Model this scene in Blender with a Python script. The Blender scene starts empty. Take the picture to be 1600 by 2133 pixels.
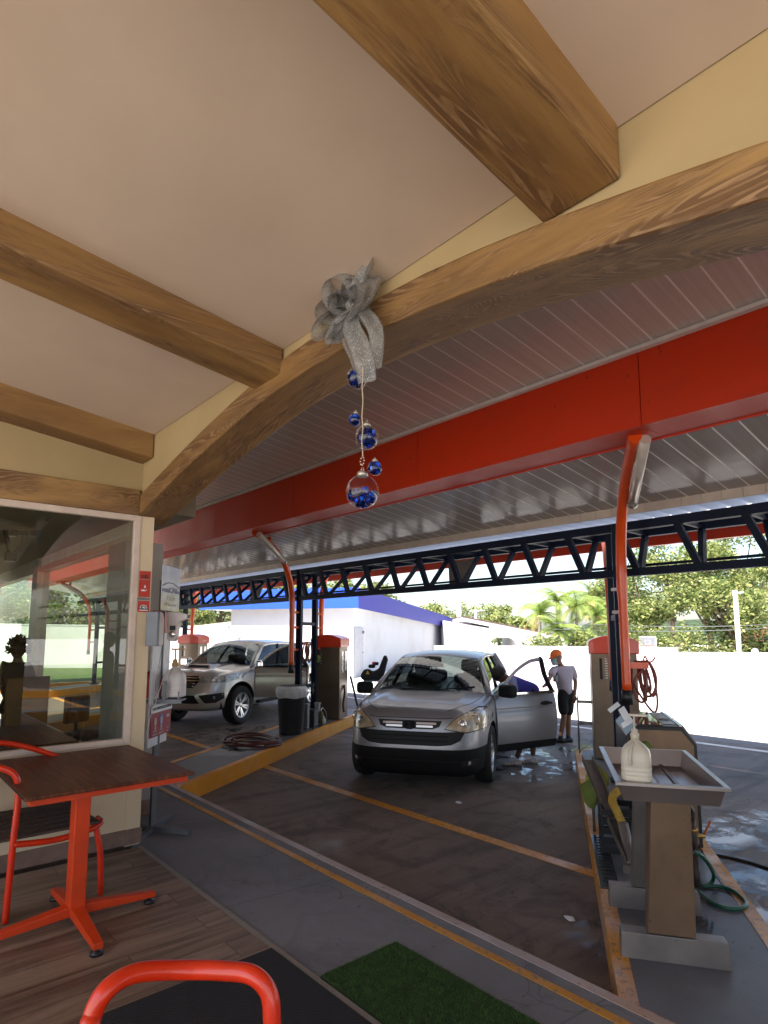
import bpy, bmesh, math, random
from mathutils import Vector, Matrix, geometry, noise
from mathutils.bvhtree import BVHTree
S = bpy.context.scene
C = S.collection
R = math.radians
PI = math.pi

# ---------------------------------------------------------------- camera
CAM = Vector((0, 0, 1.68))
YAW, PITCH = 138.844, 6.933
cd = bpy.data.cameras.new('camera')
cam = bpy.data.objects.new('camera', cd)
C.objects.link(cam)
cd.sensor_fit = 'VERTICAL'
cd.sensor_height = 36
cd.lens = 1250 / 2133 * 36
cd.shift_y = 100 / 2133
cd.clip_start = 0.05
cd.clip_end = 600
cam.location = CAM
cam.rotation_euler = (R(90 + PITCH), 0, R(YAW - 90))
S.camera = cam

# ---------------------------------------------------------------- light
SUN_EL = 58
SUN_TRAVEL = 97          # compass angle the light travels towards, seen from above
w = bpy.data.worlds.new('World')
S.world = w
w.use_nodes = True
nt = w.node_tree
sky = nt.nodes.new('ShaderNodeTexSky')
sky.sky_type = 'NISHITA'
sky.sun_disc = False
sky.sun_elevation = R(SUN_EL)
sx, sy = -math.cos(R(SUN_TRAVEL)), -math.sin(R(SUN_TRAVEL))
sky.sun_rotation = math.atan2(sx, sy)
sky.altitude = 20
sky.air_density = 1.0
sky.dust_density = 2.0
nt.links.new(sky.outputs[0], nt.nodes['Background'].inputs[0])
nt.nodes['Background'].inputs[1].default_value = 0.135
sl = bpy.data.lights.new('sun', 'SUN')
sl.energy = 5.0
sl.angle = R(0.5)
sl.color = (1.0, 0.93, 0.82)
so = bpy.data.objects.new('sun', sl)
C.objects.link(so)
so.rotation_euler = (R(90 - SUN_EL), 0, R(SUN_TRAVEL - 90))
so.location = (0, -20, 30)
S.view_settings.view_transform = 'Standard'
S.view_settings.look = 'None'
S.view_settings.exposure = 1.5
S.view_settings.gamma = 1
S.cycles.max_bounces = 9
S.cycles.diffuse_bounces = 5
S.cycles.glossy_bounces = 4
S.cycles.transmission_bounces = 6
S.cycles.transparent_max_bounces = 16
S.cycles.use_denoising = True
S.cycles.sample_clamp_indirect = 6

# ---------------------------------------------------------------- projection helper: a photo pixel to a point on a plane
_th, _yw, _f = R(PITCH), R(YAW), 1250.0
_F = Vector((math.cos(_yw) * math.cos(_th), math.sin(_yw) * math.cos(_th), math.sin(_th)))
_Rr = Vector((math.sin(_yw), -math.cos(_yw), 0))
_U = Vector((-math.cos(_yw) * math.sin(_th), -math.sin(_yw) * math.sin(_th), math.cos(_th)))
def at(px, py, x=None, y=None, z=None, d=None):
    r = _F + _Rr * ((px - 800) / _f) - _U * ((py - 1166) / _f)
    if d is not None: t = d
    elif x is not None: t = (x - CAM.x) / r.x
    elif y is not None: t = (y - CAM.y) / r.y
    else: t = (z - CAM.z) / r.z
    return CAM + r * t

BX, BY = -0.5465, 0.8375           # direction of the wash bays (away from the building)
def bay(x0, y0, t, n=0.0):         # walk t metres down the bay and n metres to its right
    return (x0 + BX * t + BY * n, y0 + BY * t - BX * n)
BAY_ANG = math.atan2(BY, BX)

# ---------------------------------------------------------------- tagging
def tag(o, label=None, cat=None, group=None, kind=None):
    if label: o['label'] = label
    if cat: o['category'] = cat
    if group: o['group'] = group
    if kind: o['kind'] = kind
    return o
def thing(name, label, cat, loc=(0, 0, 0), rz=0.0, group=None, rot=None):
    o = bpy.data.objects.new(name, None)
    C.objects.link(o)
    o.empty_display_size = 0.1
    o.location = loc
    o.rotation_euler = rot if rot else (0, 0, rz)
    return tag(o, label, cat, group)
def copy_tree(o, parent=None, loc=None, rz=None, label=None):
    c = o.copy()
    C.objects.link(c)
    if parent is not None: c.parent = parent
    if loc is not None: c.location = loc
    if rz is not None: c.rotation_euler = (0, 0, rz)
    if label: c['label'] = label
    for ch in list(o.children): copy_tree(ch, c)
    return c

# ---------------------------------------------------------------- mesh builder
class MB:
    def __init__(self):
        self.bm = bmesh.new()
        self.M = Matrix.Identity(4)
        self.mi = 0
    def _v(self, co):
        return self.bm.verts.new(self.M @ Vector(co))
    def _f(self, vs, smooth=False):
        try:
            f = self.bm.faces.new(vs)
            f.material_index = self.mi
            f.smooth = smooth
            return f
        except ValueError:
            return None
    def face(self, cos, smooth=False):
        return self._f([self._v(c) for c in cos], smooth)
    def box(self, a, b, taper=None):
        x0, y0, z0 = a; x1, y1, z1 = b
        v = [self._v(c) for c in ((x0,y0,z0),(x1,y0,z0),(x1,y1,z0),(x0,y1,z0),(x0,y0,z1),(x1,y0,z1),(x1,y1,z1),(x0,y1,z1))]
        for q in ((3,2,1,0),(4,5,6,7),(0,1,5,4),(1,2,6,5),(2,3,7,6),(3,0,4,7)): self._f([v[i] for i in q])
        return self
    def hexa(self, b, t):            # bottom quad and top quad, counter-clockwise from above
        v = [self._v(c) for c in list(b) + list(t)]
        for q in ((3,2,1,0),(4,5,6,7),(0,1,5,4),(1,2,6,5),(2,3,7,6),(3,0,4,7)): self._f([v[i] for i in q])
        return self
    def prism(self, pts, h0, h1, axis='z', smooth=False):   # closed outline extruded along an axis
        def m(p, h):
            return (p[0], p[1], h) if axis == 'z' else ((p[0], h, p[1]) if axis == 'y' else (h, p[0], p[1]))
        a = [self._v(m(p, h0)) for p in pts]; b = [self._v(m(p, h1)) for p in pts]
        n = len(pts)
        self._f(a[::-1]); self._f(b)
        for i in range(n):
            self._f([a[i], a[(i+1) % n], b[(i+1) % n], b[i]], smooth)
        return self
    def tube(self, pts, r, seg=10, caps=True, closed=False, flat=1.0):
        pts = [Vector(p) for p in pts]
        n = len(pts); rings = []
        rr = r if isinstance(r, (list, tuple)) else [r] * n
        prev = None
        for i, p in enumerate(pts):
            if closed: t = (pts[(i+1) % n] - pts[i-1])
            elif i == 0: t = pts[1] - p
            elif i == n-1: t = p - pts[i-1]
            else: t = (pts[i+1] - p).normalized() + (p - pts[i-1]).normalized()
            if t.length < 1e-9: t = Vector((0, 0, 1))
            t.normalize()
            if prev is None:
                u = t.cross(Vector((0, 0, 1)))
                if u.length < 0.05: u = t.cross(Vector((1, 0, 0)))
            else:
                u = prev - t * prev.dot(t)
                if u.length < 1e-4: u = t.cross(Vector((0.3, 1, 0.2)))
            u.normalize(); prev = u
            vv = t.cross(u)
            rings.append([self._v(p + u * (math.cos(2*PI*k/seg) * rr[i]) + vv * (math.sin(2*PI*k/seg) * rr[i] * flat)) for k in range(seg)])
        m = n if closed else n - 1
        for i in range(m):
            a, b = rings[i], rings[(i+1) % n]
            for k in range(seg): self._f([a[k], a[(k+1) % seg], b[(k+1) % seg], b[k]], True)
        if caps and not closed:
            self._f(rings[0][::-1]); self._f(rings[-1])
        return self
    def lathe(self, prof, seg=24, c=(0, 0, 0), axis='z', caps=True):   # prof: (r, h)
        rings = []
        for r_, h in prof:
            ring = []
            for k in range(seg):
                a = 2*PI*k/seg
                x, y = r_*math.cos(a), r_*math.sin(a)
                co = (x, y, h) if axis == 'z' else ((x, h, y) if axis == 'y' else (h, x, y))
                ring.append(self._v((co[0]+c[0], co[1]+c[1], co[2]+c[2])))
            rings.append(ring)
        for i in range(len(rings)-1):
            for k in range(seg):
                q = [rings[i][k], rings[i][(k+1) % seg], rings[i+1][(k+1) % seg], rings[i+1][k]]
                if axis == 'y': q.reverse()
                self._f(q, True)
        if caps and prof[0][0] > 1e-4: self._f(rings[0][::-1])
        if caps and prof[-1][0] > 1e-4: self._f(rings[-1])
        return self
    def grid(self, fn, nu, nv, closed_u=False, closed_v=False):
        g = [[self._v(fn(i/nu, j/nv)) for j in range(nv + (0 if closed_v else 1))] for i in range(nu + (0 if closed_u else 1))]
        for i in range(nu):
            for j in range(nv):
                i2 = (i+1) % len(g); j2 = (j+1) % len(g[0])
                self._f([g[i][j], g[i2][j], g[i2][j2], g[i][j2]], True)
        return self
    def ball(self, c, r, seg=16, sc=(1, 1, 1)):
        n = seg//2
        pr = [(max(1e-5, math.sin(PI*i/n)) , -math.cos(PI*i/n)) for i in range(n+1)]
        M0 = self.M
        self.M = M0 @ Matrix.Translation(c) @ Matrix.Diagonal((r*sc[0], r*sc[1], r*sc[2], 1))
        self.lathe(pr, seg)
        self.M = M0
        return self
    def rbox(self, a, b, r=0.01, seg=2):   # bevelled box
        bm2 = bmesh.new()
        x0, y0, z0 = a; x1, y1, z1 = b
        v = [bm2.verts.new(c) for c in ((x0,y0,z0),(x1,y0,z0),(x1,y1,z0),(x0,y1,z0),(x0,y0,z1),(x1,y0,z1),(x1,y1,z1),(x0,y1,z1))]
        for q in ((3,2,1,0),(4,5,6,7),(0,1,5,4),(1,2,6,5),(2,3,7,6),(3,0,4,7)): bm2.faces.new([v[i] for i in q])
        bmesh.ops.bevel(bm2, geom=bm2.edges[:], offset=r, segments=seg, affect='EDGES', profile=0.5)
        self.merge(bm2); bm2.free()
        return self
    def merge(self, bm2, smooth=None):
        mp = {}
        for v in bm2.verts: mp[v] = self._v(v.co)
        for f in bm2.faces: self._f([mp[v] for v in f.verts], f.smooth if smooth is None else smooth)
        return self
    def build(self, name, mat, parent=None, smooth=None, bevel=0, flip=False, sub=0, weld=0, inv=None):
        if weld: bmesh.ops.remove_doubles(self.bm, verts=self.bm.verts, dist=weld)
        if flip is None: bmesh.ops.recalc_face_normals(self.bm, faces=self.bm.faces)
        me = bpy.data.meshes.new(name)
        self.bm.to_mesh(me); self.bm.free()
        if smooth is not None:
            for p in me.polygons: p.use_smooth = smooth
        for m_ in (mat if isinstance(mat, (list, tuple)) else [mat]): me.materials.append(m_)
        o = bpy.data.objects.new(name, me)
        C.objects.link(o)
        if parent is not None: o.parent = parent
        if inv is not None: o.matrix_parent_inverse = inv
        if bevel:
            b = o.modifiers.new('b', 'BEVEL'); b.width = bevel; b.segments = 2; b.limit_method = 'ANGLE'; b.angle_limit = R(40)
        if sub:
            s_ = o.modifiers.new('s', 'SUBSURF'); s_.levels = sub; s_.render_levels = sub
        return o
def struct(name, mb, m, **k):
    return tag(mb.build(name, m, **k), kind='structure')
def spline(pts, n=8):                # Catmull-Rom through points
    pts = [Vector(p) for p in pts]
    out = []
    for i in range(len(pts)-1):
        p0 = pts[max(i-1, 0)]; p1 = pts[i]; p2 = pts[i+1]; p3 = pts[min(i+2, len(pts)-1)]
        for k in range(n):
            t = k/n
            out.append(0.5*((2*p1) + (p2-p0)*t + (2*p0-5*p1+4*p2-p3)*t*t + (3*p1-p0-3*p2+p3)*t**3))
    out.append(pts[-1])
    return out
def text_mesh(name, body, size, mat, parent, loc, rot, depth=0.001, bold=0.0, align='CENTER', sx=1.0):
    cu = bpy.data.curves.new(name, 'FONT')
    cu.body = body; cu.size = size; cu.extrude = depth; cu.offset = bold; cu.align_x = align; cu.align_y = 'CENTER'; cu.resolution_u = 3
    tmp = bpy.data.objects.new(name, cu)
    C.objects.link(tmp)
    dg = bpy.context.evaluated_depsgraph_get()
    me = bpy.data.meshes.new_from_object(tmp.evaluated_get(dg))
    bpy.data.objects.remove(tmp)
    me.materials.clear(); me.materials.append(mat)
    o = bpy.data.objects.new(name, me)
    C.objects.link(o)
    o.location = loc; o.rotation_euler = rot; o.scale = (sx, 1, 1)
    if parent is not None: o.parent = parent
    return o

# ---------------------------------------------------------------- materials
def _new(name):
    m = bpy.data.materials.new(name)
    m.use_nodes = True
    n = m.node_tree
    return m, n, n.nodes, n.links, n.nodes['Principled BSDF']
def _coord(nodes, links, scale=(1, 1, 1), kind='Object', rot=(0, 0, 0)):
    tc = nodes.new('ShaderNodeTexCoord'); mp = nodes.new('ShaderNodeMapping')
    mp.inputs['Scale'].default_value = scale
    mp.inputs['Rotation'].default_value = rot
    links.new(tc.outputs[kind], mp.inputs[0])
    return mp.outputs[0]
def _noise(nodes, links, vec, sc, det=4, rough=0.55, dist=0.0):
    n = nodes.new('ShaderNodeTexNoise')
    n.inputs['Scale'].default_value = sc; n.inputs['Detail'].default_value = det
    n.inputs['Roughness'].default_value = rough; n.inputs['Distortion'].default_value = dist
    if vec is not None: links.new(vec, n.inputs['Vector'])
    return n.outputs['Fac']
def _ramp(nodes, links, fac, stops):
    r_ = nodes.new('ShaderNodeValToRGB')
    e = r_.color_ramp.elements
    while len(e) < len(stops): e.new(0.5)
    for i, (p, c) in enumerate(stops):
        e[i].position = p
        e[i].color = (c, c, c, 1) if isinstance(c, (int, float)) else (c[0], c[1], c[2], 1)
    links.new(fac, r_.inputs[0])
    return r_.outputs[0]
def _mix(nodes, links, fac, a, b):
    m = nodes.new('ShaderNodeMix'); m.data_type = 'RGBA'
    for idx, v in ((0, fac), (6, a), (7, b)):
        if hasattr(v, 'links') or hasattr(v, 'is_linked'): links.new(v, m.inputs[idx])
        elif idx == 0: m.inputs[0].default_value = v
        else: m.inputs[idx].default_value = (v[0], v[1], v[2], 1)
    return m.outputs[2]
def _math(nodes, links, op, a, b=0.5):
    m = nodes.new('ShaderNodeMath'); m.operation = op
    for i, v in enumerate((a, b)):
        if hasattr(v, 'is_linked'): links.new(v, m.inputs[i])
        else: m.inputs[i].default_value = v
    return m.outputs[0]
def _bump(nodes, links, bsdf, h, strength=0.2, dist=0.01):
    b = nodes.new('ShaderNodeBump')
    b.inputs['Strength'].default_value = strength; b.inputs['Distance'].default_value = dist
    links.new(h, b.inputs['Height']); links.new(b.outputs[0], bsdf.inputs['Normal'])
def plain(name, col, rough=0.5, metal=0.0, var=0.12, sc=6.0, bump=0.0, bsc=40.0, coat=0.0, rvar=0.0, spec=None, kind='Object', specks=None):
    """one colour broken up by soft noise, with optional fine bump and uneven gloss"""
    m, n, N, L, b = _new(name)
    v = _coord(N, L, kind=kind)
    f = _noise(N, L, v, sc)
    dk = [c*(1-var) for c in col]; lt = [min(1, c*(1+var)) for c in col]
    cc = _ramp(N, L, f, [(0.3, dk), (0.7, lt)])
    if specks:      # chips and scuffs
        cc = _mix(N, L, _ramp(N, L, _noise(N, L, v, specks, 3, 0.6), [(0.70, 0.0), (0.73, 0.75)]), cc, [c*0.22+0.01 for c in col])
        cc = _mix(N, L, _ramp(N, L, _noise(N, L, v, specks*0.2, 5, 0.7), [(0.56, 0.0), (0.74, 0.35)]), cc, [c*0.5+0.02 for c in col])
    L.new(cc, b.inputs['Base Color'])
    b.inputs['Roughness'].default_value = rough
    if rvar: L.new(_ramp(N, L, _noise(N, L, v, sc*1.7), [(0.35, max(0.02, rough-rvar)), (0.65, min(1, rough+rvar))]), b.inputs['Roughness'])
    b.inputs['Metallic'].default_value = metal
    if coat: b.inputs['Coat Weight'].default_value = coat; b.inputs['Coat Roughness'].default_value = 0.05
    if spec is not None: b.inputs['Specular IOR Level'].default_value = spec
    if bump: _bump(N, L, b, _noise(N, L, v, bsc), bump)
    return m
def glass(name, tint=(0.9, 0.95, 0.93), refl=1.0, f0=0.09, rough=0.0):
    """thin pane: transparent with a Fresnel reflection on top; alpha adds a dark film"""
    m, n, N, L, b = _new(name)
    N.remove(b)
    tr = N.new('ShaderNodeBsdfTransparent'); tr.inputs[0].default_value = (*tint, 1)
    gl = N.new('ShaderNodeBsdfGlossy'); gl.inputs['Roughness'].default_value = rough
    gl.inputs[0].default_value = (refl, refl, refl, 1)
    geo = N.new('ShaderNodeNewGeometry')
    dt = N.new('ShaderNodeVectorMath'); dt.operation = 'DOT_PRODUCT'
    L.new(geo.outputs['Normal'], dt.inputs[0]); L.new(geo.outputs['Incoming'], dt.inputs[1])
    ca = _math(N, L, 'ABSOLUTE', dt.outputs['Value'], 0)
    p5 = _math(N, L, 'POWER', _math(N, L, 'SUBTRACT', 1.0, ca), 5.0)
    fr = _math(N, L, 'ADD', _math(N, L, 'MULTIPLY', p5, 1.0 - f0), f0)
    mx = N.new('ShaderNodeMixShader')
    L.new(fr, mx.inputs[0]); L.new(tr.outputs[0], mx.inputs[1]); L.new(gl.outputs[0], mx.inputs[2])
    L.new(mx.outputs[0], N['Material Output'].inputs[0])
    return m
def emis(name, col, st):
    m, n, N, L, b = _new(name)
    b.inputs['Base Color'].default_value = (*col, 1)
    b.inputs['Emission Color'].default_value = (*col, 1)
    b.inputs['Emission Strength'].default_value = st
    return m
# ================================================================ SETTING
def m_concrete(name, a, b_, wet=0.0, stain=None, sc=1.0, base_r=0.75, wet_sc=0.5, spots=True, marks=False, joints=0.0):
    m, n, N, L, b = _new(name)
    v = _coord(N, L)
    f1 = _noise(N, L, v, 0.9*sc, 8, 0.62)
    f2 = _noise(N, L, v, 9*sc, 6, 0.7)
    col = _ramp(N, L, f1, [(0.32, a), (0.68, b_)])
    col2 = _mix(N, L, _math(N, L, 'MULTIPLY', f2, 0.5), col, [c*0.55 for c in a])
    if stain:
        st = _ramp(N, L, _noise(N, L, v, 1.7*sc, 7, 0.7, 0.6), [(0.5, 0.0), (0.62, 0.85)])
        col2 = _mix(N, L, st, col2, stain)
    gr = _ramp(N, L, _noise(N, L, v, 160, 3, 0.7), [(0.35, 0.0), (0.75, 0.35)])
    col2 = _mix(N, L, gr, col2, [min(1, c*1.5) for c in b_])
    if spots:
        sp = _ramp(N, L, _noise(N, L, v, 22*sc, 2, 0.5), [(0.68, 0.0), (0.74, 0.6)])
        col2 = _mix(N, L, sp, col2, [c*0.35 for c in a])
    if marks:      # dark tyre streaks run down the bay, with fine scratches
        vr = _coord(N, L, (1.0, 0.10, 1.0), rot=(0, 0, -(BAY_ANG-PI/2)))
        tm = _ramp(N, L, _noise(N, L, vr, 3.2, 6, 0.7), [(0.50, 0.0), (0.66, 0.55)])
        col2 = _mix(N, L, tm, col2, [c*0.42 for c in a])
        vr2 = _coord(N, L, (7.0, 0.5, 1.0), rot=(0, 0, 0.4))
        sm = _ramp(N, L, _noise(N, L, vr2, 2.0, 8, 0.8), [(0.60, 0.0), (0.72, 0.35)])
        col2 = _mix(N, L, sm, col2, [min(1, c*1.7) for c in b_])
    vo = N.new('ShaderNodeTexVoronoi'); vo.feature = 'DISTANCE_TO_EDGE'; vo.inputs['Scale'].default_value = 0.55
    wv = N.new('ShaderNodeVectorMath'); wv.operation = 'ADD'
    nz = N.new('ShaderNodeTexNoise'); nz.inputs['Scale'].default_value = 2.5; nz.inputs['Detail'].default_value = 6; L.new(v, nz.inputs['Vector'])
    L.new(v, wv.inputs[0]); L.new(nz.outputs['Color'], wv.inputs[1]); L.new(wv.outputs[0], vo.inputs['Vector'])
    ck = _ramp(N, L, vo.outputs['Distance'], [(0.0, 0.55), (0.006, 0.0)])
    col2 = _mix(N, L, ck, col2, [c*0.3 for c in a])
    if joints:
        sp_ = N.new('ShaderNodeSeparateXYZ'); L.new(_coord(N, L, rot=(0, 0, 0.12)), sp_.inputs[0])
        fj = _math(N, L, 'ABSOLUTE', _math(N, L, 'SUBTRACT', _math(N, L, 'FRACT', _math(N, L, 'MULTIPLY', sp_.outputs[0], 1/joints), 0), 0.5), 0)
        col2 = _mix(N, L, _ramp(N, L, fj, [(0.496, 0.0), (0.4985, 0.6)]), col2, [c*0.35 for c in a])
    L.new(col2, b.inputs['Base Color'])
    if wet:
        wt = _ramp(N, L, _noise(N, L, v, wet_sc, 5, 0.6, 0.4), [(0.66-0.22*wet, base_r), (0.80-0.22*wet, 0.22)])
        L.new(wt, b.inputs['Roughness'])
    else:
        L.new(_ramp(N, L, f2, [(0.3, base_r-0.12), (0.7, base_r+0.1)]), b.inputs['Roughness'])
    _bump(N, L, b, _noise(N, L, v, 60, 5, 0.7), 0.12, 0.01)
    return m
def m_paint(name, col, under, worn=0.5, r=0.5, sc=3.0, pale=None):
    m, n, N, L, b = _new(name)
    v = _coord(N, L)
    c1 = _ramp(N, L, _noise(N, L, v, 1.1, 4), [(0.35, [c*0.8 for c in col]), (0.6, col)])
    if pale: c1 = _mix(N, L, _ramp(N, L, _noise(N, L, v, 0.9, 5, 0.6), [(0.52, 0.0), (0.62, 0.8)]), c1, pale)
    wm = _ramp(N, L, _noise(N, L, v, sc*8, 8, 0.75), [(0.78-0.3*worn, 0.0), (0.84-0.3*worn, 0.8)])
    c2 = _mix(N, L, wm, c1, under)
    L.new(c2, b.inputs['Base Color'])
    L.new(_ramp(N, L, _noise(N, L, v, 2.5), [(0.4, r-0.2), (0.6, r+0.2)]), b.inputs['Roughness'])
    _bump(N, L, b, _noise(N, L, v, 45, 6, 0.7), 0.25, 0.01)
    return m
M = {}
M['platform'] = m_concrete('platform concrete', (0.130, 0.133, 0.145), (0.210, 0.214, 0.228), wet=0.15, base_r=0.66, joints=1.9, stain=(0.095, 0.096, 0.105))
M['island'] = m_concrete('island concrete', (0.085, 0.092, 0.108), (0.15, 0.158, 0.178), wet=0.6, base_r=0.5)
M['bay'] = m_concrete('bay concrete', (0.105, 0.080, 0.066), (0.225, 0.178, 0.150), wet=0.28, stain=(0.036, 0.026, 0.022), base_r=0.72, marks=True)
M['road'] = m_concrete('road concrete', (0.10, 0.095, 0.10), (0.17, 0.16, 0.165), wet=0.2, stain=(0.085, 0.066, 0.062), base_r=0.66)
M['sunlit_ground'] = m_concrete('sunlit concrete', (0.70, 0.68, 0.64), (0.80, 0.78, 0.74), base_r=0.8, spots=False)  # sun glare put into the colour, so lit ground burns out white
M['yellow'] = m_paint('yellow kerb paint', (0.78, 0.32, 0.012), (0.20, 0.16, 0.12), 0.45)
M['yellow_worn'] = m_paint('worn yellow paint', (0.66, 0.28, 0.018), (0.16, 0.13, 0.12), 0.85, pale=(0.45, 0.33, 0.28))
M['orange_line'] = m_paint('ochre line paint', (0.58, 0.26, 0.025), (0.15, 0.13, 0.12), 0.8)
M['pink_line'] = m_paint('faded line paint', (0.42, 0.34, 0.32), (0.14, 0.12, 0.11), 0.7, pale=(0.46, 0.30, 0.20))
M['white_line'] = m_paint('white line paint', (0.62, 0.60, 0.58), (0.2, 0.19, 0.19), 0.5)

g = MB()
g.face([(-260, -120, -0.212), (200, -120, -0.212), (200, 330, -0.212), (-260, 330, -0.212)])
struct('ground', g, M['sunlit_ground'])
g = MB()
nx = 60
g.grid(lambda u, v: (-30 + 60*u, 2.6 + 8.9*v, -0.2), 60, 9)
struct('pavement', g, M['bay'])
g = MB()
g.face([(-30, 9.5, -0.204), (30, 9.5, -0.204), (30, 12.0, -0.204), (-30, 12.0, -0.204)])  # stops at the canopy shadow edge, where the whitened sunlit colour takes over
struct('road', g, M['road'])
g = MB(); g.box((-24, 11.02, -0.2), (26, 11.16, -0.196))
struct('road_marking', g, M['white_line'])
# raised concrete walk in front of the porch
g = MB(); g.box((-22, 1.80, -0.30), (26, 2.80, 0.0))
struct('sidewalk', g, M['platform'])
g = MB(); g.box((-22, 2.615, 0.0), (26, 2.665, 0.004)); struct('road_marking', g, M['orange_line'])
g = MB(); g.box((-22, 2.745, 0.0), (26, 2.803, 0.004)); struct('road_marking', g, M['pink_line'])
g = MB(); g.box((-22, 2.803, -0.2), (26, 2.806, 0.003)); struct('kerb', g, M['yellow_worn'])
g = MB(); g.box((-30, 4.46, -0.2), (26, 4.58, -0.196)); struct('road_marking', g, M['yellow_worn'])
# traffic islands between the bays, each with painted kerbs
def island_outline(x0, L0, w, inset=0.0, y0=2.806):
    # near end cut along y0, far end rounded
    hw = w/2 - inset
    cx, cy = x0, y0
    pts = []
    def p(t, n): return bay(cx, cy, t, n)
    # near end: offset so both sides start at y0
    kk = BX/BY
    for n in (hw, -hw):
        t = (-n*(-BX))/BY
        q = p(t, n)
        pts.append((q[0], y0))
    far = []
    T = L0
    for k in range(9):
        a = -PI/2 + PI*k/8
        far.append(p(T + hw*math.cos(a)*0.8, hw*math.sin(a)))
    pts += far
    return pts
for k in range(-2, 4):
    cx = (-0.48 - 1.55)/2 - 6.14*k
    out = island_outline(cx, 6.3, 0.90)
    inn = island_outline(cx, 6.3, 0.90, 0.085)
    g = MB(); g.prism(inn, -0.3, 0.0)
    struct('traffic_island', g, M['island'])
    g = MB()
    n_ = len(out)
    top0 = [g._v((x, y, 0.003)) for x, y in inn]; top1 = [g._v((x, y, 0.003)) for x, y in out]
    bot = [g._v((x, y, -0.2)) for x, y in out]
    for i in range(n_):
        j = (i+1) % n_
        if i == 0: continue
        g._f([top0[i], top0[j], top1[j], top1[i]]); g._f([top1[i], top1[j], bot[j], bot[i]])
    struct('kerb', g, M['yellow'] if k != 0 else M['yellow_worn'], flip=None)

# ---------------------------------------------------------------- lawn on the far left with its yellow kerb
g = MB(); g.box((-60, -6, -0.212), (-22.6, 9.6, 0.02))
M['lawn'] = plain('lawn', (0.070, 0.115, 0.025), 0.9, var=0.4, sc=3, bump=0.6, bsc=60)
struct('lawn', g, M['lawn'])
g = MB(); g.box((-22.6, -6, -0.2), (-22.35, 9.85, 0.03)); g.box((-60, 9.6, -0.2), (-22.6, 9.85, 0.03))
struct('kerb', g, M['yellow'])

# ---------------------------------------------------------------- plank-look tile floor
def m_planks():
    m, n, N, L, b = _new('plank tile')
    v = _coord(N, L, (1, 1, 1), rot=(0, 0, 0))
    br = N.new('ShaderNodeTexBrick')
    br.offset = 0.37; br.inputs['Scale'].default_value = 1.0
    br.inputs['Brick Width'].default_value = 1.2; br.inputs['Row Height'].default_value = 0.2
    br.inputs['Mortar Size'].default_value = 0.0018
    br.inputs['Color1'].default_value = (0.26, 0.26, 0.26, 1); br.inputs['Color2'].default_value = (0.78, 0.78, 0.78, 1)
    br.inputs['Mortar'].default_value = (0.5, 0.5, 0.5, 1); br.inputs['Bias'].default_value = 0
    rot = N.new('ShaderNodeMapping'); rot.inputs['Rotation'].default_value = (0, 0, R(90))
    L.new(v, rot.inputs[0]); L.new(rot.outputs[0], br.inputs['Vector'])
    # grain runs along the planks (y in the room)
    st = N.new('ShaderNodeMapping'); st.inputs['Scale'].default_value = (9, 0.8, 1)
    L.new(v, st.inputs[0])
    add = N.new('ShaderNodeVectorMath'); add.operation = 'ADD'
    sc_ = N.new('ShaderNodeVectorMath'); sc_.operation = 'SCALE'; sc_.inputs['Scale'].default_value = 7
    L.new(br.outputs['Color'], sc_.inputs[0]); L.new(st.outputs[0], add.inputs[0]); L.new(sc_.outputs[0], add.inputs[1])
    f = _noise(N, L, add.outputs[0], 1.0, 7, 0.62, 0.5)
    st2 = N.new('ShaderNodeMapping'); st2.inputs['Scale'].default_value = (70, 2.2, 1)
    L.new(add.outputs[0], st2.inputs[0])
    f2 = _noise(N, L, st2.outputs[0], 1.0, 4, 0.6)
    fm = _math(N, L, 'ADD', _math(N, L, 'MULTIPLY', f, 0.8), _math(N, L, 'MULTIPLY', f2, 0.2))
    col = _ramp(N, L, fm, [(0.36, (0.095, 0.056, 0.036)), (0.47, (0.20, 0.132, 0.090)), (0.58, (0.31, 0.225, 0.158)), (0.68, (0.14, 0.090, 0.060))])
    tone = _mix(N, L, 0.25, col, br.outputs['Color'])
    mul = N.new('ShaderNodeMix'); mul.data_type = 'RGBA'; mul.blend_type = 'MULTIPLY'; mul.inputs[0].default_value = 0.45
    L.new(col, mul.inputs[6]); L.new(br.outputs['Color'], mul.inputs[7])
    fin = _mix(N, L, br.outputs['Fac'], mul.outputs[2], (0.03, 0.022, 0.018))
    L.new(fin, b.inputs['Base Color'])
    L.new(_ramp(N, L, f, [(0.3, 0.38), (0.7, 0.52)]), b.inputs['Roughness'])
    _bump(N, L, b, f2, 0.08, 0.004)
    return m
M['planks'] = m_planks()
g = MB(); g.box((-5.0, -4.0, -0.1), (5, 1.80, 0.012))
struct('tile_floor', g, M['planks'])
g = MB(); g.box((-5.0, 1.802, -0.05), (5, 1.835, 0.013))
M['trim_strip'] = plain('tile edge trim', (0.22, 0.20, 0.17), 0.5)
struct('floor_trim', g, M['trim_strip'])
g = MB(); g.box((-14.0, -4.0, -0.1), (-5.16, 1.80, 0.01))
M['room_floor'] = plain('room tile', (0.12, 0.085, 0.06), 0.3, var=0.3)
struct('room_floor', g, M['room_floor'])

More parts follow.
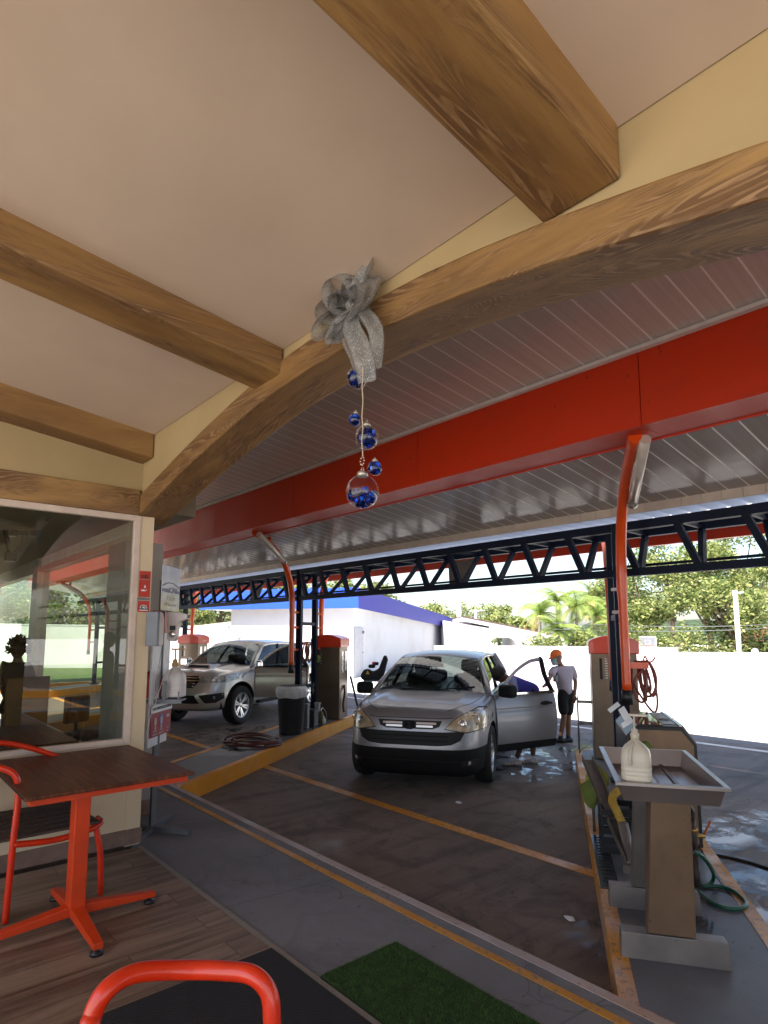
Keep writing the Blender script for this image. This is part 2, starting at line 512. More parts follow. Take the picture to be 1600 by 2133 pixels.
# ================================================================ RESTAURANT PORCH (one building)
def m_plaster(name, col, var=0.06, bump=0.05):
    m, n, N, L, b = _new(name)
    v = _coord(N, L)
    f = _noise(N, L, v, 1.3, 7, 0.6)
    cc_ = _ramp(N, L, f, [(0.3, [c*(1-var) for c in col]), (0.7, [min(1, c*(1+var)) for c in col])])
    st = _ramp(N, L, _noise(N, L, v, 0.45, 6, 0.65, 0.4), [(0.50, 0.0), (0.72, 0.45)])
    L.new(_mix(N, L, st, cc_, [col[0]*0.80, col[1]*0.74, col[2]*0.64]), b.inputs['Base Color'])
    b.inputs['Roughness'].default_value = 0.85
    _bump(N, L, b, _noise(N, L, v, 28, 6, 0.6), bump, 0.01)
    return m
def m_fauxwood(name, long='x'):
    """plaster beam painted as timber: ochre edges, brown glaze, pale combed grain in patches"""
    m, n, N, L, b = _new(name)
    sc = {'x': (0.9, 7, 7), 'y': (7, 0.9, 7)}[long]
    v = _coord(N, L, sc)
    big = _noise(N, L, v, 0.45, 6, 0.65, 0.5)
    fld = _noise(N, L, v, 0.34, 3, 0.45, 0.7)
    ring = _math(N, L, 'SINE', _math(N, L, 'MULTIPLY', fld, 480.0))
    ringm = _ramp(N, L, _math(N, L, 'MULTIPLY', _math(N, L, 'ADD', ring, 1.0), 0.5), [(0.55, 0.0), (0.80, 1.0)])
    brk = _ramp(N, L, _noise(N, L, v, 5.0, 5, 0.7), [(0.38, 0.15), (0.60, 1.0)])
    fine = _noise(N, L, _coord(N, L, tuple(q*(1.2 if q < 2 else 5.5) for q in sc)), 1.6, 6, 0.7)
    v2 = _coord(N, L, tuple(q*1.3 for q in sc))
    patch = _ramp(N, L, _noise(N, L, v2, 0.50, 6, 0.72, 0.5), [(0.45, 0.0), (0.58, 1.0)])
    base = _ramp(N, L, big, [(0.28, (0.165, 0.082, 0.024)), (0.45, (0.28, 0.150, 0.045)), (0.60, (0.39, 0.225, 0.075)), (0.75, (0.46, 0.295, 0.115))])
    base = _mix(N, L, _math(N, L, 'MULTIPLY', fine, 0.42), base, (0.130, 0.062, 0.022))
    glaze = _mix(N, L, _math(N, L, 'MULTIPLY', patch, 0.88), base, (0.120, 0.056, 0.020))
    lines = _math(N, L, 'MULTIPLY', _math(N, L, 'MULTIPLY', ringm, brk), _math(N, L, 'MULTIPLY', patch, 0.60))
    c = _mix(N, L, lines, glaze, (0.44, 0.27, 0.13))
    kn = _ramp(N, L, _noise(N, L, _coord(N, L, (1, 1, 1)), 9, 2, 0.5), [(0.76, 0.0), (0.80, 0.7)])
    c = _mix(N, L, kn, c, (0.07, 0.032, 0.014))
    L.new(c, b.inputs['Base Color'])
    b.inputs['Roughness'].default_value = 0.6
    h = _math(N, L, 'ADD', _math(N, L, 'MULTIPLY', ringm, patch), _math(N, L, 'MULTIPLY', fine, 1.2))
    _bump(N, L, b, h, 0.3, 0.006)
    return m
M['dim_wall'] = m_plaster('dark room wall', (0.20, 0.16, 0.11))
M['ceiling'] = m_plaster('ceiling plaster', (0.56, 0.44, 0.335))
M['cream'] = m_plaster('cream wall paint', (0.40, 0.295, 0.145))
M['cream_wall'] = m_plaster('cream lower wall', (0.66, 0.53, 0.36))
M['grey_wall'] = m_plaster('grey side wall', (0.34, 0.30, 0.29))
M['wood_x'] = m_fauxwood('faux wood beam x', 'x')
M['wood_y'] = m_fauxwood('faux wood beam y', 'y')
M['frame'] = plain('cream window frame', (0.62, 0.50, 0.42), 0.45)
M['base_tile'] = plain('skirting tile', (0.20, 0.125, 0.095), 0.45, var=0.35, sc=5)
M['window_glass'] = glass('window glass', (0.74, 0.80, 0.70), 0.95, 0.085)

bld = thing('restaurant_building', 'cream restaurant with timber-look ceiling beams, arch and big corner window', 'building')
SL = 0.125
def zc(y): return 3.31 + SL*(1.71 - y)
g = MB()
g.hexa([(-5.3, -4, zc(-4)), (5, -4, zc(-4)), (5, 1.73, zc(1.73)), (-5.3, 1.73, zc(1.73))],
       [(-5.3, -4, zc(-4)+0.3), (5, -4, zc(-4)+0.3), (5, 1.73, 4.3), (-5.3, 1.73, 4.3)])
g.build('ceiling', M['ceiling'], bld)
def beam(x0, x1, z_drop=0.19, taper=0.0):
    g = MB()
    g.hexa([(x0, -4, zc(-4)-z_drop), (x1, -4, zc(-4)-z_drop), (x1, 1.73, zc(1.73)-z_drop), (x0, 1.73, zc(1.73)-z_drop)],
           [(x0, -4, zc(-4)+0.02), (x1, -4, zc(-4)+0.02), (x1, 1.73, zc(1.73)+0.02), (x0, 1.73, zc(1.73)+0.02)])
    return g.build('ceiling_beam', M['wood_y'], bld, bevel=0.012)
beam(-1.115, -0.825, 0.185); beam(-3.155, -2.86, 0.16); beam(-5.20, -4.86, 0.20); beam(1.0, 1.3); beam(3.0, 3.3)
# arch beam
AX = [-5.28, -5.10, -4.80, -4.5, -4.2, -3.85, -3.5, -3.2, -2.9, -2.6, -2.3, -2.0, -1.7, -1.4, -1.1, -0.75, -0.45, -0.1, 0.2, 0.45]
AZ = [2.62, 2.665, 2.735, 2.80, 2.865, 2.93, 2.99, 3.035, 3.068, 3.082, 3.085, 3.072, 3.048, 3.008, 2.958, 2.885, 2.82, 2.73, 2.64, 2.56]
g = MB()
pts = [(x, z) for x, z in zip(AX, AZ)] + [(x, z + 0.165) for x, z in zip(AX[::-1], AZ[::-1])]
n_ = len(AX)
a = [[g._v((AX[i], y, AZ[i] + dz)) for i in range(n_)] for y, dz in ((1.71, 0), (2.0, 0), (2.0, 0.165), (1.71, 0.165))]
for i in range(n_-1):
    for j in range(4):
        k = (j+1) % 4
        g._f([a[j][i], a[j][i+1], a[k][i+1], a[k][i]], False)
g._f([a[j][0] for j in range(4)]); g._f([a[j][-1] for j in (3, 2, 1, 0)])
g.build('arch_beam', M['wood_x'], bld, flip=None, bevel=0.012)
# wall above the arch
g = MB()
lo = [g._v((AX[i], 1.735, AZ[i] + 0.15)) for i in range(n_)]; hi = [g._v((AX[i], 1.735, 4.2)) for i in range(n_)]
lo2 = [g._v((AX[i], 1.97, AZ[i] + 0.15)) for i in range(n_)]; hi2 = [g._v((AX[i], 1.97, 4.2)) for i in range(n_)]
for i in range(n_-1):
    g._f([lo[i], lo[i+1], hi[i+1], hi[i]]); g._f([lo2[i+1], lo2[i], hi2[i], hi2[i+1]])
g.box((0.45, 1.735, 2.6), (5, 1.97, 4.2))
g.build('gable_wall', M['cream'], bld)
g = MB(); g.box((0.45, 1.70, 0.0), (0.75, 2.0, 2.72)); g.build('pillar', M['cream'], bld)
# window wall x = -5.1
g = MB(); g.box((-5.16, 1.735, 0.0), (-5.10, 1.85, 2.66)); g.build('corner_pillar', M['cream_wall'], bld, bevel=0.004)
g = MB(); g.box((-5.16, -4.0, 0.01), (-5.105, 1.735, 0.80)); g.build('lower_wall', M['cream_wall'], bld)
g = MB(); g.box((-5.105, -4.0, 0.013), (-5.092, 1.735, 0.13)); g.box((-5.105, 1.735, 0.013), (-5.088, 1.858, 0.13))
g.build('skirting', M['base_tile'], bld)
g = MB(); g.box((-5.22, -4.0, 2.66), (-5.07, 1.712, 2.875)); g.build('wall_beam', M['wood_y'], bld, bevel=0.008)
g = MB(); g.box((-5.24, -4.0, 2.875), (-5.10, 1.735, 4.0)); g.build('upper_wall', M['cream'], bld)
fr = MB()
fr.box((-5.15, 1.685, 0.80), (-5.09, 1.735, 2.66)); fr.box((-5.15, -4.0, 2.61), (-5.09, 1.685, 2.66)); fr.box((-5.15, -4.0, 0.80), (-5.09, 1.685, 0.84))
fr.box((-5.15, -0.9, 0.84), (-5.09, -0.84, 2.61))
wf = fr.build('window', M['frame'], bld, bevel=0.004)
g = MB(); g.face([(-5.125, -4.0, 0.83), (-5.125, 1.69, 0.83), (-5.125, 1.69, 2.62), (-5.125, -4.0, 2.62)])
g.build('pane', M['window_glass'], wf)
# side of the room that faces the wash: grey return wall, then glass between posts
g = MB(); g.box((-6.35, 1.86, 0.0), (-5.84, 2.22, 2.55)); g.build('return_wall', M['grey_wall'], bld)
g = MB(); g.box((-5.84, 1.86, 0.0), (-5.825, 2.235, 0.14)); g.build('skirting', M['base_tile'], bld)
fr = MB()
for x in (-9.9, -13.9): fr.box((x-0.16, 1.90, 0.0), (x+0.16, 2.06, 2.75))
fr.box((-14, 1.92, 2.55), (-5.84, 2.04, 2.75)); fr.box((-14, 1.92, 0.0), (-5.84, 2.04, 0.12))
wf2 = fr.build('window', M['frame'], bld)
g = MB(); g.face([(-14, 1.98, 0.1), (-5.84, 1.98, 0.1), (-5.84, 1.98, 2.56), (-14, 1.98, 2.56)]); g.build('pane', M['window_glass'], wf2)
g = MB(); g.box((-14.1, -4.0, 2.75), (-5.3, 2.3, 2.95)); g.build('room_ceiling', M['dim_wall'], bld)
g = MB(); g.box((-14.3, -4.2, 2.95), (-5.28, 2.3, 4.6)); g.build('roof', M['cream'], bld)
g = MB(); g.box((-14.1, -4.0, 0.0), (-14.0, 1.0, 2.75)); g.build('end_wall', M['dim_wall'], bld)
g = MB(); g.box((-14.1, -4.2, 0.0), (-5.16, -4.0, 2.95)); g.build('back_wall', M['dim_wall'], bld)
g = MB(); g.box((4.7, -4.0, 0.0), (5.0, -3.7, 4.0)); g.build('pillar', M['cream'], bld)

# ================================================================ CANOPY
def m_soffit(k=1.0):
    m, n, N, L, b = _new('pvc soffit')
    v = _coord(N, L)
    sep = N.new('ShaderNodeSeparateXYZ'); L.new(v, sep.inputs[0])
    fr_ = _math(N, L, 'FRACT', _math(N, L, 'MULTIPLY', sep.outputs[0], 1/0.19), 0)
    dist = _math(N, L, 'ABSOLUTE', _math(N, L, 'SUBTRACT', fr_, 0.5), 0)
    line = _ramp(N, L, dist, [(0.455, 0.0), (0.475, 1.0)])
    vs = _coord(N, L, (30, 0.6, 1))
    f = _noise(N, L, vs, 1, 5, 0.6)
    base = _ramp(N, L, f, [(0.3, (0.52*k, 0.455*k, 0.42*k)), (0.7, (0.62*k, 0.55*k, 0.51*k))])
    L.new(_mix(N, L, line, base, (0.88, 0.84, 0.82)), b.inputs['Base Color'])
    L.new(_ramp(N, L, f, [(0.3, 0.16), (0.7, 0.26)]), b.inputs['Roughness'])
    h = _math(N, L, 'ADD', line, _math(N, L, 'MULTIPLY', _noise(N, L, _coord(N, L, (1, 1, 1)), 2.2, 3), 0.8))
    _bump(N, L, b, h, 0.25, 0.012)
    return m
M['soffit'] = m_soffit()
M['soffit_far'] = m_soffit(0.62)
M['red_fascia'] = plain('red fascia panel', (0.56, 0.034, 0.006), 0.42, var=0.06, sc=0.8, rvar=0.06, spec=0.35, specks=14)
M['navy'] = plain('navy steel paint', (0.006, 0.010, 0.026), 0.6, var=0.2, coat=0.0, spec=0.18)
M['orange'] = plain('orange steel paint', (0.66, 0.070, 0.006), 0.34, var=0.10, coat=0.25, specks=38)
M['white_trim'] = plain('white trim', (0.66, 0.62, 0.60), 0.4)
M['beige_trim'] = plain('beige trim', (0.50, 0.40, 0.33), 0.5)
M['steel'] = plain('brushed steel', (0.55, 0.55, 0.56), 0.28, 1.0, var=0.1, rvar=0.1)
M['lamp_white'] = plain('lamp diffuser', (0.62, 0.56, 0.50), 0.3, 0.3)
M['black'] = plain('black plastic', (0.012, 0.012, 0.014), 0.4)
def m_roof():
    m, n, N, L, b = _new('translucent roof sheet')
    N.remove(b)
    d = N.new('ShaderNodeBsdfDiffuse'); d.inputs[0].default_value = (0.70, 0.71, 0.72, 1)
    t = N.new('ShaderNodeBsdfTranslucent'); t.inputs[0].default_value = (0.90, 0.91, 0.92, 1)
    mx = N.new('ShaderNodeMixShader'); mx.inputs[0].default_value = 0.7
    L.new(d.outputs[0], mx.inputs[1]); L.new(t.outputs[0], mx.inputs[2]); L.new(mx.outputs[0], N['Material Output'].inputs[0])
    return m
M['roof_sheet'] = m_roof()
M['metal_roof'] = plain('metal roof', (0.45, 0.45, 0.46), 0.35, 0.6)

can = thing('car_wash_canopy', 'long canopy with red fascia, pale panel soffit, navy truss and curved orange arms', 'canopy')
X0, X1 = -24.0, 20.0
def bar(g, p, q, w_, h_=None):
    h_ = h_ or w_
    p = Vector(p); q = Vector(q); d = (q-p); L_ = d.length; d.normalize()
    up = Vector((0, 1, 0)) if abs(d.y) < 0.9 else Vector((0, 0, 1))
    s = d.cross(up).normalized(); u = s.cross(d)
    v = []
    for e in (p, q):
        for a_, b_ in ((-1, -1), (1, -1), (1, 1), (-1, 1)): v.append(g._v(e + s*(a_*w_/2) + u*(b_*h_/2)))
    for q_ in ((3,2,1,0),(4,5,6,7),(0,1,5,4),(1,2,6,5),(2,3,7,6),(3,0,4,7)): g._f([v[i] for i in q_])
g = MB(); g.box((X0, 1.90, 4.22), (X1, 2.05, 4.64)); g.build('sun_gap_strip', M['metal_roof'], can)  # unseen strip added to stop sun leaking between gable wall and soffit
g = MB(); g.hexa([(X0, 2.005, 4.17), (X1, 2.005, 4.17), (X1, 4.39, 3.87), (X0, 4.39, 3.87)], [(X0, 2.005, 4.6), (X1, 2.005, 4.6), (X1, 4.39, 4.5), (X0, 4.39, 4.5)])
g.build('soffit', M['soffit'], can)
g = MB(); g.box((X0, 4.33, 3.835), (X1, 4.385, 3.865)); g.build('soffit_trim', M['white_trim'], can)
g = MB()
x = X0
while x < X1:
    g.box((x+0.004, 4.40, 3.27), (min(x+2.44, X1)-0.004, 4.46, 3.885)); x += 2.44
g.build('fascia', M['red_fascia'], can)
g = MB()
x = X0
while x < X1:
    g.box((x+0.002, 4.40, 3.255), (min(x+1.22, X1)-0.002, 4.79, 3.2695)); x += 1.22
g.build('fascia_flange', M['red_fascia'], can)
g = MB(); g.box((X0, 4.79, 3.245), (X1, 4.82, 3.275)); g.build('fascia_trim', M['red_fascia'], can)
# far soffit
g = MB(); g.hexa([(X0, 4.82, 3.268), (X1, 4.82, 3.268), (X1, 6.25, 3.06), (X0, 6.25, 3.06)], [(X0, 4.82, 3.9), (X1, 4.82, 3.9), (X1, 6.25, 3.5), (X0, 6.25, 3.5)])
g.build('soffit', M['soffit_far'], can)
g = MB()
x = X0
while x < X1:
    g.box((x+0.003, 6.25, 2.965), (x+0.187, 6.27, 3.062)); x += 0.19
g.build('soffit_border', M['beige_trim'], can)
# corrugated sheet above the truss
g = MB()
def corr(y0, y1, z0, z1, xa, xb, pitch=0.2, amp=0.022):
    n = int((xb-xa)/pitch)*4
    ra, rb = [], []
    for i in range(n+1):
        x = xa + (xb-xa)*i/n
        h = amp*(1 if (i % 4) in (1, 2) else -1)
        ra.append(g._v((x, y0, z0+h))); rb.append(g._v((x, y1, z1+h)))
    for i in range(n): g._f([ra[i], ra[i+1], rb[i+1], rb[i]])
corr(6.27, 7.35, 3.02, 3.00, X0, X1)
g.build('roof_sheet', M['roof_sheet'], can)
g = MB(); corr(7.33, 9.45, 3.05, 3.30, X0, X1); g.build('roof_sheet', M['metal_roof'], can)
g = MB(); g.hexa([(X0, 7.30, 3.5), (X1, 7.30, 3.5), (X1, 9.45, 3.62), (X0, 9.45, 3.62)], [(X0, 7.30, 3.6), (X1, 7.30, 3.6), (X1, 9.45, 3.72), (X0, 9.45, 3.72)])
g.hexa([(X0, 2.1, 4.62), (X1, 2.1, 4.62), (X1, 6.6, 3.5), (X0, 6.6, 3.5)], [(X0, 2.1, 4.7), (X1, 2.1, 4.7), (X1, 6.6, 3.6), (X0, 6.6, 3.6)])
g.build('roof_cover', M['metal_roof'], can)
g = MB()
x = X0
while x < X1:
    g.box((x+0.003, 9.45, 3.06), (min(x+2.44, X1)-0.003, 9.51, 3.72)); x += 2.44
g.build('fascia', M['red_fascia'], can)
# truss: two planes of zigzag steel between navy chords
def bar(g, p, q, w_, h_=None):
    h_ = h_ or w_
    p = Vector(p); q = Vector(q); d = (q-p); L_ = d.length; d.normalize()
    up = Vector((0, 1, 0)) if abs(d.y) < 0.9 else Vector((0, 0, 1))
    s = d.cross(up).normalized(); u = s.cross(d)
    v = []
    for e in (p, q):
        for a_, b_ in ((-1, -1), (1, -1), (1, 1), (-1, 1)): v.append(g._v(e + s*(a_*w_/2) + u*(b_*h_/2)))
    for q_ in ((3,2,1,0),(4,5,6,7),(0,1,5,4),(1,2,6,5),(2,3,7,6),(3,0,4,7)): g._f([v[i] for i in q_])
ZT, ZB = 2.80, 2.31
P_ = 0.614
tr = bpy.data.objects.new('truss', None); C.objects.link(tr); tr.parent = can
def tpart(g, name): return g.build(name, M['navy'], tr)
g = MB(); g.box((X0, 6.035, ZT-0.045), (X1, 6.125, ZT+0.045)); tpart(g, 'top_chord')
g = MB(); g.box((X0, 6.045, ZB-0.04), (X1, 6.115, ZB+0.04)); tpart(g, 'bottom_chord')
g = MB(); g.box((X0, 6.66, ZT-0.03), (X1, 6.74, ZT+0.05)); tpart(g, 'top_chord')
g = MB(); g.box((X0, 6.685, 2.43), (X1, 6.715, 2.46)); tpart(g, 'bottom_chord')
# one bay of lattice, then linked copies along the truss
g = MB()
bar(g, (0, 6.08, ZT), (0, 6.70, ZT), 0.04)
bar(g, (0, 6.08, ZT-0.03), (0.19, 6.08, ZB+0.01), 0.062)
bar(g, (0, 6.69, ZT-0.03), (0.20, 6.12, ZB+0.02), 0.058)
lat = tpart(g, 'lattice_member')
k = 0
x = -3.16 + 0.03 - 32*P_
first = True
while x < 9:
    o = lat if first else lat.copy()
    if not first: C.objects.link(o)
    o.location = (x, 0, 0); first = False
    x += P_
M['plate'] = plain('truss plate', (0.17, 0.14, 0.12), 0.6)
# solid plates hung in the truss
for xa in (-5.9, -12.05):
    g = MB(); g.prism([(xa-0.30, ZT-0.05), (xa+0.30, ZT-0.05), (xa+0.02, ZB+0.03), (xa-0.28, ZB+0.03)], 6.72, 6.735, 'y')
    g.build('truss_plate', M['plate'], tr)
# columns and curved arms
ARM = [(0, 1.10), (0, 1.7), (0, 2.15), (0.05, 2.45), (0.18, 2.70), (0.43, 2.92), (0.83, 3.10), (1.46, 3.25)]
for k in range(-2, 4):
    ax, ay = -3.16 - 6.14*k, 6.08
    bx, by = bay(ax, ay, 0.74)
    for qx, qy in ((ax, ay), (bx, by)):
        g = MB()
        g.M = Matrix.Translation((qx, qy, 0)) @ Matrix.Rotation(BAY_ANG, 4, 'Z')
        g.box((-0.05, -0.05, 0.02), (0.05, 0.05, 2.835)); g.box((-0.11, -0.11, 0.0), (0.11, 0.11, 0.02))
        col_o = g.build('column', M['navy'], can, bevel=0.006)
    for z in (0.70, 1.85):
        g = MB()
        g.M = Matrix.Translation((ax, ay, 0)) @ Matrix.Rotation(BAY_ANG, 4, 'Z')
        g.box((0.05, -0.035, z-0.03), (0.69, 0.035, z+0.03))
        g.build('column_rung', M['navy'], col_o)
    for side in (0, 1):
        g = MB()
        pts = []
        for t, z in ARM:
            if side == 0: q = bay(ax, ay, -0.33 - t)
            else: q = bay(bx, by, 0.33 + t*0.8)
            pts.append((q[0], q[1], z))
        pts = spline(pts, 5)
        g.tube(pts, [0.045 if p.z < 2.0 else (0.053 if p.z > 2.12 else 0.045+0.008*(p.z-2.0)/0.12) for p in pts], 14)
        # ring collars and stand-offs that tie the arm to the column
        for z in (1.38, 1.78, 2.05):
            c0 = bay(ax, ay, -0.33) if side == 0 else bay(bx, by, 0.33)
            c1 = bay(ax, ay, -0.04) if side == 0 else bay(bx, by, 0.04)
            g.tube([(c0[0], c0[1], z), (c1[0], c1[1], z)], 0.022, 8)
        armo = g.build('curved_arm', M['orange'], can)
        g = MB()
        c0 = bay(ax, ay, -0.33) if side == 0 else bay(bx, by, 0.33)
        g.tube([(c0[0], c0[1], 0.98), (c0[0], c0[1], 1.12)], 0.053, 14)
        g.build('arm_foot', M['black'], armo)
        g = MB()
        q = bay(ax, ay, -0.33-0.95) if side == 0 else bay(bx, by, 0.33+0.95*0.8)
        q2 = bay(ax, ay, -0.33-0.95) if side == 0 else bay(bx, by, 0.33+0.95*0.8)
        g.tube([(q[0], q[1], 3.12), (q2[0], q2[1], 3.24)], 0.035, 8)
        g.build('arm_bracket', M['orange'], armo)
        if side == 0:
            g = MB()
            a1 = bay(ax, ay, -0.33-0.50, 0.075); a2 = bay(ax, ay, -0.33-1.46, 0.075)
            g.tube([(a1[0], a1[1], 2.89), (a2[0], a2[1], 3.215)], 0.046, 12)
            lp = g.build('lamp_tube', M['lamp_white'], can)
            g = MB()
            g.tube([(a1[0], a1[1], 2.885), (a1[0]*0.96+a2[0]*0.04, a1[1]*0.96+a2[1]*0.04, 2.90)], 0.052, 12)
            g.build('lamp_cap', M['steel'], lp)
for (z, dx) in ((1.88, 0), (2.12, 0.02)):
    c0 = bay(-3.16, 6.08, -0.02)
    g = MB(); g.rbox((c0[0]-0.06, c0[1]-0.062, z), (c0[0]+0.06, c0[1]+0.05, z+0.035), 0.01)
    g.build('cable_clip', M['white_trim'], can)
# ================================================================ CARS
M['crv_paint'] = plain('grey metallic car paint', (0.29, 0.285, 0.305), 0.38, 0.5, var=0.04, coat=0.35, sc=2)
M['pick_paint'] = plain('champagne car paint', (0.56, 0.52, 0.48), 0.30, 0.55, var=0.04, coat=1.0, sc=2)
M['cladding'] = plain('black car plastic', (0.007, 0.007, 0.008), 0.7, var=0.2, spec=0.25)
M['tyre'] = plain('tyre rubber', (0.014, 0.014, 0.015), 0.75, bump=0.2)
M['grille_chrome'] = plain('grille chrome', (0.42, 0.38, 0.36), 0.28, 0.9, var=0.1)
M['alloy'] = plain('alloy rim', (0.60, 0.60, 0.62), 0.28, 0.85)
M['chrome'] = plain('chrome', (0.80, 0.80, 0.80), 0.10, 1.0, var=0.02)
M['dark_void'] = plain('dark opening', (0.006, 0.006, 0.007), 0.7)
M['car_glass'] = glass('car windscreen glass', (0.28, 0.32, 0.31), 0.65, 0.09)
M['tint_glass'] = glass('tinted car glass', (0.10, 0.11, 0.11), 0.9, 0.08)
M['pink_glass'] = glass('door glass with pink film', (0.80, 0.66, 0.84), 0.8, 0.06)
M['lens'] = plain('headlight lens', (0.42, 0.31, 0.19), 0.22, 0.0, var=0.3, sc=12, coat=1.0)
M['lens_clear'] = plain('clear headlight lens', (0.38, 0.36, 0.34), 0.2, 0.1, var=0.6, sc=14, coat=1.0)
M['interior'] = plain('car interior', (0.035, 0.034, 0.034), 0.7)
M['seat_cloth'] = plain('car seat cloth', (0.06, 0.06, 0.062), 0.85)

def sup(t, n):                       # signed power for superellipses
    return math.copysign(abs(t) ** (2.0/n), t)
def interp(tab, z):
    if z <= tab[0][0]: return tab[0][1:]
    for a, b in zip(tab, tab[1:]):
        if z <= b[0]:
            k = (z-a[0])/(b[0]-a[0]); k = k*k*(3-2*k) if False else k
            return tuple(p + (q-p)*k for p, q in zip(a[1:], b[1:]))
    return tab[-1][1:]
def body_mesh(tab, zs, crown, N=72, xm=0.0):
    """stack of plan outlines: tab rows are (z, x_front, x_rear, half_width, n_front, n_rear)"""
    bm = bmesh.new()
    rings = []
    for z in zs:
        xf, xr, hw, nf, nr = interp(tab, z)
        ring = []
        for k in range(N):
            t = 2*PI*k/N
            c, s = math.cos(t), math.sin(t)
            if c >= 0: x = xm + (xf-xm)*sup(c, nf); y = hw*sup(s, nf)
            else: x = xm + (xm-xr)*sup(c, nr); y = hw*sup(s, nr)
            # even out spacing of points is not needed: the exponents crowd them at the corners
            ring.append(bm.verts.new((x, y, z + crown(x, y, z, hw))))
        rings.append(ring)
    for a, b in zip(rings, rings[1:]):
        for k in range(N):
            f = bm.faces.new([a[k], a[(k+1) % N], b[(k+1) % N], b[k]]); f.smooth = True
    bm.faces.new(rings[0][::-1]); bm.faces.new(rings[-1])
    return bm
def boolean_cut(bm, cutter_bm, mats):
    me = bpy.data.meshes.new('a'); bm.to_mesh(me)
    mc = bpy.data.meshes.new('b'); cutter_bm.to_mesh(mc)
    for m_ in mats: me.materials.append(m_); mc.materials.append(m_)
    oa = bpy.data.objects.new('a', me); ob = bpy.data.objects.new('b', mc)
    C.objects.link(oa); C.objects.link(ob)
    md = oa.modifiers.new('x', 'BOOLEAN'); md.operation = 'DIFFERENCE'; md.object = ob; md.solver = 'EXACT'
    dg = bpy.context.evaluated_depsgraph_get()
    out = bpy.data.meshes.new_from_object(oa.evaluated_get(dg))
    bpy.data.objects.remove(oa); bpy.data.objects.remove(ob)
    return out
def region_tris(poly, step):
    """dense triangles inside a 2-D outline"""
    pts = []
    n = len(poly)
    for i in range(n):
        a = Vector(poly[i]); b = Vector(poly[(i+1) % n]); m_ = max(1, int((b-a).length/step))
        for k in range(m_): pts.append(a + (b-a)*(k/m_))
    nb = len(pts)
    xs = [p.x for p in pts]; ys = [p.y for p in pts]
    def inside(q):
        c = False; j = n-1
        for i in range(n):
            if (poly[i][1] > q[1]) != (poly[j][1] > q[1]) and q[0] < (poly[j][0]-poly[i][0])*(q[1]-poly[i][1])/(poly[j][1]-poly[i][1]) + poly[i][0]: c = not c
            j = i
        return c
    x = min(xs) + step*0.5
    while x < max(xs):
        y = min(ys) + step*0.5
        while y < max(ys):
            if inside((x, y)): pts.append(Vector((x, y)))
            y += step
        x += step
    ed = [(i, (i+1) % nb) for i in range(nb)]
    v, e, f, _, _, _ = geometry.delaunay_2d_cdt(pts, ed, [], 1, 1e-5)
    if not f:
        v, e, f, _, _, _ = geometry.delaunay_2d_cdt(pts, ed, [list(range(nb))], 1, 1e-5)
    fo = []
    for t in f:
        cx = sum(v[i][0] for i in t)/len(t); cy = sum(v[i][1] for i in t)/len(t)
        if inside((cx, cy)): fo.append(t)
    return v, fo
def patch(bvh, poly, view='front', off=0.004, step=0.03, mirror=False):
    """an outline laid on the body surface; front: (y, z), side: (x, z), top: (x, y)"""
    g = MB()
    v, f = region_tris(poly, step)
    vs = []
    for p in v:
        if view == 'front': o, d = Vector((4, p[0], p[1])), Vector((-1, 0, 0))
        elif view == 'left': o, d = Vector((p[0], 3, p[1])), Vector((0, -1, 0))
        elif view == 'right': o, d = Vector((p[0], -3, p[1])), Vector((0, 1, 0))
        elif view == 'diag+': o, d = Vector((0, 0, p[1])) + Vector((3, 3, 0)) + Vector((-0.7071, 0.7071, 0))*p[0], Vector((-0.7071, -0.7071, 0))
        elif view == 'diag-': o, d = Vector((0, 0, p[1])) + Vector((3, -3, 0)) + Vector((-0.7071, -0.7071, 0))*p[0], Vector((-0.7071, 0.7071, 0))
        else: o, d = Vector((p[0], p[1], 3)), Vector((0, 0, -1))
        h = bvh.ray_cast(o, d)
        q = (h[0] - d*off) if h[0] is not None else None
        vs.append(g._v(q) if q is not None else None)
    for t in f:
        if all(vs[i] is not None for i in t): g._f([vs[i] for i in t], True)
    return g
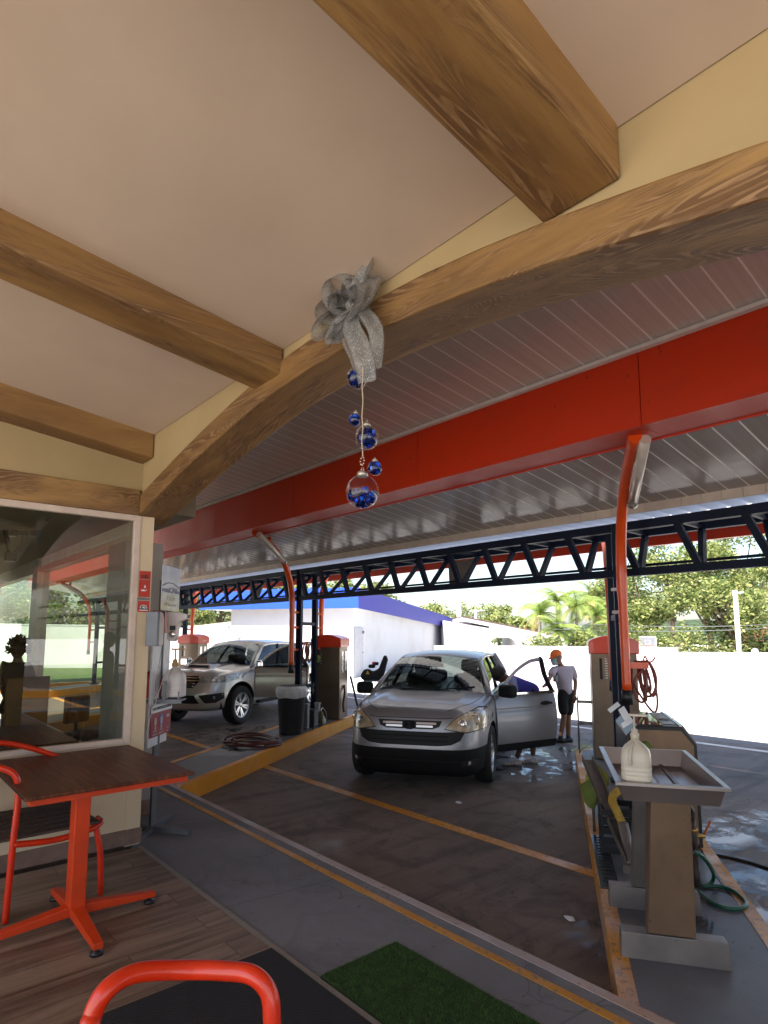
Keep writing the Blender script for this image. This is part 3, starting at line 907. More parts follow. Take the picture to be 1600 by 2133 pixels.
def car_wheel(root, x, y, r, wd, spokes=5, twin=False):
    s = 1 if y > 0 else -1
    w_ = bpy.data.objects.new('wheel', None); C.objects.link(w_); w_.parent = root; w_.location = (x, y, r)
    w_.rotation_euler = (0, 0, 0 if s > 0 else PI)
    h = wd/2; ri = r*0.64
    g = MB(); g.lathe([(ri, -h*0.85), (r*0.93, -h), (r*0.985, -h*0.75), (r, -h*0.3), (r, h*0.3), (r*0.985, h*0.75), (r*0.93, h), (ri+0.01, h*0.88), (ri, h*0.8)], 40, axis='y', caps=False)
    g.build('tyre', M['tyre'], w_)
    g = MB()
    g.lathe([(ri+0.003, h*0.84), (ri-0.012, h*0.86), (ri-0.025, h*0.5), (ri-0.03, -h*0.6)], 36, axis='y', caps=False)
    g.lathe([(0.001, h*0.62), (0.03, h*0.62), (0.055, h*0.55), (0.07, h*0.4)], 20, axis='y')
    for k in range(spokes):
        for dt in ((-0.13, 0.13) if twin else (0.0,)):
            a = 2*PI*k/spokes + 0.3
            M0 = Matrix.Rotation(-a, 4, 'Y')
            g.M = M0
            wi, wo = (0.022, 0.020) if twin else (0.040, 0.030)
            ox = dt*ri
            g.hexa([(0.05, h*0.30, -wi+ox*0.25), (ri-0.02, h*0.5, -wo+ox), (ri-0.02, h*0.5, wo+ox), (0.05, h*0.30, wi+ox*0.25)],
                   [(0.05, h*0.58, -wi*0.7+ox*0.25), (ri-0.02, h*0.74, -wo*0.8+ox), (ri-0.02, h*0.74, wo*0.8+ox), (0.05, h*0.58, wi*0.7+ox*0.25)])
    g.M = Matrix.Identity(4)
    g.build('rim', M['alloy'], w_, flip=None)
    g = MB(); g.lathe([(0.001, -h*0.3), (ri-0.03, -h*0.3)], 24, axis='y'); g.build('brake_disc', M['dark_void'], w_)
def interior(root, seats, x_dash, zb, hw, zseat=0.55, wheel_y=0.36):
    g = MB(); g.rbox((x_dash-0.35, -hw, zb-0.35), (x_dash+0.28, hw, zb+0.02), 0.06, 3); g.build('dashboard', M['interior'], root)
    for (x, y) in seats:
        g = MB()
        g.rbox((x-0.25, y-0.24, zseat-0.12), (x+0.27, y+0.24, zseat+0.05), 0.05, 2)
        g.M = Matrix.Translation((x-0.24, y, zseat)) @ Matrix.Rotation(R(-14), 4, 'Y')
        g.rbox((-0.07, -0.24, 0.0), (0.07, 0.24, 0.60), 0.06, 3)
        g.rbox((-0.05, -0.13, 0.64), (0.05, 0.13, 0.83), 0.045, 3)
        g.box((-0.012, -0.05, 0.58), (0.012, -0.035, 0.68)); g.box((-0.012, 0.035, 0.58), (0.012, 0.05, 0.68))
        g.M = Matrix.Identity(4)
        g.build('car_seat', M['seat_cloth'], root)
    g = MB()
    Mw = Matrix.Translation((x_dash-0.42, wheel_y, zb+0.02)) @ Matrix.Rotation(R(-65), 4, 'Y')
    g.M = Mw
    g.tube([(0.19*math.cos(2*PI*k/24), 0.19*math.sin(2*PI*k/24), 0) for k in range(24)], 0.015, 8, closed=True)
    g.box((-0.18, -0.02, -0.01), (0.18, 0.02, 0.01)); g.rbox((-0.06, -0.07, -0.02), (0.06, 0.07, 0.02), 0.015)
    g.M = Matrix.Identity(4)
    g.build('steering_wheel', M['interior'], root)
def open_door(root, hinge, ang, L_, zlo, zbelt, ztop, paint, glassm, bulge=0.05, clad=True, lead=0.0, chrome_handle=False):
    """front left door, modelled closed along -x from its hinge, then swung out by ang"""
    d = bpy.data.objects.new('front_door', None); C.objects.link(d); d.parent = root
    d.location = hinge; d.rotation_euler = (0, 0, -ang)
    d['label'] = 'open front door swung away from the body'
    g = MB()
    def outer(u, v):
        x = -L_*u; z = zlo + (zbelt-zlo)*v
        y = bulge*math.sin(PI*min(1, max(0, v*0.92+0.05)))**0.7 - 0.035*(v**3) - 0.012*math.exp(-((v-0.72)/0.02)**2)
        if u > 0.93: x += 0.02*math.sin((v)*PI)*0.0
        return (x + (0.05*(1-v)**3 if u > 0.5 else 0), y, z)
    g.grid(lambda u, v: outer(v, u), 40, 14)
    n_ = len(g.bm.faces)
    # inner skin and rim
    g.grid(lambda u, v: (lambda p: (p[0], p[1]-0.075, p[2]))(outer(u, v)), 14, 20)
    for (p0, p1) in (((0, 0), (1, 0)), ((1, 0), (1, 1)), ((1, 1), (0, 1)), ((0, 1), (0, 0))):
        def e(t, k, p0=p0, p1=p1):
            q = outer(p0[0]+(p1[0]-p0[0])*t, p0[1]+(p1[1]-p0[1])*t)
            return (q[0], q[1]-0.075*k, q[2])
        g.grid(e, 20, 1)
    g.build('door_panel', paint, d, smooth=True)
    if clad:
        g = MB()
        g.grid(lambda u, v: (lambda p: (p[0]-0.001, p[1]+0.008, p[2]))(outer(u, v*0.13)), 14, 3)
        g.grid(lambda u, v: (lambda p: (p[0], p[1]+0.008-0.09*v, p[2]-0.003))(outer(u, 0.0)), 14, 1)
        g.grid(lambda u, v: (lambda p: (p[0]-0.004, p[1]+0.008-0.09*v, p[2]))(outer(1, u*0.13)), 3, 1)
        g.build('door_cladding', M['cladding'], d, smooth=True)
    # window frame: from the mirror corner up and over
    fr_ = [(-0.02+lead, 0.015, zbelt-0.01), (-0.20, 0.0, zbelt+(ztop-zbelt)*0.36), (-0.42, -0.03, zbelt+(ztop-zbelt)*0.70), (-0.66, -0.06, zbelt+(ztop-zbelt)*0.93),
           (-0.80, -0.075, ztop-0.005), (-0.90, -0.08, ztop)]
    fr_ = spline(fr_, 5)
    tail = [Vector((-0.93, -0.08, ztop-0.01)), Vector((-0.965, -0.05, zbelt+(ztop-zbelt)*0.5)), Vector((-L_+0.04, 0.0, zbelt-0.01))]
    g = MB(); g.tube(fr_ , 0.020, 8, flat=1.3)
    g.build('window_frame', paint, d)
    g = MB(); g.tube(spline([fr_[-1]] + tail, 5), 0.030, 8, flat=1.2); g.build('window_frame', M['cladding'], d)
    g = MB()
    bot = []
    full = fr_ + spline(tail, 5)
    for i in range(len(full)-1):
        a, b = full[i], full[i+1]
        g._f([g._v((a.x, a.y-0.005, a.z)), g._v((b.x, b.y-0.005, b.z)), g._v((b.x, 0.0, zbelt-0.02)), g._v((a.x, 0.0, zbelt-0.02))], True)
    g.build('door_glass', glassm, d, weld=0.001)
    g = MB(); g.box((-L_+0.02, -0.035, zbelt-0.008), (-0.10, 0.03, zbelt+0.018)); g.build('belt_trim', M['chrome'] if clad else M['cladding'], d)
    g = MB()
    hz = zlo + (zbelt-zlo)*0.80
    hx = -L_+0.20
    yb = outer(0.8, 0.80)[1]
    g.M = Matrix.Translation((hx, yb+0.012, hz)); g.ball((0, -0.008, 0), 0.05, 12, (2.0, 0.25, 0.6)); g.rbox((-0.10, 0.008, -0.014), (0.10, 0.032, 0.014), 0.01)
    g.M = Matrix.Identity(4)
    g.build('door_handle', M['chrome'] if chrome_handle else M['cladding'], d)
    g = MB()
    g.M = Matrix.Translation((-0.10, 0.15, zbelt+0.06)) @ Matrix.Rotation(R(8), 4, 'Z')
    g.rbox((-0.075, -0.12, -0.085), (0.085, 0.12, 0.085), 0.05, 4)
    g.M = Matrix.Identity(4)
    g.tube([(-0.06, 0.0, zbelt+0.01), (-0.08, 0.08, zbelt+0.02)], 0.03, 8)
    g.build('door_mirror', M['chrome'] if chrome_handle else M['cladding'], d)
    g = MB(); g.box((-L_+0.05, -0.085, zlo+0.05), (-0.06, -0.076, zbelt-0.04)); g.build('door_lining', M['interior'], d)
    return d
def ring_at(bvh, y, z, r, root, name, m1, m2, view='front', proud=0.0):
    h = bvh.ray_cast(Vector((4, y, z)), Vector((-1, 0, 0)))
    if h[0] is None: return
    n = (h[1].normalized()*0.7 + Vector((1, 0, 0))*0.5).normalized()
    q = Vector((1, 0, 0)).rotation_difference(n).to_matrix().to_4x4()
    g = MB(); g.M = Matrix.Translation(h[0] + n*0.005) @ q
    g.lathe([(r*0.78, 0.0), (r*0.86, 0.008), (r, 0.005), (r*1.02, -0.01)], 24, axis='x', caps=False)
    g.M = Matrix.Identity(4); o = g.build(name, m1, root)
    g = MB(); g.M = Matrix.Translation(h[0] + n*0.002) @ q; g.ball((0, 0, 0), r*0.78, 16, (0.25, 1, 1)); g.M = Matrix.Identity(4); g.build('bulb', m2, o)

# ---------------------------------------------------------------- grey SUV
suv = thing('suv_car', 'grey metallic SUV with its front driver door standing open in the middle bay', 'car', (-6.505, 6.870, -0.2), math.atan2(-BY, -BX))
TAB = [  # z, x_front, x_rear, half_width, n_front, n_rear
    (0.20, 2.05, -2.05, 0.80, 7.0, 6),
    (0.26, 2.13, -2.15, 0.865, 6.0, 6),
    (0.42, 2.20, -2.24, 0.90, 5.2, 6),
    (0.52, 2.225, -2.26, 0.905, 5.0, 6),
    (0.58, 2.215, -2.27, 0.908, 5.0, 6),
    (0.72, 2.19, -2.25, 0.910, 4.9, 6),
    (0.80, 2.175, -2.23, 0.910, 4.8, 6),
    (0.88, 2.15, -2.21, 0.906, 4.6, 6),
    (0.93, 2.08, -2.19, 0.900, 4.5, 6),
    (0.97, 1.92, -2.18, 0.893, 4.5, 6),
    (1.01, 1.60, -2.17, 0.878, 4.9, 6),
    (1.045, 1.22, -2.16, 0.855, 5.5, 6),
    (1.06, 0.98, -2.16, 0.84, 6.5, 6)]
zs = [0.20, 0.23, 0.26, 0.32, 0.37, 0.42, 0.47, 0.505, 0.53, 0.58, 0.65, 0.72, 0.76, 0.80, 0.84, 0.87, 0.89, 0.91, 0.93, 0.95, 0.97, 0.99, 1.01, 1.03, 1.045, 1.06]
def crown(x, y, z, hw):
    if z < 0.86 or x < 0.6: return 0.0
    k = min(1, (z-0.86)/0.1)
    s = abs(y)/hw
    return k*(0.035*(1-s*s) + 0.018*math.exp(-((s-0.62)/0.09)**2))
bm = body_mesh(TAB, zs, crown, 96)
for f in bm.faces:
    c = f.calc_center_median()
    f.material_index = 1 if (c.z < 0.36 or (c.z < 0.53 and c.x > 1.62)) else 0
cut = MB()
cut.mi = 2
for x in (1.31, -1.31):
    for s in (1, -1): cut.lathe([(0.395, -0.28), (0.40, 0.28)], 40, (x, s*0.80, 0.36), axis='y')
cut.mi = 0
me = boolean_cut(bm, cut.bm, [M['crv_paint'], M['cladding'], M['dark_void']]); bm.free()
for p in me.polygons: p.use_smooth = True
bo = bpy.data.objects.new('body', me); C.objects.link(bo); bo.parent = suv
es = bo.modifiers.new('e', 'EDGE_SPLIT'); es.split_angle = R(38)
bb = bmesh.new(); bb.from_mesh(me); bvh = BVHTree.FromBMesh(bb)
def sym(poly): return [(-a, b) for a, b in poly][::-1]
# front face furniture (y, z)
patch(bvh, [(-0.66, 0.735), (-0.40, 0.725), (0.40, 0.725), (0.66, 0.735), (0.60, 0.63), (0.50, 0.585), (0.34, 0.570), (-0.34, 0.570), (-0.50, 0.585), (-0.60, 0.63)], 'front', 0.004).build('lower_intake', M['dark_void'], suv)
for z in (0.62, 0.67):
    g = patch(bvh, [(-0.46, z), (0.46, z), (0.46, z+0.012), (-0.46, z+0.012)], 'front', 0.010, 0.03); g.build('intake_slat', M['cladding'], suv)
patch(bvh, [(-0.39, 0.850), (0.39, 0.850), (0.36, 0.785), (0.28, 0.755), (-0.28, 0.755), (-0.36, 0.785)], 'front', 0.005).build('grille', M['dark_void'], suv)
for s in (1, -1):
    for z in (0.808, 0.774):
        pl = [(s*0.085, z), (s*(0.325 if z > 0.8 else 0.285), z), (s*(0.325 if z > 0.8 else 0.285), z+0.024), (s*0.085, z+0.024)]
        if s < 0: pl = pl[::-1]
        patch(bvh, pl, 'front', 0.016, 0.02).build('grille_bar', M['grille_chrome'], suv)
# badge: a plain chrome rounded frame with an upright letter form
h = bvh.ray_cast(Vector((4, 0, 0.80)), Vector((-1, 0, 0)))[0]
g = MB()
X = h.x + 0.022
for sgn in (1, -1):
    g.hexa([(X-0.01, sgn*0.026-0.008, 0.768), (X, sgn*0.026-0.008, 0.768), (X, sgn*0.026+0.008, 0.768), (X-0.01, sgn*0.026+0.008, 0.768)],
           [(X-0.01, sgn*0.038-0.008, 0.835), (X, sgn*0.038-0.008, 0.835), (X, sgn*0.038+0.008, 0.835), (X-0.01, sgn*0.038+0.008, 0.835)])
g.box((X-0.01, -0.026, 0.795), (X, 0.026, 0.808))
g.tube([(X-0.005, 0.055*sup(math.cos(2*PI*k/28), 3.5), 0.80+0.046*sup(math.sin(2*PI*k/28), 3.5)) for k in range(28)], 0.006, 6, closed=True)
g.build('badge', M['cladding'], suv)
hl = [(0.43, 0.765), (0.66, 0.722), (0.862, 0.74), (0.888, 0.80), (0.885, 0.885), (0.85, 0.950), (0.76, 0.968), (0.62, 0.915), (0.51, 0.845)]
for s in (1, -1):
    cx_ = sum(p[0] for p in hl)/len(hl); cz_ = sum(p[1] for p in hl)/len(hl)
    hb = [(cx_+(a-cx_)*1.05, cz_+(b_-cz_)*1.09) for a, b_ in hl]
    patch(bvh, hb if s > 0 else sym(hb), 'front', 0.003, 0.022).build('lamp_gasket', M['dark_void'], suv)
    o = patch(bvh, hl if s > 0 else sym(hl), 'front', 0.006, 0.022).build('headlight', M['lens'], suv)
    ring_at(bvh, s*0.62, 0.818, 0.050, o, 'lamp_ring', M['chrome'], M['chrome'])
    ring_at(bvh, s*0.745, 0.850, 0.064, o, 'lamp_ring', M['chrome'], M['lens'], proud=0.005)
# licence plate recess, fog trims
patch(bvh, [(-0.88, 0.385), (0.88, 0.385), (0.88, 0.398), (-0.88, 0.398)], 'front', 0.006, 0.05).build('bumper_groove', M['dark_void'], suv)
patch(bvh, [(-0.52, 0.882), (-0.40, 0.872), (0.40, 0.872), (0.52, 0.882), (0.52, 0.889), (0.40, 0.879), (-0.40, 0.879), (-0.52, 0.889)], 'front', 0.004, 0.03).build('shut_line', M['dark_void'], suv)
for s in (1, -1):
    pl = [(s*0.60, 0.33), (s*0.76, 0.34), (s*0.77, 0.42), (s*0.62, 0.40)]
    if s < 0: pl = pl[::-1]
    patch(bvh, pl, 'front', 0.006, 0.03).build('fog_recess', M['dark_void'], suv)
    ring_at(bvh, s*0.69, 0.372, 0.034, suv, 'fog_lamp', M['cladding'], M['lens_clear'], proud=0.004)
# hood shut lines
for s in (1, -1):
    ln = [(2.06, 0.44*s), (1.85, 0.60*s), (1.45, 0.715*s), (0.95, 0.765*s)]
    ln2 = spline([(a, b, 0) for a, b in ln], 8)
    g = MB(); pts = []
    for q in ln2:
        hh = bvh.ray_cast(Vector((q.x, q.y, 3)), Vector((0, 0, -1)))[0]
        if hh is not None: pts.append((hh.x, hh.y, hh.z+0.0))
    g.tube(pts, 0.004, 5); g.build('shut_line', M['dark_void'], suv)
# glasshouse
def ws_base(s): return Vector((1.06-0.20*s*s, 0.745*s, 1.075-0.012*s*s))
def ws_top(s): return Vector((0.33-0.11*s*s, 0.585*s, 1.535-0.025*s*s))
g = MB()
g.grid(lambda u, v: ws_base(2*u-1).lerp(ws_top(2*u-1), v) + Vector((0.03, 0, 0.03))*math.sin(PI*v), 20, 10)
g.build('windscreen', M['car_glass'], suv)
def roof_pt(u, v):
    s = 2*v-1
    x = 0.33-0.11*s*s + (-1.98-0.33)*u
    e = 0.075*(1-math.exp(-u*9)) - 0.05*u**3
    return Vector((x, (0.60 + 0.012*math.sin(PI*u))*s, 1.537 + e - 0.055*s*s - 0.02*s**4))
g = MB(); g.grid(roof_pt, 30, 16); g.build('roof', M['crv_paint'], suv, flip=None)
for s in (1, -1):
    g = MB()
    # side glass strip, from the A pillar to the D pillar
    def sg(u, v, s=s):
        xt = 0.20 - 2.08*u; xb = 0.92 - 2.95*u
        zt = roof_pt(min(1, max(0, (0.22-xt)/2.2)), 1).z - 0.03
        p = Vector((xb, 0.81*s, 1.055)).lerp(Vector((xt, 0.615*s, zt)), v)
        p.y += 0.02*s*math.sin(PI*v)
        return p
    g.grid(sg, 24, 8); sgo = g.build('side_window', M['tint_glass'], suv)
    g = MB(); g.tube([sg(0, -0.02), sg(0, 0.3), sg(0, 0.7), sg(0, 1.02)], 0.040, 10, flat=0.8)
    g.build('pillar', M['crv_paint'], suv)
    g = MB()
    g.tube([sg(k/12, 1.03) for k in range(13)], 0.034, 8); g.build('roof_rail', M['crv_paint'], suv)
    for u in (0.36, 0.68):
        g = MB(); g.tube([sg(u, 0), sg(u, 0.5), sg(u, 1)], 0.030, 8, flat=0.7); g.build('pillar', M['cladding'], suv)
    g = MB(); g.tube([sg(0.98, -0.05), sg(0.98, 0.5), sg(0.98, 1.05)], 0.09, 10, flat=0.8); g.build('pillar', M['crv_paint'], suv)
g = MB()
g.grid(lambda u, v: Vector((-2.13, (u*2-1)*0.70, 1.03)).lerp(Vector((-1.93, (u*2-1)*0.56, 1.50)), v), 8, 6); g.build('rear_window', M['car_glass'], suv)
g = MB(); g.grid(lambda u, v: ws_base(2*u-1) + Vector((0.02-0.10*v, 0, -0.012+0.0*v)), 16, 2); g.build('cowl', M['cladding'], suv)
for s0, s1, yy in ((-0.55, 0.25, 0), (0.15, 0.85, 0)):
    g = MB(); 
    pts = [ws_base(s0 + (s1-s0)*k/8).lerp(ws_top(s0 + (s1-s0)*k/8), 0.03 + 0.10*k/8) + Vector((0.016, 0, 0.018)) for k in range(9)]
    g.tube(pts, 0.008, 6); g.build('wiper', M['cladding'], suv)
interior(suv, [(0.05, 0.38), (0.05, -0.38), (-0.95, 0.38), (-0.95, -0.38)], 0.95, 1.02, 0.66, 0.66)
g = MB(); g.rbox((0.42, -0.11, 1.38), (0.45, 0.11, 1.44), 0.012); g.tube([(0.43, 0, 1.43), (0.38, 0, 1.49)], 0.01, 6); g.build('rear_view_mirror', M['interior'], suv)
g = MB()
for s in (-1,):
    g.M = Matrix.Translation((0.76, s*1.0, 1.09)) @ Matrix.Rotation(R(-8*s), 4, 'Z')
    g.rbox((-0.08, -0.12, -0.085), (0.08, 0.12, 0.085), 0.05, 4)
    g.M = Matrix.Identity(4)
    g.tube([(0.78, s*0.86, 1.03), (0.77, s*0.95, 1.04)], 0.03, 8)
g.build('door_mirror', M['cladding'], suv)
for x in (1.31, -1.31):
    for y in (0.79, -0.79): car_wheel(suv, x, y, 0.355, 0.22, 10)
open_door(suv, (0.93, 0.895, 0), R(45), 1.10, 0.30, 1.045, 1.50, M['crv_paint'], M['pink_glass'])
g = MB(); g.box((-0.15, 0.84, 0.38), (0.88, 0.912, 1.04)); g.build('door_opening', M['dark_void'], suv)
g = MB(); g.box((-1.9, -0.78, 0.24), (1.7, 0.78, 0.40)); g.build('underbody', M['dark_void'], suv)
bb.free()

# ---------------------------------------------------------------- champagne pickup
PA = R(-62)
pk = thing('pickup_truck', 'champagne pickup truck with bonnet scoop and open front door in the left bay', 'pickup truck', (-13.08, 7.11, -0.2), PA)
TAB = [
    (0.34, 2.38, -2.55, 0.82, 5.0, 6),
    (0.40, 2.50, -2.62, 0.885, 4.3, 6),
    (0.55, 2.56, -2.66, 0.915, 3.9, 6),
    (0.66, 2.565, -2.67, 0.922, 3.8, 6),
    (0.78, 2.53, -2.67, 0.925, 3.7, 6),
    (0.90, 2.49, -2.66, 0.925, 3.6, 6),
    (1.00, 2.44, -2.65, 0.918, 3.6, 6),
    (1.05, 2.34, -2.64, 0.912, 3.7, 6),
    (1.09, 2.10, -2.64, 0.902, 4.0, 6),
    (1.12, 1.80, -2.63, 0.890, 4.5, 6),
    (1.15, 1.45, -2.63, 0.875, 5.0, 6),
    (1.165, 1.25, -2.63, 0.865, 5.5, 6)]
zs = [0.34, 0.37, 0.40, 0.46, 0.55, 0.60, 0.66, 0.72, 0.78, 0.84, 0.90, 0.95, 1.0, 1.03, 1.05, 1.07, 1.09, 1.105, 1.12, 1.135, 1.15, 1.165]
def crown2(x, y, z, hw):
    if z < 1.0 or x < 0.9: return 0.0
    k = min(1, (z-1.0)/0.1); s = abs(y)/hw
    return k*(0.05*(1-s*s) + 0.02*math.exp(-((s-0.55)/0.08)**2))
bm = body_mesh(TAB, zs, crown2, 96)
cut = MB(); cut.mi = 1
for x in (1.54, -1.54):
    for s in (1, -1): cut.lathe([(0.455, -0.28), (0.46, 0.28)], 40, (x, s*0.80, 0.42), axis='y')
me = boolean_cut(bm, cut.bm, [M['pick_paint'], M['dark_void']]); bm.free()
for p in me.polygons: p.use_smooth = True
bo = bpy.data.objects.new('body', me); C.objects.link(bo); bo.parent = pk
es = bo.modifiers.new('e', 'EDGE_SPLIT'); es.split_angle = R(38)
bb = bmesh.new(); bb.from_mesh(me); bvh = BVHTree.FromBMesh(bb)
patch(bvh, [(-0.42, 1.03), (0.42, 1.03), (0.50, 0.95), (0.40, 0.80), (-0.40, 0.80), (-0.50, 0.95)], 'front', 0.004).build('grille', M['dark_void'], pk)
for z, hw_ in ((0.985, 0.46), (0.93, 0.47), (0.875, 0.43), (0.825, 0.41)):
    patch(bvh, [(-hw_, z), (hw_, z), (hw_, z+0.020), (-hw_, z+0.020)], 'front', 0.018, 0.03).build('grille_bar', M['chrome'], pk)
patch(bvh, [(-0.45, 0.66), (0.45, 0.66), (0.54, 0.50), (-0.54, 0.50)], 'front', 0.004).build('lower_intake', M['dark_void'], pk)
hl = [(0.50, 0.95), (0.86, 0.93), (0.905, 1.0), (0.895, 1.055), (0.80, 1.045), (0.50, 1.015)]
hl = [(0.47, 0.90), (0.80, 0.885), (0.915, 0.96), (0.918, 1.02), (0.90, 1.065), (0.78, 1.045), (0.48, 1.005)]
fg = [(0.52, 0.66), (0.83, 0.69), (0.83, 0.60), (0.74, 0.50), (0.62, 0.50)]
for s in (1, -1):
    o = patch(bvh, hl if s > 0 else sym(hl), 'front', 0.006, 0.022).build('headlight', M['lens_clear'], pk)
    ring_at(bvh, s*0.66, 0.955, 0.045, o, 'lamp_ring', M['chrome'], M['chrome'])
    ring_at(bvh, s*0.77, 0.965, 0.048, o, 'lamp_ring', M['chrome'], M['lens_clear'])
    o = patch(bvh, fg if s > 0 else sym(fg), 'front', 0.005, 0.03).build('fog_recess', M['dark_void'], pk)
    ring_at(bvh, s*0.72, 0.60, 0.045, o, 'fog_lamp', M['cladding'], M['lens_clear'], proud=0.004)
g = MB(); 
g.M = Matrix.Translation((1.62, 0, 1.165))
g.hexa([(-0.30, -0.26, 0.0), (0.24, -0.30, -0.02), (0.24, 0.30, -0.02), (-0.30, 0.26, 0.0)], [(-0.25, -0.20, 0.055), (0.17, -0.27, 0.055), (0.17, 0.27, 0.055), (-0.25, 0.20, 0.055)])
g.M = Matrix.Identity(4); sc_o = g.build('hood_scoop', M['pick_paint'], pk, bevel=0.015)
g = MB(); g.M = Matrix.Translation((1.62, 0, 1.165)); g.hexa([(0.235, -0.26, 0.0), (0.245, -0.26, 0.0), (0.245, 0.26, 0.0), (0.235, 0.26, 0.0)], [(0.185, -0.24, 0.042), (0.20, -0.24, 0.042), (0.20, 0.24, 0.042), (0.185, 0.24, 0.042)]); g.M = Matrix.Identity(4)
g.build('scoop_mouth', M['dark_void'], sc_o)
def wb(s): return Vector((1.28-0.20*s*s, 0.76*s, 1.18-0.012*s*s))
def wt(s): return Vector((0.55-0.10*s*s, 0.61*s, 1.66-0.03*s*s))
g = MB(); g.grid(lambda u, v: wb(2*u-1).lerp(wt(2*u-1), v) + Vector((0.03, 0, 0.03))*math.sin(PI*v), 20, 10); g.build('windscreen', M['car_glass'], pk)
def rp(u, v):
    s = 2*v-1
    return Vector((0.55-0.10*s*s - 1.45*u, 0.63*s, 1.66 + 0.07*(1-math.exp(-u*8)) - 0.05*s*s - 0.02*s**4 - 0.03*u**3))
g = MB(); g.grid(rp, 24, 16); g.build('roof', M['pick_paint'], pk, flip=None)
for s in (1, -1):
    def sg(u, v, s=s):
        xt = 0.43 - 1.32*u; xb = 1.12 - 2.12*u
        zt = rp(min(1, max(0, (0.45-xt)/1.45)), 1).z - 0.03
        p = Vector((xb, 0.83*s, 1.15)).lerp(Vector((xt, 0.645*s, zt)), v); p.y += 0.02*s*math.sin(PI*v)
        return p
    g = MB(); g.grid(sg, 20, 8); g.build('side_window', M['tint_glass'], pk)
    g = MB(); g.tube([sg(0, -0.02), sg(0, 0.5), sg(0, 1.02)], 0.042, 10, flat=0.8); g.build('pillar', M['pick_paint'], pk)
    g = MB(); g.tube([sg(k/12, 1.03) for k in range(13)], 0.036, 8); g.build('roof_rail', M['pick_paint'], pk)
    for u in (0.50,):
        g = MB(); g.tube([sg(u, 0), sg(u, 0.5), sg(u, 1)], 0.035, 8, flat=0.7); g.build('pillar', M['cladding'], pk)
    g = MB(); g.tube([sg(0.98, -0.05), sg(0.98, 0.5), sg(0.98, 1.05)], 0.07, 10, flat=0.8); g.build('pillar', M['pick_paint'], pk)
g = MB(); g.grid(lambda u, v: Vector((-1.0, (u*2-1)*0.72, 1.15)).lerp(Vector((-0.90, (u*2-1)*0.60, 1.66)), v), 8, 6); g.build('rear_window', M['tint_glass'], pk)
g = MB(); g.box((-2.55, -0.80, 1.166), (-1.10, 0.80, 1.172)); g.build('bed_cover', M['cladding'], pk)
g = MB(); g.tube(spline([(0.25, -0.1, 1.735), (0.15, -0.1, 1.80)], 3), [0.02]*1+[0.008]*3, 6); g.build('antenna', M['cladding'], pk)
interior(pk, [(0.25, 0.38), (0.25, -0.38)], 1.15, 1.14, 0.68, 0.78)
g = MB(); g.M = Matrix.Translation((0.96, -1.02, 1.22)); g.rbox((-0.08, -0.12, -0.10), (0.08, 0.12, 0.10), 0.05, 4); g.M = Matrix.Identity(4)
g.tube([(0.98, -0.87, 1.16), (0.97, -0.95, 1.18)], 0.03, 8); g.build('door_mirror', M['chrome'], pk)
for x in (1.54, -1.54):
    for y in (0.80, -0.80): car_wheel(pk, x, y, 0.395, 0.26, 6, True)
open_door(pk, (1.06, 0.91, 0), R(66), 1.15, 0.50, 1.16, 1.64, M['pick_paint'], M['tint_glass'], clad=False, chrome_handle=True)
g = MB(); g.box((-0.05, 0.86, 0.55), (1.0, 0.927, 1.15)); g.build('door_opening', M['dark_void'], pk)
g = MB(); g.rbox((-0.95, 0.78, 0.38), (0.98, 0.97, 0.44), 0.02); g.build('side_step', M['cladding'], pk)
g = MB(); g.box((-2.2, -0.78, 0.36), (2.1, 0.78, 0.5)); g.build('underbody', M['dark_void'], pk)
bb.free()
# ================================================================ PORCH FURNITURE
M['red_tube'] = plain('orange-red tube paint', (0.60, 0.026, 0.003), 0.28, var=0.10, sc=9, coat=0.3, bump=0.06, bsc=160, specks=70)
M['table_orange'] = plain('orange table paint', (0.58, 0.045, 0.005), 0.42, var=0.10, bump=0.1, bsc=120, specks=45)
def m_table():
    m, n, N, L, b = _new('dark plank table top')
    v = _coord(N, L, (1, 1, 1))
    st = N.new('ShaderNodeMapping'); st.inputs['Scale'].default_value = (1.5, 22, 1); L.new(v, st.inputs[0])
    f = _noise(N, L, st.outputs[0], 1.3, 8, 0.65, 0.3)
    sep = N.new('ShaderNodeSeparateXYZ'); L.new(v, sep.inputs[0])
    fr_ = _math(N, L, 'FRACT', _math(N, L, 'MULTIPLY', sep.outputs[1], 1/0.12), 0)
    ln = _ramp(N, L, _math(N, L, 'ABSOLUTE', _math(N, L, 'SUBTRACT', fr_, 0.5), 0), [(0.485, 0.0), (0.495, 1.0)])
    c = _ramp(N, L, f, [(0.3, (0.040, 0.012, 0.006)), (0.52, (0.105, 0.036, 0.017)), (0.70, (0.20, 0.078, 0.038))])
    L.new(_mix(N, L, ln, c, (0.012, 0.006, 0.004)), b.inputs['Base Color'])
    b.inputs['Roughness'].default_value = 0.45; b.inputs['Specular IOR Level'].default_value = 0.3
    _bump(N, L, b, f, 0.1, 0.003)
    return m
M['table_top'] = m_table()
M['slat'] = plain('dark woven slat', (0.055, 0.035, 0.026), 0.65, var=0.4, sc=60, bump=0.5, bsc=200)
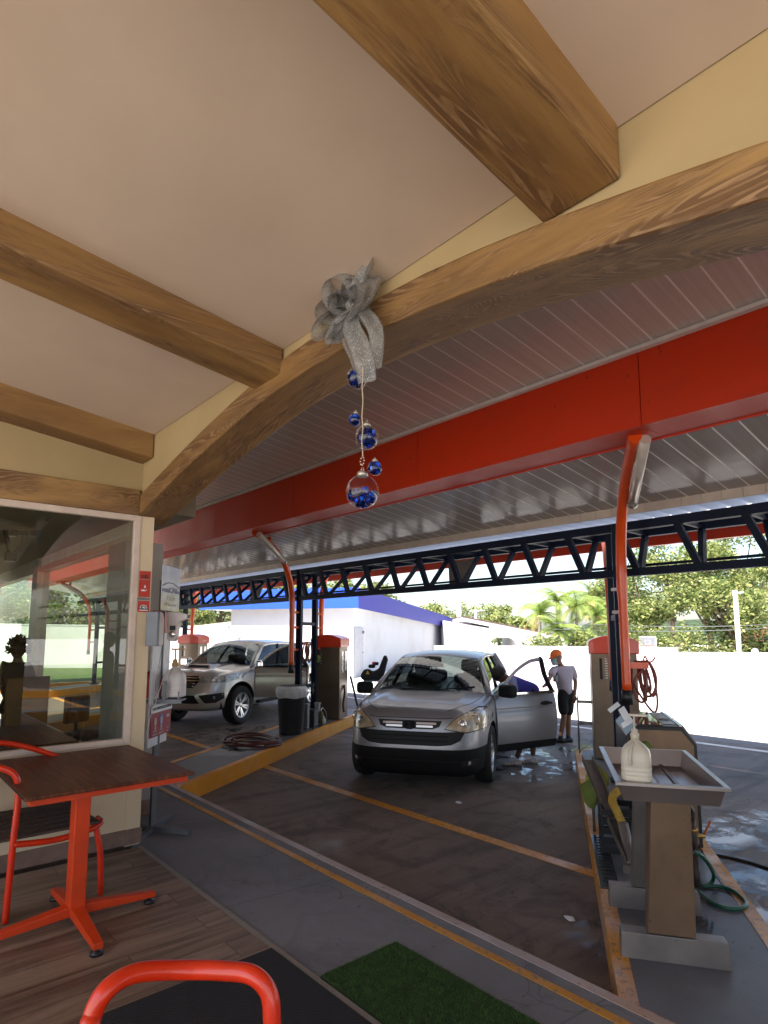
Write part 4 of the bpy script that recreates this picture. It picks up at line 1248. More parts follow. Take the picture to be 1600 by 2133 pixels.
# table
T0 = Vector((-4.45, 1.24, 0.012))
t = thing('cafe_table', 'square-edged table with dark plank top on an orange cross-foot pedestal', 'table', T0)
g = MB(); g.rbox((-0.625, -0.48, 0.757), (0.625, 0.48, 0.780), 0.006, 2); g.build('tabletop', M['table_top'], t)
g = MB(); g.box((-0.58, -0.445, 0.722), (0.60, -0.405, 0.7565)); g.box((-0.58, 0.405, 0.722), (0.60, 0.445, 0.7565)); g.box((0.56, -0.405, 0.722), (0.60, 0.405, 0.7565)); g.box((-0.58, -0.405, 0.722), (-0.54, 0.405, 0.7565)); g.box((0.40, -0.405, 0.715), (0.56, 0.405, 0.7565))
g.build('frame', M['table_orange'], t)
px_, py_ = 0.50, -0.16
g = MB(); g.box((px_-0.052, py_-0.042, 0.10), (px_+0.052, py_+0.042, 0.716)); g.build('pedestal', M['table_orange'], t, bevel=0.006)
for ax_, ay_ in ((1, 0), (-1, 0), (0, 1), (0, -1)):
    g = MB()
    sx_, sy_ = -ay_, ax_
    ln = 0.46
    g.hexa([(px_+sx_*-0.036, py_+sy_*-0.036, 0.062), (px_+ax_*ln-sx_*0.025, py_+ay_*ln-sy_*0.025, 0.034), (px_+ax_*ln+sx_*0.025, py_+ay_*ln+sy_*0.025, 0.034), (px_+sx_*0.036, py_+sy_*0.036, 0.062)],
           [(px_+sx_*-0.036, py_+sy_*-0.036, 0.118), (px_+ax_*ln-sx_*0.025, py_+ay_*ln-sy_*0.025, 0.066), (px_+ax_*ln+sx_*0.025, py_+ay_*ln+sy_*0.025, 0.066), (px_+sx_*0.036, py_+sy_*0.036, 0.118)])
    leg = g.build('foot_arm', M['table_orange'], t, flip=None, bevel=0.004)
    g = MB(); g.lathe([(0.014, 0.036), (0.014, 0.022), (0.032, 0.018), (0.034, 0.0)], 16, (px_+ax_*(ln-0.03), py_+ay_*(ln-0.03), 0.0)); g.build('foot_pad', M['black'], leg)
# small tube chair behind the table: back at low y, seat reaching under the top
CH = Vector((-4.63, 1.02, 0.012))
c = thing('cafe_chair', 'orange tube chair with dark slatted seat pushed in beside the window wall', 'chair', CH, 0, 'orange tube chairs')
def chair_parts(c, near_x=0.40, far_x=-0.36):
    for s, xx in ((1, near_x), (-1, far_x)):
        g = MB()
        pts = spline([(xx, -0.235, 0.0), (xx, -0.225, 0.40), (xx, -0.215, 0.72), (xx-0.01*s, -0.255, 0.845), (xx-0.06*s, -0.40, 0.90)], 8)
        g.tube(pts, 0.019, 12); g.build('rear_leg', M['red_tube'], c)
        g = MB()
        pts = spline([(xx-0.05*s, 0.30, 0.0), (xx-0.05*s, 0.285, 0.25), (xx-0.06*s, 0.25, 0.43)], 8)
        g.tube(pts, 0.019, 12); g.build('front_leg', M['red_tube'], c)
        g = MB()
        g.tube(spline([(xx, -0.225, 0.43), (xx-0.015*s, 0.0, 0.405), (xx-0.03*s, 0.20, 0.42), (xx-0.09*s, 0.29, 0.435), (xx-0.20*s, 0.30, 0.435)], 8), 0.019, 12)
        g.build('seat_rail', M['red_tube'], c)
    g = MB(); n_ = 24
    g.tube(spline([(near_x-0.06, -0.40, 0.90), (near_x-0.15, -0.49, 0.92), (0.0, -0.53, 0.93), (far_x+0.15, -0.49, 0.92), (far_x+0.05, -0.38, 0.93), (far_x-0.0, -0.16, 0.90), (far_x, 0.10, 0.80), (far_x+0.02, 0.25, 0.68), (far_x+0.04, 0.28, 0.43)], 8), 0.019, 12)
    g.build('back_rail', M['red_tube'], c)
    for x in (-0.15, 0.0, 0.15):
        g = MB(); g.tube([(x, -0.50, 0.92), (x, -0.40, 0.45)], 0.012, 8); g.build('back_bar', M['red_tube'], c)
    for k in range(7):
        x = far_x + 0.08 + k*(near_x-far_x-0.16)/6
        g = MB(); g.rbox((x-0.036, -0.30, 0.440+0.004*(k % 2)), (x+0.036, 0.27, 0.458), 0.005); g.build('seat_slat', M['slat'], c)
    for z in (0.60, 0.72, 0.83):
        g = MB(); g.rbox((-0.30, -0.50+0.09*(0.9-z), z-0.03), (0.30, -0.485+0.09*(0.9-z), z+0.03), 0.006); g.build('back_slat', M['slat'], c)
chair_parts(c)
# near chair: only the top loop of its back is in frame
p1 = at(196, 2110, d=1.16); p2 = at(400, 2026, d=1.27); p3 = at(566, 2110, d=1.22)
ctr = at(375, 2133, d=1.22)
c2 = thing('cafe_chair', 'orange tube chair in the near foreground beside the black mat', 'chair', (ctr.x, ctr.y, 0.012), 0, 'orange tube chairs')
def W(px, py, d):
    p = at(px, py, d=d); return Vector((p.x-ctr.x, p.y-ctr.y, p.z-0.012))
lp = [W(186, 2190, 1.13), W(190, 2125, 1.15), W(222, 2062, 1.17), (W(285, 2026, 1.22)), W(385, 2020, 1.27), W(470, 2022, 1.27), W(527, 2031, 1.25), W(560, 2068, 1.24), W(567, 2130, 1.23), W(567, 2200, 1.23)]
g = MB()
a0, a1 = lp[0], lp[-1]
legs0 = [Vector((a0.x+0.02, a0.y-0.01, 0.0)), Vector((a0.x+0.01, a0.y, 0.45))]
legs1 = [Vector((a1.x, a1.y, 0.45)), Vector((a1.x+0.01, a1.y+0.01, 0.0))]
g.tube(spline(legs0 + lp + legs1, 8), 0.0185, 20)
g.build('back_frame', M['red_tube'], c2)
fw = (a1-a0).cross(Vector((0, 0, 1))).normalized()
if fw.dot(ctr - CAM) > 0: fw = -fw
g = MB()
q0 = Vector((a0.x, a0.y, 0.44)); q1 = Vector((a1.x, a1.y, 0.44))
for k in range(5):
    u0 = 0.06 + k*0.18; u1 = u0 + 0.15
    A = q0.lerp(q1, u0); B = q0.lerp(q1, u1)
    g = MB(); g.hexa([A, B, B+fw*0.42, A+fw*0.42] if False else [A+fw*0.42, B+fw*0.42, B, A], [(v+Vector((0, 0, 0.018))) for v in ([A+fw*0.42, B+fw*0.42, B, A])])
    g.build('seat_slat', M['slat'], c2, flip=None)
for q in (q0, q1):
    g = MB(); e = q + fw*0.44
    g.tube(spline([q, q+fw*0.38, Vector((e.x, e.y, 0.40)), Vector((e.x, e.y, 0.0))], 6), 0.0185, 12); g.build('front_leg', M['red_tube'], c2)
for z in (0.62, 0.74):
    g = MB(); A = Vector((a0.x, a0.y, z)); B = Vector((a1.x, a1.y, z)); g.tube([A, B], 0.014, 8); g.build('back_bar', M['red_tube'], c2)

# mats
def m_mat():
    m, n, N, L, b = _new('black ribbed mat')
    v = _coord(N, L)
    sep = N.new('ShaderNodeSeparateXYZ'); L.new(v, sep.inputs[0])
    a = _math(N, L, 'SINE', _math(N, L, 'MULTIPLY', sep.outputs[0], 420.0), 0)
    b_ = _math(N, L, 'SINE', _math(N, L, 'MULTIPLY', sep.outputs[1], 420.0), 0)
    h = _math(N, L, 'MULTIPLY', a, b_)
    L.new(_ramp(N, L, h, [(0.3, (0.006, 0.006, 0.007)), (0.9, (0.030, 0.030, 0.030))]), b.inputs['Base Color'])
    b.inputs['Roughness'].default_value = 0.85
    _bump(N, L, b, h, 0.5, 0.004)
    return m
g = MB(); g.rbox((-0.9, -0.75, 0.0), (0.9, 0.75, 0.012), 0.004)
mt = g.build('door_mat', m_mat(), None); mt.location = (-2.06, 1.045, 0.0125)
tag(mt, 'black ribbed rubber mat lying on the plank tiles', 'door mat')
gm = thing('grass_mat', 'green artificial grass mat on the grey walkway', 'grass mat', (-1.69, 2.10, 0.0))
M['turf_base'] = plain('turf backing', (0.020, 0.045, 0.010), 0.9, var=0.3)
g = MB(); g.box((-0.90, -0.25, 0.0), (0.90, 0.25, 0.012)); g.build('backing', M['turf_base'], gm)
M['turf'] = plain('turf blades', (0.038, 0.098, 0.014), 0.75, var=0.6, sc=30)
rnd = random.Random(5)
g = MB()
for i in range(30000):
    x = rnd.uniform(-0.90, 0.90); y = rnd.uniform(-0.25, 0.25); a = rnd.uniform(0, 2*PI); h_ = rnd.uniform(0.006, 0.015)
    dx, dy = 0.0016*math.cos(a), 0.0016*math.sin(a); lx, ly = rnd.uniform(-0.012, 0.012), rnd.uniform(-0.012, 0.012)
    g.face([(x-dx, y-dy, 0.011), (x+dx, y+dy, 0.011), (x+lx, y+ly, 0.011+h_)])
tag(g.build('turf', M['turf'], gm), kind='stuff')

# ================================================================ ORNAMENT
def m_tulle():
    m, n, N, L, b = _new('silver glitter ribbon')
    v = _coord(N, L)
    sp = _noise(N, L, v, 330, 2, 0.5)
    gl_ = _ramp(N, L, sp, [(0.60, 0.0), (0.68, 1.0)])
    fold = _noise(N, L, v, 14, 3)
    base = _ramp(N, L, fold, [(0.3, (0.22, 0.22, 0.215)), (0.7, (0.36, 0.355, 0.34))])
    L.new(_mix(N, L, gl_, base, (0.88, 0.86, 0.82)), b.inputs['Base Color'])
    b.inputs['Roughness'].default_value = 0.5; b.inputs['Metallic'].default_value = 0.35
    L.new(_ramp(N, L, gl_, [(0.0, 0.66), (1.0, 1.0)]), b.inputs['Alpha'])
    _bump(N, L, b, sp, 0.8, 0.004)
    return m
M['tulle'] = m_tulle()
OC = Vector((-2.075, 1.66, 3.19))
bow = thing('ribbon_bow', 'silver glitter ribbon bow pinned to the arch beam', 'bow', OC)
# directions: image right ~ (0.66, 0.75), but the bow sits against the plane y = 1.71, so spread along x and z
def loop(ang, ln, wd, tw=0.0, ph=0.0, lift=0.07):
    g = MB()
    ca, sa = math.cos(ang), math.sin(ang)
    def f(u, v):
        t = 2*PI*u
        r = ln*0.5*(1-math.cos(t))                     # out and back
        s = math.sin(t)*wd*0.33
        w_ = (v-0.5)*wd*(0.25+0.75*math.sin(PI*u)**0.7)
        ruf = 0.008*math.sin(4*v*PI+ph)*math.sin(PI*u) + 0.006*math.sin(2*t+ph)
        X = ca*r - sa*(s + ruf); Z = sa*r + ca*(s + ruf)
        return (X, -0.02 - lift*math.sin(PI*u)*0.6 + w_*0.75, Z + w_*0.55 + tw*w_)
    g.grid(f, 36, 14)
    return g.build('bow_loop', M['tulle'], bow)
for i, (a, l, w_) in enumerate(((R(155), 0.20, 0.21), (R(112), 0.19, 0.22), (R(200), 0.19, 0.20), (R(236), 0.16, 0.18), (R(12), 0.15, 0.18), (R(-28), 0.13, 0.15), (R(66), 0.14, 0.17), (R(135), 0.12, 0.16))):
    loop(a, l, w_, ph=i*1.7, lift=0.05+0.02*(i % 3))
def tail(pts, wid, ph):
    sp_ = spline(pts, 10)
    g = MB(); n_ = len(sp_)-1
    def f(u, v):
        p = sp_[min(n_, int(round(u*n_)))]
        w_ = wid*(0.35+0.65*math.sin(PI*min(1, u*0.6+0.12)))*(v-0.5)
        return p + Vector((w_*0.9, 0.020*math.sin(2.2*PI*v+ph+u*2), w_*0.12))
    g.grid(f, n_, 12)
    return g.build('ribbon_tail', M['tulle'], bow)
tail([(0.0, -0.03, -0.02), (0.02, -0.09, -0.13), (0.085, -0.08, -0.27), (0.125, -0.06, -0.42)], 0.165, 0.3)
tail([(0.02, -0.03, -0.02), (0.09, -0.05, -0.08), (0.17, -0.04, -0.20), (0.17, -0.04, -0.36)], 0.11, 1.5)
tail([(0.02, -0.03, 0.0), (0.09, -0.07, 0.07), (0.16, -0.05, 0.15)], 0.13, 2.5)
tail([(-0.02, -0.03, -0.01), (-0.09, -0.07, -0.06), (-0.13, -0.05, -0.14)], 0.12, 0.8)
g = MB(); g.ball((0.0, -0.05, 0.0), 0.030, 14, (1, 0.8, 0.9)); g.build('knot', M['tulle'], bow)
# strand of beads
M['bead'] = plain('gold-silver bead', (0.75, 0.64, 0.48), 0.18, 1.0)
g = MB()
zt, zb = 2.83, 2.435
BXs = at(755, 880, y=1.575).x
nb = 52
for k in range(nb):
    z = zt + (zb-zt)*k/(nb-1); g.ball((BXs+0.003*math.sin(k*0.4), 1.575, z), 0.0038, 8)
for k in range(9):
    a = PI*k/8*2; g.ball((BXs+0.013*math.sin(a), 1.575, zb-0.006-0.022*(1-math.cos(a))*0.8), 0.0038, 8)
st = g.build('bead_string', M['bead'], None)
tag(st, 'thin string of tiny metallic beads hanging from the silver bow', 'bead string')
M['bauble_shell'] = glass('clear bauble shell', (0.95, 0.96, 0.98), 1.0, 0.05)
M['blue_foil'] = plain('blue foil flakes', (0.010, 0.085, 0.55), 0.20, 0.85, var=0.6, sc=40)
M['blue_foil_dark'] = plain('dark blue foil', (0.004, 0.02, 0.16), 0.22, 0.8, var=0.5, sc=40)
M['cap_silver'] = plain('bauble cap', (0.55, 0.50, 0.42), 0.35, 0.9)
def bauble(px, py, rpx, y, label, fill=0.62, cap_ang=0.0, seed=1):
    c_ = at(px, py, y=y)
    dd = (c_-CAM).dot(_F)
    r = rpx/1250*dd
    t = thing('bauble', label, 'bauble', c_, 0, 'clear baubles filled with blue flakes')
    g = MB(); g.ball((0, 0, 0), r, 28); g.build('glass_shell', M['bauble_shell'], t, weld=1e-5)
    rr = random.Random(seed)
    for nm, n_ in (('blue_foil', 95), ('blue_foil_dark', 60)):
        g = MB()
        for i in range(n_):
            for _ in range(30):
                p = Vector((rr.uniform(-1, 1), rr.uniform(-1, 1), rr.uniform(-1, 2*fill-1)))
                if 0.2 < p.length < (0.90 if r > 0.06 else 0.74): break
            p *= r
            M0 = Matrix.Translation(p) @ Matrix.Rotation(rr.uniform(0, 6), 4, 'X') @ Matrix.Rotation(rr.uniform(0, 6), 4, 'Y')
            g.M = M0; q = min(0.0095, r*0.30)
            g.face([(q*math.cos(2*PI*k/7), q*math.sin(2*PI*k/7), 0) for k in range(7)])
        g.M = Matrix.Identity(4)
        fo = g.build('foil_flakes', M[nm], t); fo['kind'] = 'stuff'
    g = MB()
    g.M = Matrix.Rotation(cap_ang, 4, 'Y')
    k_ = 0.34 if r > 0.05 else 0.36
    g.lathe([(r*k_, r*0.93), (r*k_, r*1.12), (r*k_*0.82, r*1.22), (0.001, r*1.26)], 16)
    g.tube([(r*0.12*math.cos(2*PI*q/12), 0, r*1.36+r*0.12*math.sin(2*PI*q/12)) for q in range(12)], r*0.02+0.0006, 6, closed=True)
    g.M = Matrix.Identity(4)
    g.build('cap', M['cap_silver'], t)
bauble(755, 1024, 35, 1.58, 'largest clear bauble with blue flakes at the bottom of the strand', 0.52, 0.0, 3)
bauble(781, 975, 15.5, 1.60, 'small blue bauble just above and right of the largest one', 0.9, 0.0, 4)
bauble(764, 911, 25.5, 1.61, 'medium blue bauble halfway down the strand', 0.85, 0.0, 5)
bauble(739, 874, 13.5, 1.60, 'small blue bauble to the left above the middle one', 0.9, 0.2, 6)
bauble(744, 787, 23.0, 1.60, 'medium blue bauble touching the end of the ribbon', 0.75, 0.5, 7)
bauble(735, 704, 13, 1.65, 'small dark blue bauble half hidden behind the ribbon', 0.9, 0.0, 8)
bauble(772, 772, 13, 1.63, 'small clear bauble showing through the ribbon tail', 0.5, -0.6, 9)

# ================================================================ SANITISER STAND
M['grey_post'] = plain('grey painted post', (0.14, 0.15, 0.17), 0.45, 0.3)
M['white_plastic'] = plain('white plastic', (0.62, 0.55, 0.54), 0.4)
M['sign_red'] = plain('red sign', (0.50, 0.035, 0.020), 0.4)
M['sign_maroon'] = plain('maroon sign', (0.30, 0.022, 0.035), 0.4)
M['sign_white'] = plain('white sign', (0.70, 0.70, 0.74), 0.4)
M['ink'] = plain('black ink', (0.02, 0.02, 0.02), 0.5)
M['sign_grey'] = plain('grey sign band', (0.40, 0.39, 0.35), 0.5)
def m_poster():
    m, n, N, L, b = _new('printed sky poster')
    v = _coord(N, L)
    sep = N.new('ShaderNodeSeparateXYZ'); L.new(v, sep.inputs[0])
    h = N.new('ShaderNodeMapRange'); h.inputs['From Min'].default_value = 0.0; h.inputs['From Max'].default_value = 0.40
    L.new(sep.outputs[2], h.inputs[0])
    c = _ramp(N, L, h.outputs[0], [(0.0, (0.50, 0.36, 0.20)), (0.28, (0.52, 0.50, 0.42)), (0.5, (0.60, 0.62, 0.68)), (1.0, (0.48, 0.47, 0.66))])
    f = _ramp(N, L, _noise(N, L, v, 5, 4), [(0.4, 0.0), (0.62, 0.7)])
    L.new(_mix(N, L, f, c, (0.74, 0.75, 0.80)), b.inputs['Base Color'])
    b.inputs['Roughness'].default_value = 0.25
    return m
sp = Vector((-5.354, 2.045, 0.0))
stn = thing('sanitizer_stand', 'grey post stand on a cross foot carrying a board and signs beside the corner pillar', 'stand', sp)
def L2(p): return Vector((p.x-sp.x, p.y-sp.y, p.z))
g = MB(); g.box((-0.022, -0.022, 0.03), (0.022, 0.022, 2.15)); g.build('post', M['grey_post'], stn)
for q in ((0.30, 0.20), (-0.26, 0.26), (0.22, -0.20), (-0.2, -0.22)):
    g = MB()
    d_ = Vector((q[0], q[1], 0)); s_ = Vector((-q[1], q[0], 0)).normalized()*0.02
    g.hexa([s_, -s_, d_-s_, d_+s_], [s_+Vector((0, 0, 0.045)), -s_+Vector((0, 0, 0.045)), d_-s_+Vector((0, 0, 0.03)), d_+s_+Vector((0, 0, 0.03))]); g.build('foot', M['grey_post'], stn, flip=None)
# upper poster board, turned away from the wall
A = at(339.6, 1179, d=5.20); B = at(376, 1190, d=5.62)
A0 = at(331.7, 1272, d=5.20); 
u = Vector((B.x-A.x, B.y-A.y, 0)).normalized(); wd = (B-A).length
pz0, pz1 = 1.875, 2.27
po = bpy.data.objects.new('poster_board', None); C.objects.link(po); po.parent = stn
po.location = (A.x-sp.x, A.y-sp.y, pz0); ang = math.atan2(u.y, u.x); po.rotation_euler = (0, 0, ang)
g = MB(); g.box((0, 0, 0), (wd, 0.006, pz1-pz0)); g.build('poster_print', m_poster(), po)
M['poster_line'] = plain('poster blue band', (0.20, 0.20, 0.34), 0.4)
M['poster_cream'] = plain('poster cream lettering', (0.66, 0.60, 0.52), 0.4)
g = MB()
g.tube([(wd*0.02, -0.002, 0.215), (wd*0.30, -0.002, 0.245), (wd*0.60, -0.002, 0.250), (wd*0.98, -0.002, 0.215)], 0.0045, 6); g.build('poster_band', M['poster_line'], po)
g = MB(); g.box((wd*0.01, -0.003, 0.165), (wd*0.17, -0.0005, 0.190)); g.box((wd*0.80, -0.003, 0.160), (wd*0.99, -0.0005, 0.185)); g.build('poster_band', M['poster_line'], po)
text_mesh('lettering', 'nsiCAR', 0.070, M['poster_line'], po, (wd*0.5, -0.003, 0.182), (R(90), 0, 0), 0.001, 0.001, sx=1.0*wd/0.30)
text_mesh('lettering', 'M T T O', 0.055, M['poster_cream'], po, (wd*0.52, -0.003, 0.105), (R(90), 0, 0), 0.001, 0.001)
text_mesh('lettering', 'LO TENEMOS', 0.040, M['poster_cream'], po, (wd*0.5, -0.003, 0.055), (R(90), 0, 0), 0.001, 0.001)
# pale board below
g = MB(); g.M = Matrix.Translation((A.x-sp.x-0.06, A.y-sp.y-0.02, 0)) @ Matrix.Rotation(ang, 4, 'Z'); g.rbox((0.02, 0.02, 1.06), (wd*0.92, 0.035, 1.875), 0.004); g.M = Matrix.Identity(4)
g.build('back_board', M['sign_red'], stn)
g = MB(); g.M = Matrix.Translation((A.x-sp.x-0.06, A.y-sp.y-0.02, 0)) @ Matrix.Rotation(ang, 4, 'Z'); g.rbox((-0.03, 0.0, 0.72), (wd*0.86, 0.019, 1.68), 0.004); g.M = Matrix.Identity(4)
g.build('back_board', M['sign_white'], stn)
# lower maroon sign
A = at(316, 1474, d=5.03); B = at(357, 1463, d=5.42); lo = at(311, 1537, d=5.03)
u = Vector((B.x-A.x, B.y-A.y, 0)).normalized(); wd2 = math.hypot(B.x-A.x, B.y-A.y); hh_ = A.z-lo.z
ls = bpy.data.objects.new('protocol_sign', None); C.objects.link(ls); ls.parent = stn
ls.location = (A.x-sp.x, A.y-sp.y, lo.z); ls.rotation_euler = (0, 0, math.atan2(u.y, u.x))
g = MB(); g.box((0, 0, 0), (wd2, 0.006, hh_)); g.build('sign_panel', M['sign_maroon'], ls)
g = MB(); g.box((-0.005, -0.004, hh_*0.80), (wd2+0.01, -0.0005, hh_*1.06)); g.build('title_strip', M['sign_white'], ls)
text_mesh('lettering', 'SIGUE EL PROTOCOLO DE SEGURIDAD', 0.034, M['ink'], ls, (wd2/2, -0.0055, hh_*0.93), (R(90), 0, 0), 0.0008, 0.0004, sx=wd2/0.62)
M['pict'] = plain('sign pictograms', (0.50, 0.42, 0.42), 0.4)
M['pict_blue'] = plain('sign blue oval', (0.12, 0.13, 0.30), 0.4)
for i, xx in enumerate((0.20, 0.50, 0.82)):
    g = MB(); 
    if i == 1: g.prism([(wd2*xx+0.036*math.cos(2*PI*k/20), hh_*0.50+0.060*math.sin(2*PI*k/20)) for k in range(20)], -0.002, -0.0005, 'y'); g.build('pictogram', M['pict_blue'], ls)
    g = MB()
    if i == 2: g.box((wd2*xx-0.025, -0.004, hh_*0.55), (wd2*xx+0.025, -0.0025, hh_*0.64))
    else:
        g.prism([(wd2*xx+0.020*math.cos(2*PI*k/14), hh_*0.50+0.036*math.sin(2*PI*k/14)) for k in range(14)], -0.004, -0.0025, 'y')
        g.box((wd2*xx-0.012, -0.004, hh_*0.50-0.065), (wd2*xx+0.012, -0.0025, hh_*0.50-0.040))
    g.build('pictogram', M['pict'], ls)
for i, (xx, s1, s2) in enumerate(((0.20, 'MASCARILLA', 'PERMANENTE'), (0.50, 'TOMA DE', 'TEMPERATURA'), (0.82, 'APLICA', 'GEL'))):
    text_mesh('lettering', s1, 0.020, M['pict'], ls, (wd2*xx, -0.003, hh_*0.19), (R(90), 0, 0), 0.0006, 0.0004, sx=0.75)
    text_mesh('lettering', s2, 0.020, M['pict'], ls, (wd2*xx, -0.003, hh_*0.08), (R(90), 0, 0), 0.0006, 0.0004, sx=0.75)
# bottle bracket
bk = at(340, 1458, d=5.20)
g = MB(); b0 = L2(bk)
uu = Vector((0.66, 0.75, 0))
g.M = Matrix.Translation(b0) @ Matrix.Rotation(math.atan2(uu.y, uu.x), 4, 'Z')
g.box((-0.12, -0.06, 0.0), (0.18, 0.06, 0.012)); g.box((0.02, -0.075, 0.0), (0.045, -0.06, 0.17)); g.box((0.15, -0.075, 0.0), (0.16, -0.06, 0.08)); g.box((-0.12, -0.075, -0.02), (0.18, -0.06, 0.012))
g.M = Matrix.Identity(4)
g.build('bottle_bracket', M['grey_post'], stn)
# soap dispenser on the wall end, thermometer on the stand
dc = at(322, 1345, d=5.02)
t = thing('soap_dispenser', 'grey and white wall soap dispenser on the pillar edge', 'soap dispenser', (dc.x, dc.y, dc.z), ang)
g = MB(); g.rbox((-0.075, -0.05, 0.0), (-0.035, 0.05, 0.285), 0.006); g.build('back_plate', M['grey_post'], t)
g = MB(); g.prism([(-0.035, 0.0), (0.055, 0.0), (0.066, 0.03), (0.066, 0.22), (0.045, 0.27), (0.0, 0.285), (-0.035, 0.285)], -0.05, 0.05, 'y'); g.build('cover', M['white_plastic'], t, bevel=0.01)
tc = at(358, 1335, d=5.25)
t = thing('wall_thermometer', 'white infrared thermometer with a cable under the poster board', 'thermometer', (tc.x, tc.y, tc.z), math.atan2(0.75, 0.66))
g = MB()
g.prism([(-0.035, 0.02), (-0.015, 0.0), (0.035, 0.0), (0.05, 0.04), (0.055, 0.10), (0.07, 0.165), (0.11, 0.185), (0.135, 0.19), (0.135, 0.235), (0.05, 0.25), (-0.035, 0.255)], -0.035, 0.035, 'y'); g.build('housing', M['white_plastic'], t, bevel=0.008)
g = MB(); g.lathe([(0.026, 0.0), (0.028, -0.012), (0.020, -0.016), (0.001, -0.017)], 16, (0.015, -0.036, 0.06), axis='y'); g.build('sensor_eye', M['chrome'], t)
g = MB(); g.rbox((-0.01, -0.039, 0.095), (0.04, -0.034, 0.135), 0.004); g.build('display', M['ink'], t)
g = MB(); g.tube([(0.136, 0.0, 0.213), (0.142, 0, 0.213)], 0.014, 10); g.build('probe_tip', M['black'], t)
cab = spline([at(361, 1335, d=5.2), at(355, 1375, d=5.15), at(338, 1420, d=5.05), at(322, 1470, d=4.98), at(312, 1500, d=4.96), at(301, 1545, d=4.96), at(293, 1600, d=4.98)], 8)
g = MB(); g.tube(cab, 0.0022, 6); g.bm.transform(Matrix.Translation(-sp)); g.build('power_cord', M['white_plastic'], stn)
cab = spline([at(338, 1345, d=5.1), at(333, 1375, d=5.1), at(325, 1415, d=5.08), at(324, 1440, d=5.08)], 6)
g = MB(); g.tube(cab, 0.0018, 6); g.bm.transform(Matrix.Translation(-sp)); g.build('power_cord', M['grey_post'], stn)
# jugs
M['jug_white'] = plain('milky jug plastic', (0.60, 0.56, 0.55), 0.35)
M['jug_red'] = plain('red jug plastic', (0.42, 0.020, 0.022), 0.35)
M['pump_gold'] = plain('ochre pump', (0.45, 0.28, 0.12), 0.4)
def jug(name, label, c_, h_, w_, m1, m2, rz=0, pump=True, group=None, ribs=True):
    t = thing(name, label, 'jug', c_, rz, group)
    g = MB()
    hb = h_*0.62
    pr = [(0.0, 0.96), (0.02, 1.0), (0.10, 1.0), (0.115, 0.975), (0.13, 1.0), (0.20, 1.0), (0.215, 0.975), (0.23, 1.0), (0.30, 1.0), (0.315, 0.975), (0.33, 0.99), (0.50, 0.99), (0.62, 0.97), (0.72, 0.90), (0.82, 0.70), (0.91, 0.42), (0.96, 0.26), (1.0, 0.22)]
    rings = []
    for hz, k in pr:
        ring = []
        for q in range(28):
            a = 2*PI*q/28; n_ = 4.0 if hz < 0.7 else 4.0-2.0*(hz-0.7)/0.3
            ring.append(g._v((w_/2*k*sup(math.cos(a), n_), w_/2*k*0.85*sup(math.sin(a), n_), hb*hz)))
        rings.append(ring)
    for a_, b_ in zip(rings, rings[1:]):
        for q in range(28): g._f([a_[q], a_[(q+1) % 28], b_[(q+1) % 28], b_[q]], True)
    g._f(rings[0][::-1]); g._f(rings[-1])
    body = g.build('jug_body', m1, t)
    g = MB(); g.tube(spline([(-w_*0.16, -w_*0.44, hb*0.40), (-w_*0.17, -w_*0.50, hb*0.60), (-w_*0.12, -w_*0.34, hb*0.82), (-w_*0.05, -w_*0.12, hb*0.92)], 6), w_*0.055, 8); g.build('jug_handle', m1, t)
    g = MB()
    z0 = hb
    g.lathe([(w_*0.14, z0-0.002), (w_*0.15, z0+h_*0.07), (w_*0.11, z0+h_*0.08), (w_*0.10, z0+h_*0.14), (w_*0.035, z0+h_*0.15), (w_*0.032, z0+h_*0.34)], 16)
    g.M = Matrix.Translation((0, 0, z0+h_*0.34))
    g.rbox((-w_*0.18, -w_*0.07, 0), (w_*0.42, w_*0.07, h_*0.035), 0.004)
    g.M = Matrix.Identity(4)
    g.build('pump', m2, t)
    return t
wj = at(362, 1450, d=5.28)
jug('sanitizer_jug', 'white gel jug with an ochre pump held in the grey bracket', (wj.x, wj.y, wj.z), 0.42, 0.19, M['jug_white'], M['pump_gold'], math.atan2(0.75, 0.66))
rj = at(317, 1452, d=5.30)
jug('sanitizer_jug', 'red jug partly hidden behind the pillar edge', (rj.x, rj.y, rj.z), 0.40, 0.19, M['jug_red'], M['pump_gold'], 0.6)
# sticker on the pillar: faces +x
sx0 = -5.0975
st = thing('gel_sticker', 'red GEL notice stuck on the cream pillar', 'sticker', (sx0, 1.79, 1.86))
def SP(px, py): p = at(px, py, x=sx0); return (p.y-1.79, p.z-1.86)
rows = [((288.5, 1189), (317.5, 1190), (315.5, 1243), (285.5, 1243), 'sign_red'), ((285.5, 1243.6), (315.3, 1243.6), (315.0, 1250.5), (285.2, 1250.5), 'sign_grey'), ((285, 1251), (315, 1251), (313.5, 1274.5), (283.5, 1274.5), 'sign_red')]
ya, yb = 1.745-1.79, 1.838-1.79
def zz(py): return SP(300, py)[1]
for (pt, pb, mm) in ((1189, 1243, 'sign_red'), (1243, 1251, 'sign_grey'), (1251, 1274.5, 'sign_red')):
    g = MB(); g.box((0, ya, zz(pb)), (0.002, yb, zz(pt))); g.build('sticker_field', M[mm], st)
rot_ = (R(90), 0, R(90))
text_mesh('lettering', 'GEL', 0.040, M['ink'], st, (0.004, 0.0, zz(1201)), rot_, 0.0006, 0.0012)
text_mesh('lettering', 'ANTIBACTERIAL', 0.0105, M['sign_grey'], st, (0.004, 0.0, zz(1206.5)), rot_, 0.0005, 0.0002)
text_mesh('lettering', 'UTILÍZALO', 0.0195, M['ink'], st, (0.0042, 0.0, zz(1247)), rot_, 0.0005, 0.0006)
